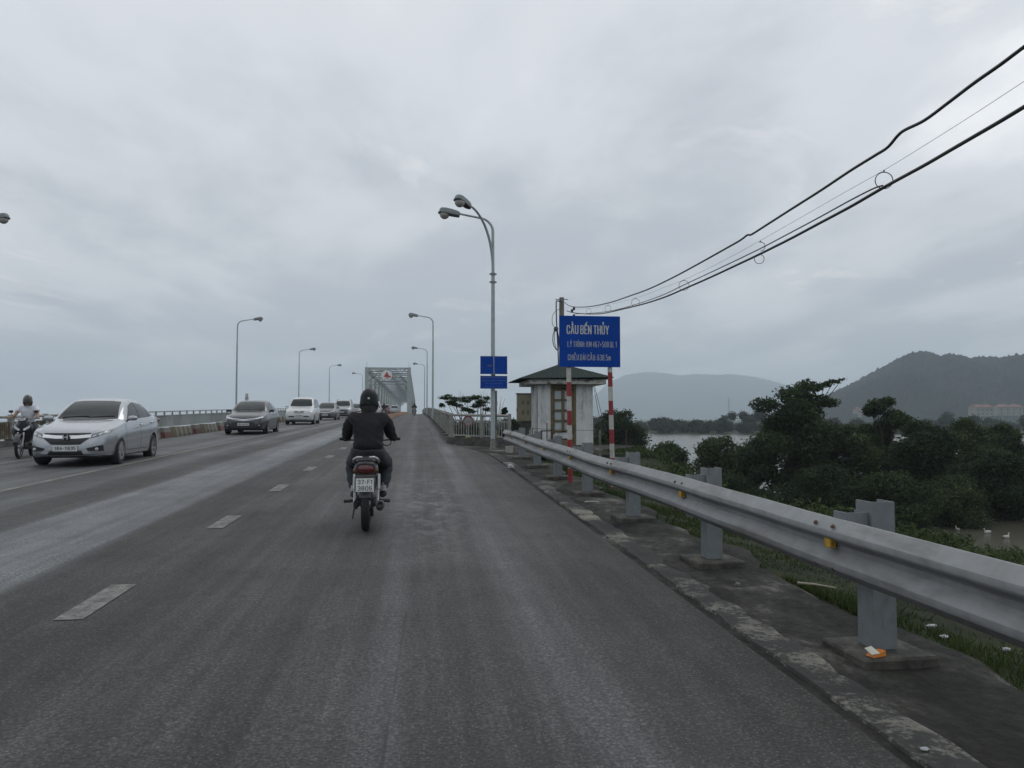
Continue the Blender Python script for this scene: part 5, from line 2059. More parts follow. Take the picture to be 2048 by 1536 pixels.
M_LENSD = pm('headlight_smoked', (0.10, 0.11, 0.12), 0.15, 0.2, 0.3, 40, coat=1.0)
SED = dict(L=4.44, hw=.8475, fa=.86, ra=3.46, wrad=.30, spokes=5,
           w=[(0, .52), (.04, .62), (.12, .69), (.28, .745), (.50, .795), (.75, .835), (1.0, .843), (2.2, .8475), (3.4, .845), (3.9, .82), (4.25, .75), (4.40, .66), (4.44, .58)],
           top=[(0, .50), (.03, .58), (.10, .68), (.25, .775), (.55, .865), (.9, .93), (1.18, .985), (1.55, 1.20), (1.85, 1.352), (2.1, 1.435), (2.45, 1.475), (2.9, 1.468), (3.3, 1.405), (3.6, 1.285), (3.85, 1.165), (4.0, 1.115), (4.3, 1.085), (4.40, 1.03), (4.44, .92)],
           belt=[(0, .48), (.10, .64), (.3, .73), (.8, .83), (1.2, .90), (2, .955), (3, 1.00), (4.0, 1.04), (4.44, .90)],
           bot=[(0, .26), (.05, .21), (.3, .185), (1, .17), (3.5, .18), (4.1, .24), (4.44, .34)],
           wr=[(0, .42), (.3, .60), (.9, .66), (1.2, .685), (1.7, .645), (2.2, .585), (3.2, .575), (3.7, .60), (4.1, .64), (4.44, .50)],
           mirror=(1.50, .955), plate_f=.375, plate_r=.78, handles=[(2.42, .86), (3.32, .91)], handle_mat=M_CHROME,
           side=[([(1.52, .99), (2.33, 1.01)], [(1.98, 1.30), (2.33, 1.385)]), ([(2.40, 1.015), (3.18, 1.045)], [(2.40, 1.388), (3.14, 1.345)]), ([(3.23, 1.05), (3.55, 1.075)], [(3.20, 1.33), (3.26, 1.30)])],
           seams=[([(1.30, .30), (1.22, .88)], [(1.309, .30), (1.229, .88)]), ([(2.36, .28), (2.365, 1.0)], [(2.369, .28), (2.374, 1.0)]), ([(3.02, .30), (3.32, .95)], [(3.029, .30), (3.329, .95)]), ([(1.35, .295), (3.0, .295)], [(1.35, .304), (3.0, .304)]), ([(1.7, .76), (2.6, .815), (3.9, .93)], [(1.7, .768), (2.6, .823), (3.9, .937)])],
           front=dict(ws=([(-.63, 1.005), (-.3, .985), (0, .98), (.3, .985), (.63, 1.005)], [(-.50, 1.385), (-.3, 1.408), (0, 1.412), (.3, 1.408), (.50, 1.385)]),
                      items=[('upper_grille', M_BLACK, [(-.44, .665), (0, .640), (.44, .665)], [(-.46, .695), (0, .690), (.46, .695)], False),
                             ('grille_bar', M_CHROME, [(-.47, .600), (-.2, .575), (0, .575), (.2, .575), (.47, .600)], [(-.47, .665), (-.2, .640), (0, .640), (.2, .640), (.47, .665)], False),
                             ('lower_grille', M_BLACK, [(-.28, .455), (0, .450), (.28, .455)], [(-.45, .590), (0, .565), (.45, .590)], False),
                             ('headlight', M_LENSD, [(.46, .585), (.60, .625), (.755, .695)], [(.48, .668), (.62, .722), (.765, .765)], True),
                             ('headlight_reflector', M_LENS, [(.49, .605), (.56, .622)], [(.50, .640), (.57, .665)], True),
                             ('headlight_reflector', M_LENS, [(.60, .640), (.655, .660)], [(.61, .680), (.66, .703)], True),
                             ('indicator', M_LENS, [(.69, .680), (.74, .700)], [(.69, .722), (.745, .748)], True),
                             ('fog_recess', M_BLACK, [(.44, .325), (.70, .315)], [(.40, .375), (.69, .445)], True),
                             ('intake', M_BLACK, [(-.35, .245), (.35, .245)], [(-.30, .330), (.30, .330)], False),
                             ('bumper_wing', M_ALLOY, [(.34, .262), (.50, .268)], [(.33, .34), (.40, .345)], True),
                             ('splitter', M_ALLOY, [(-.60, .225), (0, .215), (.60, .225)], [(-.60, .245), (0, .236), (.60, .245)], False)],
                      fog=[(.60, .36, .035)]),
           rear=dict(rw=([(-.55, 1.14), (.55, 1.14)], [(-.48, 1.36), (.48, 1.36)]), items=[('tail_light', M_RED, [(.50, .86), (.66, .88)], [(.48, 1.0), (.66, 1.0)], True)]))

silver = paint('silver_paint', (0.37, 0.385, 0.41), .6, .26, .9)
CY = 18.55
car1 = make_car('silver_car', SED, silver, (-7.34, CY, zr(CY)), R(3.0), 'silver sedan with a chrome grille bar, the nearest oncoming car at left', 'oncoming cars in the left lane', plate='38A-11635')
# emblem: a chrome letter H on the grille
em = MB()
em.box((-.040, 0, 0), (.022, .014, .10))
em.box((.040, 0, 0), (.022, .014, .10))
em.box((0, 0, 0), (.06, .014, .022))
em.build('emblem', M_CHROME, car1, M=Matrix.Translation((0, -SED['fa'] - .030, .612)))
MB().box((0, .014, 0), (.135, .012, .125)).build('emblem_backing', M_BLACK, car1, M=Matrix.Translation((0, -SED['fa'] - .012, .612)), bevel=.004)
amb = MB()
# window chrome strip is omitted; orange tail lamp corner shows at the rear side
for s in (-1, 1):
    amb = MB().box((s * .752, 4.16 - .86, .95), (.05, .20, .10))
    amb.build('tail_light', M_RED, car1, bevel=.02)

import copy


def scaleS(S, kx=1, ky=1, kz=1, **over):
    T = copy.copy(S)
    for k in ('w', 'wr'):
        T[k] = [(a * ky, b_ * kx) for a, b_ in S[k]]
    for k in ('top', 'belt', 'bot'):
        T[k] = [(a * ky, b_ * kz) for a, b_ in S[k]]
    T['L'] = S['L'] * ky
    T['fa'], T['ra'], T['hw'] = S['fa'] * ky, S['ra'] * ky, S['hw'] * kx
    sc2 = lambda Pl, a, b_: [(p[0] * a, p[1] * b_) for p in Pl]
    T['side'] = [(sc2(A, ky, kz), sc2(B, ky, kz)) for A, B in S['side']]
    T['seams'] = [(sc2(A, ky, kz), sc2(B, ky, kz)) for A, B in S['seams']]
    T['handles'] = [(a * ky, b_ * kz) for a, b_ in S['handles']]
    T['mirror'] = (S['mirror'][0] * ky, S['mirror'][1] * kz)
    F = S['front']
    T['front'] = dict(ws=(sc2(F['ws'][0], kx, kz), sc2(F['ws'][1], kx, kz)), items=[(n, m_, sc2(A, kx, kz), sc2(B, kx, kz), q) for n, m_, A, B, q in F['items']], fog=F.get('fog', []))
    Q = S['rear']
    T['rear'] = dict(rw=(sc2(Q['rw'][0], kx, kz), sc2(Q['rw'][1], kx, kz)), items=[(n, m_, sc2(A, kx, kz), sc2(B, kx, kz), q) for n, m_, A, B, q in Q['items']])
    T.update(over)
    return T


SED2 = scaleS(SED, 1.045, 1.04, 1.0, mirror_mat=M_BLACK, plate_f=.42)
SED2['front'] = dict(ws=SED2['front']['ws'],
                     items=[('upper_grille', M_CHROME, [(-.50, .655), (0, .595), (.50, .655)], [(-.50, .675), (0, .625), (.50, .675)], False),
                            ('grille_bar', M_CHROME, [(-.42, .605), (0, .555), (.42, .605)], [(-.42, .62), (0, .575), (.42, .62)], False),
                            ('headlight', M_LENS, [(.42, .615), (.60, .640), (.76, .715)], [(.46, .680), (.62, .722), (.77, .752)], True),
                            ('lower_grille', M_BLACK, [(-.50, .265), (.50, .265)], [(-.42, .52), (.42, .52)], False),
                            ('fog_recess', M_BLACK, [(.56, .32), (.70, .32)], [(.56, .42), (.70, .44)], True)], fog=[(.64, .37, .03)])
dark = paint('dark_slate_paint', (0.022, 0.024, 0.030), .2, .3, .6)
car2 = make_car('dark_car', SED2, dark, (-7.30, 35.6, zr(35.6)), R(1.2), 'dark slate sedan with a thin chrome grille, second in the oncoming line', 'oncoming cars in the left lane', plate='38A-044.52')

MPV = dict(L=4.58, hw=.885, fa=.80, ra=3.55, wrad=.33, spokes=5, cat='minivan',
           w=[(0, .60), (.04, .70), (.12, .78), (.28, .84), (.6, .875), (2.2, .885), (3.9, .88), (4.3, .84), (4.5, .78), (4.58, .72)],
           top=[(0, .60), (.03, .68), (.10, .80), (.25, .90), (.6, 1.0), (.95, 1.08), (1.15, 1.14), (1.5, 1.42), (1.75, 1.60), (2.0, 1.70), (2.5, 1.75), (3.6, 1.74), (4.1, 1.70), (4.3, 1.60), (4.45, 1.25), (4.55, 1.0), (4.58, .8)],
           belt=[(0, .56), (.10, .74), (.3, .84), (.8, .95), (1.2, 1.04), (2.5, 1.08), (4.2, 1.12), (4.58, .8)],
           bot=[(0, .32), (.05, .26), (.3, .24), (1, .22), (3.5, .22), (4.3, .28), (4.58, .38)],
           wr=[(0, .50), (.3, .68), (.9, .72), (1.2, .745), (1.7, .70), (2.1, .665), (3.8, .655), (4.3, .66), (4.58, .60)],
           mirror=(1.45, 1.08), plate_f=.56, plate_r=.8, handles=[(2.3, .95), (3.3, .98)],
           side=[([(1.48, 1.10), (2.28, 1.12)], [(1.85, 1.54), (2.28, 1.62)]), ([(2.36, 1.12), (3.2, 1.14)], [(2.36, 1.625), (3.2, 1.63)]), ([(3.28, 1.14), (4.05, 1.17)], [(3.28, 1.63), (4.0, 1.58)])],
           seams=[([(2.32, .3), (2.33, 1.1)], [(2.33, .3), (2.34, 1.1)])],
           front=dict(ws=([(-.68, 1.155), (0, 1.135), (.68, 1.155)], [(-.58, 1.60), (0, 1.63), (.58, 1.60)]),
                      items=[('upper_grille', M_BLACK, [(-.30, .795), (-.04, .785)], [(-.32, .835), (-.04, .830)], True),
                             ('grille', M_BLACK, [(-.27, .70), (.27, .70)], [(-.30, .745), (.30, .745)], False),
                             ('headlight', M_LENS, [(.42, .70), (.78, .76)], [(.40, .84), (.74, .94)], True),
                             ('bumper_intake', M_BLACK, [(.30, .46), (.66, .46)], [(.26, .535), (.64, .54)], True),
                             ('lower_lip', M_ALLOY, [(-.7, .30), (.7, .30)], [(-.7, .37), (.7, .37)], False)], fog=[(.62, .50, .04)]),
           rear=dict(rw=([(-.60, 1.18), (.60, 1.18)], [(-.56, 1.58), (.56, 1.58)]), items=[('tail_light', M_RED, [(.64, .90), (.76, .92)], [(.62, 1.22), (.72, 1.22)], True)]))
whitep = paint('white_paint', (0.50, 0.51, 0.52), .1, .35, .7)
car3 = make_car('white_minivan', MPV, whitep, (-7.35, 51.6, zr(51.6)), R(1), 'white minivan behind the dark sedan in the oncoming lane', 'oncoming cars in the left lane', plate='37A-218.40')
SED3 = scaleS(SED2, .97, .95, 1.0)
grayp = paint('charcoal_paint', (0.065, 0.068, 0.075), .4, .35, .7)
car4 = make_car('charcoal_car', SED3, grayp, (-7.45, 66.6, zr(66.6)), 0, 'charcoal sedan half hidden behind the white minivan', 'oncoming cars in the left lane', plate='38A-2160')
SUV = scaleS(MPV, 1.02, 1.0, 1.02, rails=(1.9, 3.9), cat='off-roader')
SUV['front'] = dict(ws=SUV['front']['ws'], items=[('lower_grille', M_BLACK, [(-.66, .36), (.66, .36)], [(-.60, .80), (.60, .80)], False),
                                                  ('headlight', M_LENS, [(.50, .80), (.78, .82)], [(.50, .93), (.76, .94)], True)])
suvp = paint('pale_grey_paint', (0.26, 0.28, 0.30), .4, .35, .7)
car5 = make_car('grey_offroader', SUV, suvp, (-7.25, 78.6, zr(78.6)), 0, 'silver grey off-roader with roof rails and a dark lower front, farther up the oncoming lane', 'oncoming cars in the left lane', plate='38A-9016')
car6 = make_car('dark_car', SED3, dark, (-7.15, 92.0, zr(92)), 0, 'small looking dark car behind the grey off-roader, mostly hidden beside the rider shoulder', 'oncoming cars in the left lane')
# traffic going the same way, seen from behind
awayS = scaleS(MPV, 1.0, .95, 1.0)
make_car('white_minivan', awayS, whitep, (-5.32, 101.5, zr(101.5)), math.pi, 'white minivan driving away with a red tail light beside the rider helmet', 'cars driving away towards the bridge')
maroon = paint('maroon_paint', (0.16, 0.07, 0.07), .3, .35, .7)
make_car('maroon_car', scaleS(MPV, .98, .92, .88), maroon, (-5.0, 124.5, zr(124.5)), math.pi, 'dull maroon car driving away in front of the white minivan', 'cars driving away towards the bridge')
silv2 = paint('silver_van_paint', (0.30, 0.32, 0.33), .4, .35, .7)
make_car('silver_minivan', scaleS(MPV, 1.0, 1.0, .93), silv2, (-4.35, 153.5, zr(153.5)), math.pi, 'silver minivan driving away, farthest of the cars before the bridge portal', 'cars driving away towards the bridge')


# ================================================================== PEOPLE
def skin_mesh(verts, edges, radii, root=0, sub=2):
    me = bpy.data.meshes.new('skin')
    me.from_pydata([Vector(v) for v in verts], edges, [])
    o = bpy.data.objects.new('skin', me)
    COL.objects.link(o)
    o.modifiers.new('s', 'SKIN')
    sk = me.skin_vertices[0].data
    for i, r_ in enumerate(radii):
        sk[i].radius = (r_, r_) if not isinstance(r_, tuple) else r_
        sk[i].use_root = (i == root)
    if sub:
        m_ = o.modifiers.new('u', 'SUBSURF')
        m_.levels = sub
        m_.render_levels = sub
    dg = bpy.context.evaluated_depsgraph_get()
    dg.update()
    r_ = bpy.data.meshes.new_from_object(o.evaluated_get(dg))
    bpy.data.objects.remove(o)
    return r_


def join_meshes(name, mes, mat, parent, smooth=True):
    bm = bmesh.new()
    for m_ in mes:
        bm.from_mesh(m_)
    me = bpy.data.meshes.new(name)
    bm.to_mesh(me)
    bm.free()
    me.materials.append(mat)
    for p in me.polygons:
        p.use_smooth = True
        p.material_index = 0
    return link_mesh(name, me, parent)


def chain(*groups):
    """groups of (list of (pos, radius)) ; first group is a chain, the others start from an index of an existing vertex"""
    V, E, Rr = [], [], []
    for g in groups:
        start, pts = g
        prev = start
        for p, r_ in pts:
            V.append(p)
            Rr.append(r_)
            if prev is not None:
                E.append((prev, len(V) - 1))
            prev = len(V) - 1
    return V, E, Rr


M_SKIN = pm('skin', (0.30, 0.17, 0.11), .55, 0, .1, 12)


def rider(loc, rz, label, jacket, trousers, helmet, shoes, sleeves='long', back=True, group=None, bulky=1.0, helmet_dot=True):
    """seated motorcyclist; frame: y forward, origin under the rear tyre contact"""
    o = thing('person', loc, rz, label, 'person', group)
    neck = Vector((0, .545, 1.30))
    head = Vector((0, .575, 1.405))
    sh = [Vector((s * .175, .52, 1.235)) for s in (-1, 1)]
    el = [Vector((s * .250, .66, 1.03)) for s in (-1, 1)]
    ha = [Vector((s * .285, .925, .965)) for s in (-1, 1)]
    hip = [Vector((s * .095, .40, .80)) for s in (-1, 1)]
    kn = [Vector((s * .205, .80, .68)) for s in (-1, 1)]
    ft = [Vector((s * .165, .60, .35)) for s in (-1, 1)]
    b = bulky
    # continuous body
    V, E, Rr = chain((None, [((0, .40, .83), .09), ((0, .43, .98), .085), ((0, .47, 1.10), .09), ((0, .505, 1.20), .08), (neck, .055), (head - Vector((0, 0, .04)), .062), (head + Vector((0, 0, .035)), .075)]),
                     (3, [(sh[0], .048), (el[0], .040), (ha[0] - Vector((0, .05, -.012)), .027)]),
                     (3, [(sh[1], .048), (el[1], .040), (ha[1] - Vector((0, .05, -.012)), .027)]),
                     (0, [(hip[0], .070), (kn[0], .048), (ft[0] + Vector((0, 0, .07)), .034)]),
                     (0, [(hip[1], .070), (kn[1], .048), (ft[1] + Vector((0, 0, .07)), .034)]))
    mes = [skin_mesh(V, E, Rr, 0, 2)]
    for s, h in zip((-1, 1), ha):
        # palm on the grip, fingers curled over and under it, thumb below
        pv, pe, pr = chain((None, [(h + Vector((0, -.055, .012)), .026), (h + Vector((0, -.02, .030)), .030), (h + Vector((0, .015, .028)), .024)]))
        mes.append(skin_mesh(pv, pe, pr, 0, 1))
        for k in range(4):
            x = s * (.030 - .020 * k)
            ln = (.9, 1.0, .95, .8)[k]
            q = [(h + Vector((x, .005, .030)), .0095), (h + Vector((x, .034 * ln, .020)), .0090), (h + Vector((x, .040 * ln, -.008)), .0085), (h + Vector((x, .020 * ln, -.022)), .0078)]
            mes.append(skin_mesh(*chain((None, q)), 0, 1))
        q = [(h + Vector((-s * .025, -.03, .015)), .012), (h + Vector((-s * .042, -.005, -.004)), .0105), (h + Vector((-s * .030, .016, -.018)), .009)]
        mes.append(skin_mesh(*chain((None, q)), 0, 1))
    # head with a shaped face (front is +y): skull, jaw, nose, ears
    hm = MB()
    c = head
    rings = []
    for z, w, f_, bk in ((-.115, .030, .035, .02), (-.10, .045, .062, .040), (-.075, .058, .078, .062), (-.045, .066, .084, .078), (-.01, .072, .084, .092), (.03, .075, .084, .098), (.065, .070, .076, .092), (.095, .052, .056, .070), (.112, .02, .02, .03)):
        ring = []
        for i in range(20):
            a = 2 * math.pi * i / 20
            ca, sa = math.cos(a), math.sin(a)
            y_ = (f_ if sa > 0 else bk) * sa
            x_ = w * ca
            if abs(i - 5) <= 0 and -.06 < z < .0:
                y_ += .016 if z < -.02 else .010
            ring.append((c.x + x_, c.y + y_ + .005, c.z + z))
        rings.append(ring)
    hm.loft(rings)
    for s in (-1, 1):
        hm.ball((c.x + s * .075, c.y - .01, c.z - .03), (.010, .018, .030), 8)
    hm.box((c.x, c.y + .094, c.z - .032), (.018, .022, .030), taper=.4)
    mes.append(hm.mesh('head', M_SKIN))
    join_meshes('body', mes, M_SKIN, o)
    for s in (-1, 1):
        MB().ball((c.x + s * .028, c.y + .083, c.z + .004), (.011, .006, .005), 8).build('eye', M_BLACK, o)
        MB().box((c.x + s * .028, c.y + .089, c.z + .020), (.030, .006, .006)).build('eyebrow', M_BLACK, o)
    MB().box((c.x, c.y + .083, c.z - .068), (.040, .008, .008)).build('mouth', pm('lips', (.25, .10, .08), .6), o, bevel=.002)
    # jacket or shirt
    arm_r = (.085 * b, .072 * b, .046 * b)
    if sleeves == 'long':
        V, E, Rr = chain((None, [((0, .385, .80), (.195 * b, .150)), ((0, .42, .93), (.188 * b, .142)), ((0, .455, 1.06), (.192 * b, .145)), ((0, .495, 1.17), (.178 * b, .125)), (neck + Vector((0, -.01, -.055)), .102), (neck + Vector((0, -.008, .005)), .066)]),
                         (3, [(sh[0] + Vector((0, 0, -.026)), .084 * b), (sh[0] * .45 + el[0] * .55, arm_r[0]), (el[0], arm_r[1]), (el[0] * .35 + ha[0] * .65, arm_r[2] * 1.15), (ha[0] - Vector((0, .055, -.012)), arm_r[2] * .85)]),
                         (3, [(sh[1] + Vector((0, 0, -.026)), .084 * b), (sh[1] * .45 + el[1] * .55, arm_r[0]), (el[1], arm_r[1]), (el[1] * .35 + ha[1] * .65, arm_r[2] * 1.15), (ha[1] - Vector((0, .055, -.012)), arm_r[2] * .85)]))
    else:
        V, E, Rr = chain((None, [((0, .385, .80), (.175, .145)), ((0, .42, .93), (.165, .138)), ((0, .455, 1.06), (.175, .140)), ((0, .495, 1.17), (.165, .125)), (neck + Vector((0, -.01, -.05)), .070), (neck + Vector((0, -.006, -.01)), .058)]),
                         (3, [(sh[0], .078), (sh[0] * .42 + el[0] * .58, .070)]), (3, [(sh[1], .078), (sh[1] * .42 + el[1] * .58, .070)]))
    j = skin_mesh(V, E, Rr, 0, 3)
    # cloth folds
    for v in j.vertices:
        p = v.co
        d = .0035 * math.sin(p.z * 47 + 5 * math.sin(p.x * 11 + p.z * 6)) + .004 * math.sin(p.x * 38 + p.z * 23 + 2 * math.sin(p.z * 9)) + .0025 * math.sin(p.z * 88 + p.x * 61)
        v.co = p + v.normal * d
    join_meshes('jacket' if sleeves == 'long' else 'shirt', [j], jacket, o)
    if sleeves == 'long':
        for h, e_ in zip(ha, el):
            dd = (h - e_).normalized()
            MB().tube([h - Vector((0, .062, -.012)) - dd * .02, h - Vector((0, .062, -.012)) + dd * .012], [.042, .040], 12).build('cuff', jacket, o, smooth=60)
        MB().tube([neck + Vector((0, -.012, -.012)), neck + Vector((0, -.004, .03))], [.072, .066], 16).build('collar', jacket, o, smooth=60)
    # trousers
    V, E, Rr = chain((None, [((0, .39, .86), (.165, .14)), ((0, .39, .80), (.175, .145))]),
                     (1, [(hip[0] + Vector((-.02, .05, -.01)), .105), (kn[0] * .55 + hip[0] * .45, .092), (kn[0], .080), (kn[0] * .4 + ft[0] * .6, .070), (ft[0] + Vector((0, 0, .060)), .058)]),
                     (1, [(hip[1] + Vector((.02, .05, -.01)), .105), (kn[1] * .55 + hip[1] * .45, .092), (kn[1], .080), (kn[1] * .4 + ft[1] * .6, .070), (ft[1] + Vector((0, 0, .060)), .058)]))
    t_ = skin_mesh(V, E, Rr, 0, 2)
    for v in t_.vertices:
        p = v.co
        v.co = p + v.normal * (.005 * math.sin(p.z * 50 + p.y * 20) + .003 * math.sin(p.z * 95 + p.x * 30))
    join_meshes('trousers', [t_], trousers, o)
    for s, f_ in zip((-1, 1), ft):
        rings = []
        for y_, w, h_ in ((-.095, .028, .05), (-.07, .038, .075), (0, .042, .075), (.07, .045, .055), (.14, .042, .042), (.175, .022, .028)):
            rings.append([(f_.x + w * math.cos(a), f_.y + y_ + .02, f_.z - .045 + max(-.0, h_ * (.5 + .5 * math.sin(a)))) for a in [2 * math.pi * i / 12 for i in range(12)]])
        MB().loft(rings).build('shoe', shoes, o, smooth=60)
        MB().tube([f_ + Vector((0, -.035, .02)), f_ + Vector((0, -.01, .085))], [.036, .038], 12).build('sock', pm('grey_sock', (.30, .33, .35), .9), o, smooth=60)
    MB().tube([neck + Vector((0, -.022, -.02)), neck + Vector((0, -.028, .03)), head + Vector((0, -.026, -.03))], [.088, .088, .090], 16).build('hair', pm('dark_hair', (.010, .009, .009), .8), o, smooth=60)
    # helmet
    prof = []
    for i in range(11):
        a = math.pi / 2 * i / 10
        prof.append((.120 * math.cos(a), .138 * math.sin(a)))
    hb = MB()
    hrings = [[(r_ * .93 * math.cos(2 * math.pi * k / 28), r_ * 1.12 * math.sin(2 * math.pi * k / 28) , z + (-.028 if r_ > .11 else 0)) for k in range(28)] for r_, z in [(.106, -.06), (.114, -.045), (.117, -.015)] + [(q_ * .94, z_) for q_, z_ in prof[1:-1]]]
    hb.loft(hrings, cap=False)
    hb.add(hrings[-1], [tuple(range(28))])
    hb.build('helmet', helmet, o, smooth=70, M=Matrix.Translation(head + Vector((0, -.006, .012))) @ Matrix.Rotation(R(-4), 4, 'X'))
    # neck guard part of helmet behind the ears
    mb = MB()
    rg = []
    for z, k in ((-.115, .80), (-.09, .92), (-.05, 1.0)):
        rg.append([(.113 * k * math.cos(a), -.006 + .132 * k * math.sin(a), z) for a in [math.pi + math.pi * i / 14 for i in range(15)]])
    rg2 = [[(x * .93, y_ * .93, z) for x, y_, z in r_] for r_ in rg]
    mb.loft([a_ + list(reversed(b2)) for a_, b2 in zip(rg, rg2)], closed=True, cap=True)
    mb.build('helmet_guard', helmet, o, smooth=60, M=Matrix.Translation(head + Vector((0, -.004, .012))))
    mb = MB()
    mb.tube([head + Vector((-.10, .01, -.06)), head + Vector((-.06, .05, -.125)), head + Vector((0, .065, -.14)), head + Vector((.06, .05, -.125)), head + Vector((.10, .01, -.06))], .006, 6)
    mb.build('chin_strap', M_BLACK, o)
    if not back:
        mb = MB()
        mb.loft([[(x * 1.0, .135 + dy_ - abs(x) * .45, z) for z in (.012, .020)] for x, dy_ in ((-.09, 0), (-.05, .02), (0, .03), (.05, .02), (.09, 0))], closed=False, cap=False)
        mb.build('visor_peak', M_BLACK, o, M=Matrix.Translation(head))
    if helmet_dot:
        MB().ball((0, -.137, .018), (.013, .006, .012), 10).build('helmet_badge', M_SIGNW, o, M=Matrix.Translation(head + Vector((0, -.002, .012))))
    return o


# ================================================================== MOTORBIKES
M_FRAME = pm('engine_dark', (.035, .035, .034), .5, .5, .3, 20)
M_ENG = pm('engine_metal', (.12, .12, .115), .45, .7, .25, 20, dirt=(.05, .045, .035), dlo=.5, dhi=.7, dscale=9)


def motorbike(loc, rz, label, plastic, group=None, plate=None, front=False, lean=0):
    """frame: y forward, origin under the rear tyre contact"""
    o = thing('motorbike', loc, rz, label, 'motorbike', group)
    MYX = Matrix.Rotation(R(90), 4, 'Y')
    for y_, nm in ((0, 'rear_wheel'), (1.23, 'front_wheel')):
        rad, w = .285, (.042 if y_ == 0 else .036)
        prof = [(rad - .06, -w * .8), (rad - .02, -w), (rad - .004, -w * .55), (rad, 0), (rad - .004, w * .55), (rad - .02, w), (rad - .06, w * .8), (rad - .065, 0)]
        prof.append(prof[0])
        wh = MB().lathe(prof, 40, Matrix.Translation((0, y_, rad)) @ MYX, cap=False).build(nm, M_RUBBER, o, smooth=50)
        mb = MB()
        mb.lathe([(rad - .062, -.026), (rad - .055, -.026), (rad - .055, .026), (rad - .062, .026), (rad - .062, -.026)], 32, Matrix.Translation((0, y_, rad)) @ MYX, cap=False)
        mb.lathe([(.0, -.05), (.035, -.05), (.035, .05), (0, .05)], 14, Matrix.Translation((0, y_, rad)) @ MYX)
        for k in range(18):
            a = 2 * math.pi * k / 18
            mb.tube([(.03 * (-1) ** k, y_ + .03 * math.cos(a), rad + .03 * math.sin(a)), (0, y_ + (rad - .06) * math.cos(a + .3 * (-1) ** k), rad + (rad - .06) * math.sin(a + .3 * (-1) ** k))], .003, 4)
        mb.build('rim', M_ALLOY, wh)
    # rear mudguard
    def guard(yc, r0, a0, a1, w, nm, mat, zc=.285):
        rg = []
        for i in range(13):
            a = a0 + (a1 - a0) * i / 12
            ring = []
            for dx, dr in ((-w, -.035), (-w, -.004), (-w * .6, .008), (w * .6, .008), (w, -.004), (w, -.035), (w * .8, -.035), (w * .55, 0), (-w * .55, 0), (-w * .8, -.035)):
                ring.append((dx, yc + (r0 + dr) * math.cos(a), zc + (r0 + dr) * math.sin(a)))
            rg.append(ring)
        return MB().loft(rg).build(nm, mat, o, smooth=50)
    guard(0.03, .308, R(60), R(162), .062, 'rear_mudguard', pm('mudguard_grey', (.05, .052, .055), .4, 0, .2, 12))
    guard(1.23, .315, R(20), R(165), .058, 'front_mudguard', plastic)
    # tail body
    def hull(nm, mat, secs, par=o, sm=50):
        rg = []
        for y_, hw_, zb, zt in secs:
            ring = []
            for i in range(16):
                a = 2 * math.pi * i / 16
                ca, sa = math.cos(a), math.sin(a)
                ring.append((hw_ * math.copysign(abs(ca) ** .65, ca), y_, (zb + zt) / 2 + (zt - zb) / 2 * math.copysign(abs(sa) ** .7, sa)))
            rg.append(ring)
        return MB().loft(rg).build(nm, mat, par, smooth=sm)
    hull('tail_cowl', plastic, [(-.17, .085, .62, .70), (-.13, .115, .595, .735), (-.02, .130, .57, .745), (.15, .125, .53, .74), (.40, .115, .48, .72), (.62, .085, .45, .62), (.72, .05, .42, .52)])
    hull('seat', M_BLACK, [(-.10, .09, .735, .765), (-.02, .118, .73, .790), (.25, .125, .72, .795), (.55, .115, .70, .770), (.72, .08, .66, .74), (.78, .04, .64, .70)])
    # grab rail: pale arc behind the seat
    mb = MB()
    for s in (-1, 1):
        mb.tube([(s * .035, -.175, .795), (s * .085, -.165, .795), (s * .125, -.13, .770), (s * .135, -.04, .745), (s * .125, .05, .73)], [.012, .016, .016, .013, .012], 8)
    mb.build('grab_rail', M_ALLOY, o, smooth=60)
    hull('tail_light', M_RED, [(-.205, .055, .645, .70), (-.195, .085, .625, .715), (-.16, .095, .61, .72)])
    hull('light_surround', M_BLACK, [(-.19, .10, .60, .735), (-.15, .118, .59, .75), (-.10, .12, .60, .75)])
    for s in (-1, 1):
        MB().ball((s * .105, -.165, .655), (.028, .022, .034), 10).build('turn_signal', pm('dark_amber', (.10, .045, .012), .3), o, smooth=60)
    if plate is not None:
        pl = MB().box((0, 0, 0), (.184, .006, .138)).build('licence_plate', M_PLATE, o, M=Matrix.Translation((0, -.315, .515)) @ Matrix.Rotation(R(-7), 4, 'X'), bevel=.004)
        if plate:
            fit_text('plate_number', plate[0], -.074, .074, .009, .047, M_INK, pl, -.0045, ext=.0006, t=.15)
            fit_text('plate_number', plate[1], -.074, .074, -.057, .047, M_INK, pl, -.0045, ext=.0006, t=.15)
        mb = MB()
        mb.box((0, -.245, .60), (.20, .11, .025))
        for s in (-1, 1):
            mb.bar((s * .102, -.318, .435), (s * .102, -.290, .60), .010, .012)
        mb.build('plate_bracket', M_ENG, o)
    # shocks, swing arm, chain case
    for s in (-1, 1):
        mb = MB()
        mb.tube([(s * .125, 0, .31), (s * .125, .06, .44)], .014, 8)
        mb.tube([(s * .125, .06, .44), (s * .122, .11, .60)], .026, 10)
        mb.build('shock_absorber', M_ALLOY, o, smooth=60)
        mb = MB()
        mb.bar((s * .085, -.03, .285), (s * .085, .50, .30), .022, .045)
        mb.build('swing_arm', M_FRAME, o)
        # passenger pegs and rider pegs
        mb = MB()
        mb.tube([(s * .10, .25, .33), (s * .17, .20, .30), (s * .25, .20, .30)], [.012, .014, .018], 8)
        mb.build('passenger_peg', M_BLACK, o)
        mb = MB()
        mb.tube([(s * .08, .55, .27), (s * .22, .57, .27)], .015, 8)
        mb.build('footpeg', M_RUBBER, o)
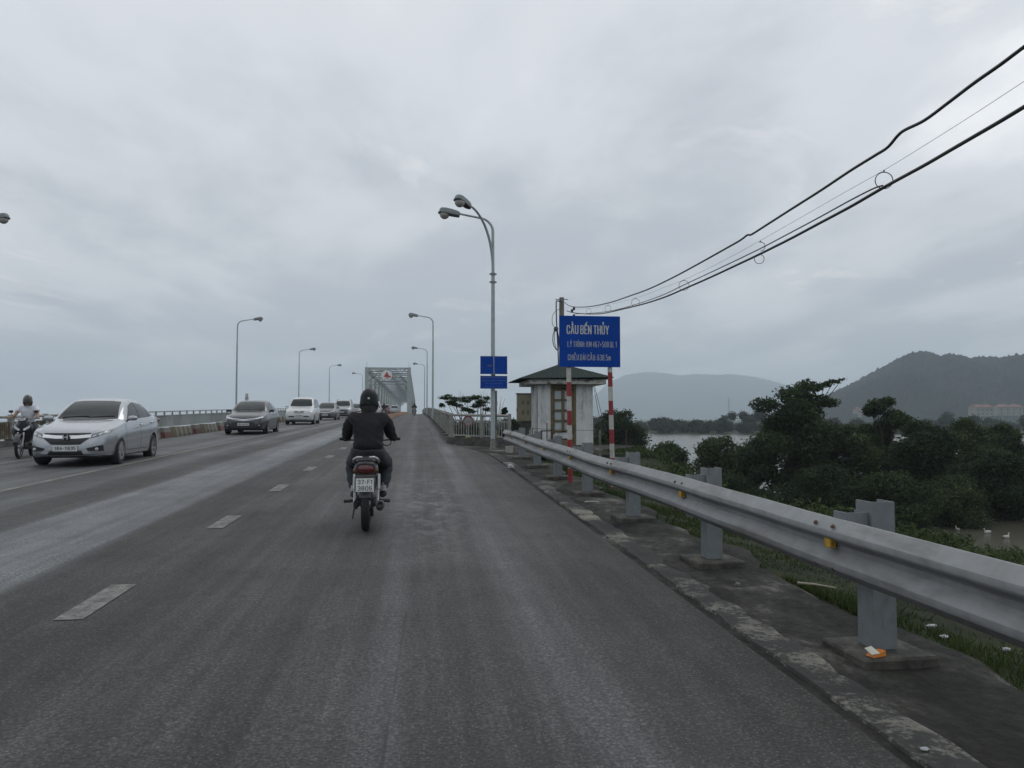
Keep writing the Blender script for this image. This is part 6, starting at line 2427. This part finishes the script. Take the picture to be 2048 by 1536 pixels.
    hull('chain_case', M_FRAME, [(-.06, .02, .24, .33), (.10, .022, .22, .35), (.45, .022, .24, .35), (.5, .015, .26, .33)]).location.x = -.11
    hull('engine', M_ENG, [(.36, .06, .22, .40), (.45, .13, .20, .42), (.62, .135, .20, .40), (.78, .08, .24, .38), (.92, .055, .26, .36)])
    mb = MB()
    mb.tube([(.10, .85, .27), (.13, .6, .20), (.135, .35, .21)], .020, 10)
    mb.tube([(.135, .35, .21), (.14, .25, .225), (.155, -.18, .30), (.156, -.21, .305)], [.03, .042, .048, .040], 14)
    ex = mb.build('exhaust', M_ENG, o, smooth=50)
    MB().lathe([(.022, 0), (.030, 0), (.030, .012), (0, .004)], 14, Matrix.Translation((.156, -.222, .307)) @ Matrix.Rotation(R(90), 4, 'X')).build('muffler_end', M_BLACK, ex)
    mb = MB()
    mb.tube([(-.12, .40, .33), (-.15, .36, .18), (-.16, .30, .10)], .010, 6)
    mb.build('side_stand', M_FRAME, o)
    # leg shield and front
    mb = MB()
    rg = []
    for z, w, y_ in ((.38, .13, .90), (.50, .20, .93), (.65, .225, .97), (.80, .20, .99), (.90, .12, .99)):
        r1 = [(w * math.sin(a), y_ + .035 * math.cos(a) * 2 - .09 * abs(math.sin(a)) ** 2, z) for a in [R(-80) + R(160) * i / 12 for i in range(13)]]
        r2 = [(x * .96, yy_ - .012, z) for x, yy_, z in r1]
        rg.append(r1 + list(reversed(r2)))
    mb.loft(rg)
    mb.build('leg_shield', plastic, o, smooth=50)
    hull('frame_spine', M_BLACK, [(.60, .05, .44, .56), (.75, .05, .42, .52), (.88, .06, .48, .62), (.95, .05, .60, .80)])
    hull('handlebar_cowl', plastic if front else M_BLACK, [(.86, .06, .93, .98), (.90, .10, .90, 1.01), (.98, .11, .89, 1.01), (1.06, .085, .88, .98), (1.09, .05, .89, .95)])
    for s in (-1, 1):
        mb = MB()
        mb.tube([(s * .065, 1.23, .285), (s * .062, 1.10, .62)], [.022, .020], 10)
        mb.build('fork', M_ALLOY, o, smooth=60)
    mb = MB()
    mb.tube([(-.34, .90, .965), (-.22, .93, .955), (-.10, .95, .945), (0, .95, .94), (.10, .95, .945), (.22, .93, .955), (.34, .90, .965)], .011, 8)
    hbar = mb.build('handlebar', M_ENG, o, smooth=60)
    for s in (-1, 1):
        MB().tube([(s * .235, .927, .957), (s * .355, .897, .966)], .017, 10).build('grip', M_RUBBER, hbar)
        MB().tube([(s * .20, .96, .958), (s * .28, .985, .955), (s * .37, .955, .955)], [.006, .006, .009], 6).build('brake_lever', M_ALLOY, hbar)
    if front:
        hull('headlight', M_LENS, [(1.06, .085, .89, .97), (1.10, .065, .90, .96)])
        mb = MB()
        for s in (-1, 1):
            mb.add([(s * .03, 1.075, .70), (s * .17, 1.02, .80), (s * .165, 1.03, .73), (s * .06, 1.08, .66)], [(0, 1, 2, 3)] if s > 0 else [(3, 2, 1, 0)])
            mb.add([(s * .03, 1.04, .70), (s * .17, .99, .80), (s * .165, 1.0, .73), (s * .06, 1.05, .66)], [(3, 2, 1, 0)] if s > 0 else [(0, 1, 2, 3)])
        mb.build('silver_fairing', M_LENS, o, fixn=False)
        for s in (-1, 1):
            MB().tube([(s * .20, .93, .96), (s * .25, .92, 1.07), (s * .26, .92, 1.10)], .006, 6).build('mirror_stalk', M_BLACK, o)
            MB().ball((s * .27, .915, 1.13), (.055, .014, .035), 10).build('mirror', M_BLACK, o, smooth=60)
    else:
        mb = MB()
        mb.tube([(.13, .86, .945), (.16, .84, .90), (.20, .85, .885), (.24, .89, .90), (.25, .92, .94)], .007, 6)
        mb.build('brake_cable', M_BLACK, o)
    return o


M_JACK = pm('black_jacket', (0.010, 0.010, 0.013), .9, 0, .3, 9, bmp=.5)
M_TROU = pm('grey_trousers', (0.030, 0.036, 0.042), .9, 0, .2, 9, bmp=.3)
M_HELM = pm('dark_teal_helmet', (0.005, 0.010, 0.012), .5, 0, .2, 9, spec=.25)
M_SHOE = pm('black_shoe', (.012, .012, .013), .7)
M_GRNP = pm('dark_green_plastic', (.010, .022, .019), .3, 0, .2, 7, coat=.5)
RY = 8.78
motorbike((-.55, RY, zr(RY)), R(1), 'dark green motorbike seen from behind with a white licence plate reading 37-F1 3806', M_GRNP, 'motorbikes', ('37-F1', '3806'))
rider((-.55, RY, zr(RY)), R(1), 'person in black jacket, grey trousers and dark round helmet riding away ahead', M_JACK, M_TROU, M_HELM, M_SHOE, group='motorbike riders', bulky=.98)
M_SHIRT = pm('white_shirt', (.72, .74, .80), .85, 0, .08, 9, bmp=.2)
M_DKPL = pm('black_bike_plastic', (.018, .020, .028), .3, 0, .2, 7, coat=.5)
BX, BYY = -9.62, 20.5
motorbike((BX - .12, BYY + 1.2, zr(BYY)), math.pi + R(11), 'black motorbike with silver front fairing coming towards the camera beside the silver sedan', M_DKPL, 'motorbikes', '', front=True)
rider((BX - .12, BYY + 1.2, zr(BYY)), math.pi + R(11), 'person in white short sleeved shirt and dark helmet riding towards the camera at far left', M_SHIRT, M_TROU, pm('brown_helmet', (.040, .032, .030), .25, coat=.5), M_SHOE, sleeves='short', back=False, group='motorbike riders', helmet_dot=False)
OX, OY = -.45, 97.0
motorbike((OX, OY + 1.23, zr(OY)), math.pi, 'distant dark motorbike coming down the right hand lane of the bridge', M_DKPL, 'motorbikes', '', front=True)
rider((OX, OY + 1.23, zr(OY)), math.pi, 'distant person in dark clothes riding down the right hand motorbike lane', M_JACK, M_JACK, M_HELM, M_SHOE, back=False, group='motorbike riders', helmet_dot=False, bulky=1.15)
OX, OY = -4.15, 99.0
motorbike((OX, OY, zr(OY)), 0, 'distant dark motorbike with a red tail light riding away next to the white minivan', M_DKPL, 'motorbikes', '')
rider((OX, OY, zr(OY)), 0, 'distant person in dark clothes riding away next to the white minivan', M_JACK, M_JACK, M_HELM, M_SHOE, group='motorbike riders', helmet_dot=False)


# ================================================================== VEGETATION
def leaves(centres, radii, n, size, flat=1.0, seed=0, up=0.3, elong=1.6, shell=.45):
    """leaf shaped quads spread through clumps: returns V, F"""
    rs = np.random.default_rng(seed)
    C_ = np.array(centres, float)
    Rr = np.array(radii, float)
    if Rr.ndim == 1:
        Rr = np.stack([Rr, Rr, Rr * flat], 1)
    vol = (Rr[:, 0] * Rr[:, 1] * Rr[:, 2]) ** .75
    ci = rs.choice(len(C_), n, p=vol / vol.sum())
    d = rs.normal(size=(n, 3))
    d /= np.linalg.norm(d, axis=1)[:, None]
    r = shell + (1 - shell) * rs.random(n) ** .6
    r *= 1 + .18 * rs.normal(size=n)
    p = C_[ci] + d * Rr[ci] * r[:, None]
    a = rs.normal(size=(n, 3))
    a[:, 2] *= .5
    a[:, 2] += up * rs.normal(size=n)
    a /= np.linalg.norm(a, axis=1)[:, None]
    b_ = np.cross(a, d + .6 * rs.normal(size=(n, 3)))
    b_ /= np.linalg.norm(b_, axis=1)[:, None] + 1e-9
    s = size * (.6 + .8 * rs.random(n))[:, None]
    V = np.stack([p - a * s * elong * .5, p + b_ * s * .5, p + a * s * elong * .5, p - b_ * s * .5], 1).reshape(-1, 3)
    F = np.arange(n * 4).reshape(-1, 4)
    return V, F


def make_tree(name, label, cat, loc, H, W, n, size, mat, seed, lean=(0, 0), base=.25, group=None, nclump=16, flat=.75, rz=0, sx=1.0, extra=None, low=.18):
    rs = random.Random(seed)
    o = thing(name, loc, rz, label, cat, group)
    cs, rd = [], []
    for i in range(nclump):
        u = low + (1 - low) * (i + .5) / nclump
        prof = math.sin(math.pi * min(1, (u * .86 + .12))) ** .6
        rr_ = W * .5 * prof
        a = rs.uniform(0, 6.28)
        q = rr_ * rs.uniform(.25, .80)
        r_ = W * rs.uniform(.15, .25) * (.6 + .4 * prof)
        cs.append((q * math.cos(a) * sx + lean[0] * u, q * math.sin(a) + lean[1] * u, H * u * .93))
        rd.append((r_ * sx, r_, r_ * flat))
    if extra:
        for c_, r_ in extra:
            cs.append(c_)
            rd.append((r_[0], r_[1], r_[2]))
    V, F = leaves(cs, rd, n, size, seed=seed)
    link_mesh('crown', npmesh('crown', V, F, mat), o)
    mb = MB()
    t0 = H * .05
    top = Vector((lean[0] * .6, lean[1] * .6, H * .62))
    mb.tube([(0, 0, -.4), (0, 0, H * base * .5), tuple(top * .55 + Vector((.1, 0, 0))), tuple(top)], [H * .022, H * .018, H * .012, H * .006], 8)
    for c_ in cs:
        st_ = Vector((lean[0] * .3, lean[1] * .3, max(.1, c_[2] * .45)))
        mid = (st_ + Vector(c_)) / 2 + Vector((rs.uniform(-.2, .2), rs.uniform(-.2, .2), .05 * H * rs.uniform(-.5, .5)))
        mb.tube([st_, mid, c_], [H * .008, H * .005, H * .002], 5, cap=False)
    mb.build('trunk', M_BARK, o, smooth=60, weld=False, fixn=False)
    return o


ML1 = leaf_mat('mangrove_leaf', (.016, .030, .014), (.040, .064, .026), (.085, .120, .048), .45)
ML2 = leaf_mat('olive_leaf', (.022, .036, .016), (.052, .075, .030), (.105, .135, .055), .5)
ML3 = leaf_mat('dark_leaf', (.013, .023, .012), (.030, .048, .022), (.062, .088, .038), .5)
MLF = leaf_mat('feathery_leaf', (.012, .028, .010), (.025, .050, .018), (.045, .080, .030), 2.0)
MLD = leaf_mat('far_tree_leaf', (.010, .016, .010), (.022, .032, .018), (.045, .055, .030), .08)


def at_depth(x, y, D):
    """pixel and camera depth to a world point"""
    r = ray(x, y)
    f = r[0] * math.sin(PH) + r[1] * math.cos(PH)
    t = D / f
    return Vector((r[0] * t, r[1] * t, 1.4 + r[2] * t))


GT = 'bushy trees on the river bank at right'
tl = [
    # px centre, py top, py base, half width px, depth, label, n, leafmat
    (1243, 818, 925, 66, 60, 'dark rounded tree with thin trunks just right of the striped sign posts', 9000, ML3, .30),
    (1345, 884, 940, 62, 52, 'low spreading bush left in front of the bright river', 6000, ML1, .0),
    (1440, 872, 950, 62, 50, 'low bush with a few upright twigs before the bright river', 6500, ML2, .0),
    (1585, 772, 1010, 100, 44, 'tallest bank tree with one long branch reaching up to the right', 17000, ML1, .05),
    (1500, 905, 1010, 60, 43, 'low dark bush at the left foot of the tallest bank tree', 6000, ML3, .0),
    (1688, 842, 1015, 70, 45, 'mid height bush between the tallest bank tree and the upright one', 8000, ML2, .0),
    (1768, 783, 1015, 58, 48, 'upright narrow topped tree right of the tallest bank tree', 11000, ML1, .0),
    (1850, 838, 1030, 80, 43, 'broad dark bush in the middle of the right hand thicket', 11000, ML3, .0),
    (1930, 830, 1020, 68, 46, 'rounded olive bush with small pointed tops near the right edge', 9000, ML2, .0),
    (2010, 842, 1020, 58, 50, 'dense bush beside the right edge of the photo', 8000, ML1, .0),
    (1640, 930, 1040, 95, 38.5, 'low dark bush spreading at the water in front of the tallest bank tree', 9000, ML3, .0),
    (1790, 950, 1052, 90, 37, 'low overhanging bush at the edge of the pond', 9500, ML1, .0),
    (1920, 955, 1042, 85, 38.5, 'low olive bush overhanging the pond left of the ducks', 8500, ML2, .0),
    (1325, 925, 985, 80, 34, 'low weeds and brush just behind the guardrail near the striped sign', 9500, ML3, .0),
    (1455, 950, 1010, 90, 33, 'dark low brush behind the second guardrail post', 10000, ML3, .0),
    (2075, 900, 1050, 60, 42, 'dark bush cut by the right edge of the photo', 6500, ML3, .0),
    (1205, 860, 930, 30, 40, 'small scrubby bush right beside the guard booth', 3500, ML2, .0),
    (1285, 893, 960, 60, 31, 'scrubby brush behind the right striped sign post', 6000, ML2, .0),
    (1205, 895, 945, 26, 34, 'low scrub at the right wall of the guard booth', 2500, ML3, .0),
    (1990, 905, 1035, 80, 40.5, 'dense low bush overhanging the pond at the right edge', 8500, ML3, .0),
]
for i, (x, yt_, yb, hw_, D, lab, n, mt2, bs_) in enumerate(tl):
    n = int(n * 2.6)
    pb = at_depth(x, yb, D)
    pt = at_depth(x, yt_, D)
    zb = min(pb.z, bank_z(pb.x, pb.y) + .1 if pb.x < 60 and pb.y < 60 else WZ + .1)
    zb = max(zb, WZ - .2)
    H = pt.z - zb
    W = 2 * hw_ * D / FPX
    extra = None
    low = .18
    if i == 3:
        k = D / FPX
        cx, sn = math.cos(PH), math.sin(PH)

        def off(px_, py_, r_):
            p = at_depth(px_, py_, D)
            return ((p.x - pb.x, p.y - pb.y, p.z - zb), r_)
        extra = [off(1610, 772, (.55, .5, .35)), off(1630, 775, (.5, .4, .22)), off(1650, 769, (.42, .35, .17)), off(1668, 763, (.34, .3, .12)), off(1684, 758, (.24, .2, .07)), off(1585, 790, (.9, .8, .5)), off(1625, 800, (.8, .7, .4)), off(1655, 805, (.7, .6, .25)), off(1530, 810, (.8, .8, .4))]
        H *= .93
    if i == 6:
        low = .1
    if i == 0:
        low = .42
    make_tree('tree' if H > 3.4 else 'bush', lab, 'tree' if H > 3.4 else 'bush', (pb.x, pb.y, zb), H, W, n, .098 if D > 40 else (.074 if D > 35 else .052), mt2, 100 + i, group=GT, extra=extra, low=low, base=bs_ + .1,
              nclump=20 if n > 8000 else 14, flat=.7)

# weeds along the bank: ground cover
V, F = [], []
cs, rd = [], []
rs = random.Random(4)
for i in range(1500):
    x = rs.uniform(5.5, 26)
    y = rs.uniform(5, 44)
    if x < 6.5 and 20 < y < 34:
        continue
    z = bank_z(x, y)
    if z < WZ + .05 and rs.random() < .75:
        continue
    if (24 - x) ** 2 + (32 - y) ** 2 < 60:
        continue
    cs.append((x, y, max(z, WZ) + .10))
    r_ = rs.uniform(.2, .7)
    rd.append((r_, r_, r_ * .38))
V, F = leaves(cs, rd, 110000, .042, seed=9, up=.9, elong=2.6)
o = link_mesh('weeds', npmesh('weeds', V, F, ML2))
tag(o, 'low green weeds covering the river bank below the road', 'weeds', kind='stuff')

# grass blades beside the verge
rs2 = np.random.default_rng(21)
n = 90000
gx = 3.0 + rs2.random(n) ** 1.6 * 5.5
gy = 1.5 + rs2.random(n) ** 1.25 * 24
clump = np.sin(gx * 5 + gy * 2.1) + np.sin(gy * 3.7 - gx * 2.2) + .8 * np.sin(gx * 11 + gy * 7) + rs2.normal(0, .5, n)
keep = (clump > -.7) & (gx > 3.0 + .10 * np.sin(gy * 1.9) + .06 * np.sin(gy * 4.3 + 1) - .04 + np.maximum(0, gy - 21) * 1.0)
gx, gy = gx[keep], gy[keep]
n = len(gx)
gz = np.array([bank_z(a, b_) for a, b_ in zip(gx, gy)])
hh = (.02 + .045 * rs2.random(n)) * (1 + .5 * np.sin(gx * 3 + gy))
an = rs2.random(n) * 6.28
ln = rs2.normal(0, .035, (n, 2))
w_ = .0025 + .0025 * rs2.random(n) + gy * .0003
V = np.empty((n, 3, 3))
V[:, 0] = np.stack([gx - w_ * np.cos(an), gy - w_ * np.sin(an), gz - .01], 1)
V[:, 1] = np.stack([gx + w_ * np.cos(an), gy + w_ * np.sin(an), gz - .01], 1)
V[:, 2] = np.stack([gx + ln[:, 0], gy + ln[:, 1], gz + hh], 1)
MG = leaf_mat('grass_blade', (.016, .028, .008), (.035, .060, .016), (.085, .105, .040), 1.2)
o = link_mesh('grass', npmesh('grass', V.reshape(-1, 3), np.arange(n * 3).reshape(-1, 3), MG))
tag(o, 'short green grass along the outer edge of the verge', 'grass', kind='stuff')
# litter in the grass
for i, (x, y_, lab) in enumerate(((3.30, 4.75, 'white litter scrap in the grass right behind the nearest post'), (3.42, 5.05, 'larger pale litter heap in the grass right of the nearest post'), (3.62, 4.62, 'bluish litter scrap in the grass under the rail'))):
    litter('litter', (x, y_, bank_z(x, y_) + .03), (.028 + .01 * (i == 1), .026, .014), lab, 'litter', M_PAPER, 30 + i)

# feathery tree behind the corner fence and the thin bare shrubs
TD = 29.5
o = thing('feathery_tree', (2.2, 29.8, bz - .3), 0, 'small tree with flat feathery fronds and thin crooked branches behind the corner fence', 'tree')
o0 = o.location
fr_c, fr_r = [], []
tb = MB()
rs = random.Random(12)
root = Vector((0, 0, 0))
for (x, y_, rx, rz_) in ((889, 795, .17, .045), (885, 811, .10, .04), (906, 797, .26, .12), (918, 803, .28, .12), (912, 810, .24, .07), (934, 796, .28, .05), (930, 803, .22, .05), (952, 795, .25, .12), (962, 803, .25, .10), (948, 812, .22, .06), (957, 808, .24, .07), (930, 819, .22, .05), (975, 797, .16, .05), (972, 819, .20, .05), (900, 806, .16, .05), (942, 822, .25, .05), (985, 820, .12, .04)):
    p = at_depth(x, y_, TD) - o0
    p += Vector((0, rs.uniform(-.35, .35), 0))
    for q in range(5):
        fr_c.append((p.x + rs.uniform(-rx, rx) * .7, p.y + rs.uniform(-.25, .25), p.z + rs.uniform(-rz_, rz_)))
        fr_r.append((rx * .75, .2, .06))
    m1 = root.lerp(p, .35) + Vector((rs.uniform(-.25, .25), rs.uniform(-.1, .1), rs.uniform(-.1, .1)))
    m2 = root.lerp(p, .72) + Vector((rs.uniform(-.12, .12), 0, rs.uniform(-.15, .02)))
    tb.tube([root + Vector((rs.uniform(-.1, .1), 0, .1)), m1, m2, p], [.028, .018, .012, .006], 6)
V, F = leaves(fr_c, fr_r, 5600, .024, seed=3, elong=3.4, shell=.1, up=.1)
link_mesh('crown', npmesh('crown', V, F, MLF), o)
tb.build('trunk', M_BARK, o, weld=False, fixn=False)
for i, (tops, lab, D) in enumerate(((((968, 781), (963, 787), (974, 786), (966, 800), (960, 783)), 'leafless thin twigs rising right behind the double street lamp', 28.5), (((1003, 792), (1010, 797), (996, 803), (1001, 808)), 'bare crooked shrub right of the double street lamp', 29.0), (((921, 781), (926, 786), (918, 788)), 'bare twig top above the feathery tree', 29.3))):
    bx_ = sum(t[0] for t in tops) / len(tops) - (4 if i == 1 else 0)
    base_ = at_depth(bx_ - (16 if i == 1 else 0), 880, D)
    base_.z = bz - .3
    mb = MB()
    for t in tops:
        p = at_depth(t[0], t[1], D) - base_
        q = Vector((0, 0, 0))
        mid1 = q.lerp(p, .4) + Vector((rs.uniform(-.08, .08), 0, 0))
        mid2 = q.lerp(p, .8) + Vector((rs.uniform(-.06, .06), 0, 0))
        mb.tube([q, mid1, mid2, p], [.018, .012, .007, .003], 5)
    o = mb.build('bare_shrub', M_BARK, weld=False, fixn=False)
    o.location = base_
    tag(o, lab, 'shrub')
for i, (x, yt_, yb, hw_, D, lab, n, mt2) in enumerate(((1009, 813, 850, 8, 27, 'small feathery sapling above the right end of the corner fence', 500, MLF), (1030, 838, 880, 18, 60, 'distant dark tree between the corner fence and the cabinet', 1800, ML3), (948, 850, 893, 42, 28.6, 'leafy green undergrowth filling the space behind the corner fence', 4500, ML2), (1003, 858, 893, 15, 27, 'green weeds behind the right end of the corner fence', 1800, ML2))):
    pb = at_depth(x, yb, D)
    pt = at_depth(x, yt_, D)
    make_tree('bush', lab, 'bush', (pb.x, pb.y, pb.z - .3), pt.z - pb.z + .3, 2 * hw_ * D / FPX, n, .07 if D < 35 else .16, mt2, 300 + i, group='greenery behind the corner fence', nclump=9, low=.3 if i != 0 else .75)

# far shore woods: one mass
cores = []
cs, rd = [], []
rs = random.Random(8)
for k in range(560):
    lat_ = rs.uniform(-30, 520) if k % 3 else rs.uniform(20, 260)
    dep = 265 + rs.random() ** 1.5 * 55 - min(60, max(0, lat_ - 110) * .12)
    p = fpt(lat_, dep)
    base_h = 4.0 + 1.2 * math.sin(lat_ * .09) + .8 * math.sin(lat_ * .23 + 1) + (1.6 if 86 < lat_ < 98 else 0) + (dep - 265) * .02
    r_ = rs.uniform(1.4, 2.8)
    cs.append((p[0], p[1], WZ + rs.uniform(.8, max(1.2, base_h - r_ * .2))))
    rd.append((r_, r_, r_ * .8))
V, F = leaves(cs, rd, 150000, .40, seed=15, elong=1.3, shell=.80)
core = MB().ball((0, 0, 0), 1, 10)
cvs = np.array([tuple(v) for v in core.v])
cfs = np.array(core.f)
for i, (c_, r_) in enumerate(zip(cs, rd)):
    k = .55 + .42 * np.random.default_rng(i).random((len(cvs), 1))
    F = np.concatenate([F, cfs + len(V)])
    V = np.concatenate([V, cvs * k * np.array(r_) + np.array(c_)])
o = link_mesh('far_wood', npmesh('far_wood', V, F, MLD))
tag(o, 'dark belt of woodland on the far shore of the river', 'woodland', kind='stuff')

# far houses at the foot of the right hand hill
M_HW = pm('house_wall', (.20, .195, .18), .8, 0, .1, .3)
M_HR = pm('house_roof', (.15, .065, .05), .8, 0, .2, .5)
M_HWIN = pm('house_window', (.05, .06, .07), .3)
for i, (x, y_, wpx, D, st_, lab) in enumerate(((1962, 826, 38, 620, 2, 'long white house with red roof at the hill foot, left of the pair'), (2016, 825, 46, 640, 2, 'long white house with red roof at the hill foot nearest the right edge'), (1714, 822, 7, 700, 1, 'lone tiny white house far off between the bank trees'), (1722, 829, 6, 760, 1, 'tiny pale house low beside the lone white one'))):
    p = at_depth(x, y_, D)
    w = wpx * D / FPX
    h = 3.0 * st_
    p.z = max(p.z, WZ)
    z0 = p.z - 2.6
    o = thing('house', (p.x, p.y, z0), -PH + R(6 * (-1) ** i), lab, 'house', 'houses at the foot of the hill')
    d = 9
    MB().box((0, 0, h / 2 + .5), (w, d, h + 1)).build('wall', M_HW, o)
    mb = MB()
    segs = max(1, int(w / 7))
    for k in range(segs):
        cx = -w / 2 + w * (k + .5) / segs
        ww = w / segs
        H2 = h + 1
        mb.add([(cx - ww / 2 - .3, -d / 2 - .7, H2 - .1), (cx + ww / 2 + .3, -d / 2 - .7, H2 - .1), (cx + ww / 2 + .3, d / 2 + .7, H2 - .1), (cx - ww / 2 - .3, d / 2 + .7, H2 - .1), (cx - ww * .25, 0, H2 + 2.4), (cx + ww * .25, 0, H2 + 2.4)],
               [(0, 1, 5, 4), (1, 2, 5), (2, 3, 4, 5), (3, 0, 4), (3, 2, 1, 0)])
    mb.build('roof', M_HR, o, weld=False, fixn=False)
    for s_ in range(st_):
        for k in range(segs * 2):
            cx = -w / 2 + w * (k + .5) / (segs * 2)
            MB().box((cx, -d / 2 - .03, 1.9 + 3 * s_), (1.2, .1, 1.3)).build('window', M_HWIN, o)
# lattice tower and chimney far away
p = at_depth(1458, 838, 1500)
o = thing('lattice_tower', (p.x, p.y, WZ), 0, 'faint lattice power pylon standing before the misty hill', 'pylon')
th_ = at_depth(1458, 795, 1500).z - WZ
mb = MB()
for k in range(12):
    z0, z1 = th_ * k / 12, th_ * (k + 1) / 12
    w0, w1 = 4 * (1 - k / 13), 4 * (1 - (k + 1) / 13)
    for sx_, sy2 in ((-1, -1), (1, -1), (1, 1), (-1, 1)):
        mb.bar((sx_ * w0 / 2, sy2 * w0 / 2, z0), (sx_ * w1 / 2, sy2 * w1 / 2, z1), .35, .35)
    mb.bar((-w0 / 2, 0, z0), (w1 / 2, 0, z1), .22, .22)
    mb.bar((w0 / 2, 0, z0), (-w1 / 2, 0, z1), .22, .22)
mb.build('mast', M_STEEL, o, weld=False, fixn=False)
mb = MB()
for z in (.72, .84, .95):
    mb.bar((-5, 0, th_ * z), (5, 0, th_ * z), .35, .35)
mb.build('crossarm', M_STEEL, o)
p = at_depth(493, 838, 900)
o = thing('chimney', (p.x, p.y, WZ), 0, 'faint distant factory chimney beside the tall left street lamp', 'chimney')
hc = at_depth(493, 787, 900).z - WZ
MB().lathe([(2.3, 0), (1.9, hc * .5), (1.6, hc), (1.2, hc), (1.2, hc - 2)], 20).build('stack', pm('chimney_concrete', (.25, .25, .24), .8), o, smooth=40)
MB().lathe([(1.85, 0), (1.85, 3), (1.7, 3), (1.7, 0)], 20, Matrix.Translation((0, 0, hc - 7))).build('band', pm('chimney_dark', (.10, .09, .09), .8), o)


# ducks on the pond
def wat(x, y_):
    r = ray(x, y_)
    t = (WZ - 1.4) / r[2]
    return Vector((r[0] * t, r[1] * t, WZ))


M_DUCK = pm('white_feather', (.42, .42, .39), .8, 0, .08, 20)
M_BILL = pm('orange_bill', (.45, .20, .03), .5)
for i, (x, y_, rz_, lab) in enumerate(((1975, 1067, 190, 'white duck swimming left, nearer the right edge side of the middle'), (2013, 1077, 20, 'white duck nearest the right edge, facing right'), (1915, 1061, 80, 'single white duck apart from the others, farther left on the pond'), (2030, 1019, 160, 'white duck by the far bank, left one of the resting pair'), (2043, 1018, 30, 'white duck by the far bank, right one of the resting pair'), (1931, 1094, 100, 'small white duck closest to the grassy bank'))):
    o = thing('duck', tuple(wat(x, y_)), R(rz_), lab, 'duck', 'ducks on the pond')
    k = .2 if i in (2, 5) else .55
    # facing +x
    rings = []
    for X_, w, zb, zt in ((-.24, .01, .12, .14), (-.20, .04, .06, .15), (-.12, .085, -.02, .16), (0, .105, -.04, .17), (.10, .09, -.03, .155), (.17, .055, .0, .15), (.20, .02, .05, .12)):
        rings.append([(X_, w * math.cos(a), (zb + zt) / 2 + (zt - zb) / 2 * math.sin(a)) for a in [2 * math.pi * q / 12 for q in range(12)]])
    b1 = MB().loft(rings)
    b1.tube([(.13, 0, .10), (.18, 0, .17), (.185, 0, .22), (.20, 0, .25)], [.045, .032, .026, .030], 10)
    b1.ball((.21, 0, .262), (.042, .033, .034), 10)
    for q in range(len(b1.v)):
        b1.v[q] = tuple(c_ * (.6 + .4 * k) for c_ in b1.v[q])
    b1.build('body', M_DUCK, o, smooth=60)
    kk = .6 + .4 * k
    MB().box((.265 * kk, 0, .256 * kk), (.05, .028, .014), taper=.8).build('bill', M_BILL, o)
    for s in (-1, 1):
        MB().ball((-.03 * kk, s * .095 * kk, .10 * kk), (.14 * kk, .018 * kk, .05 * kk), 10).build('wing', M_DUCK, o, smooth=60)
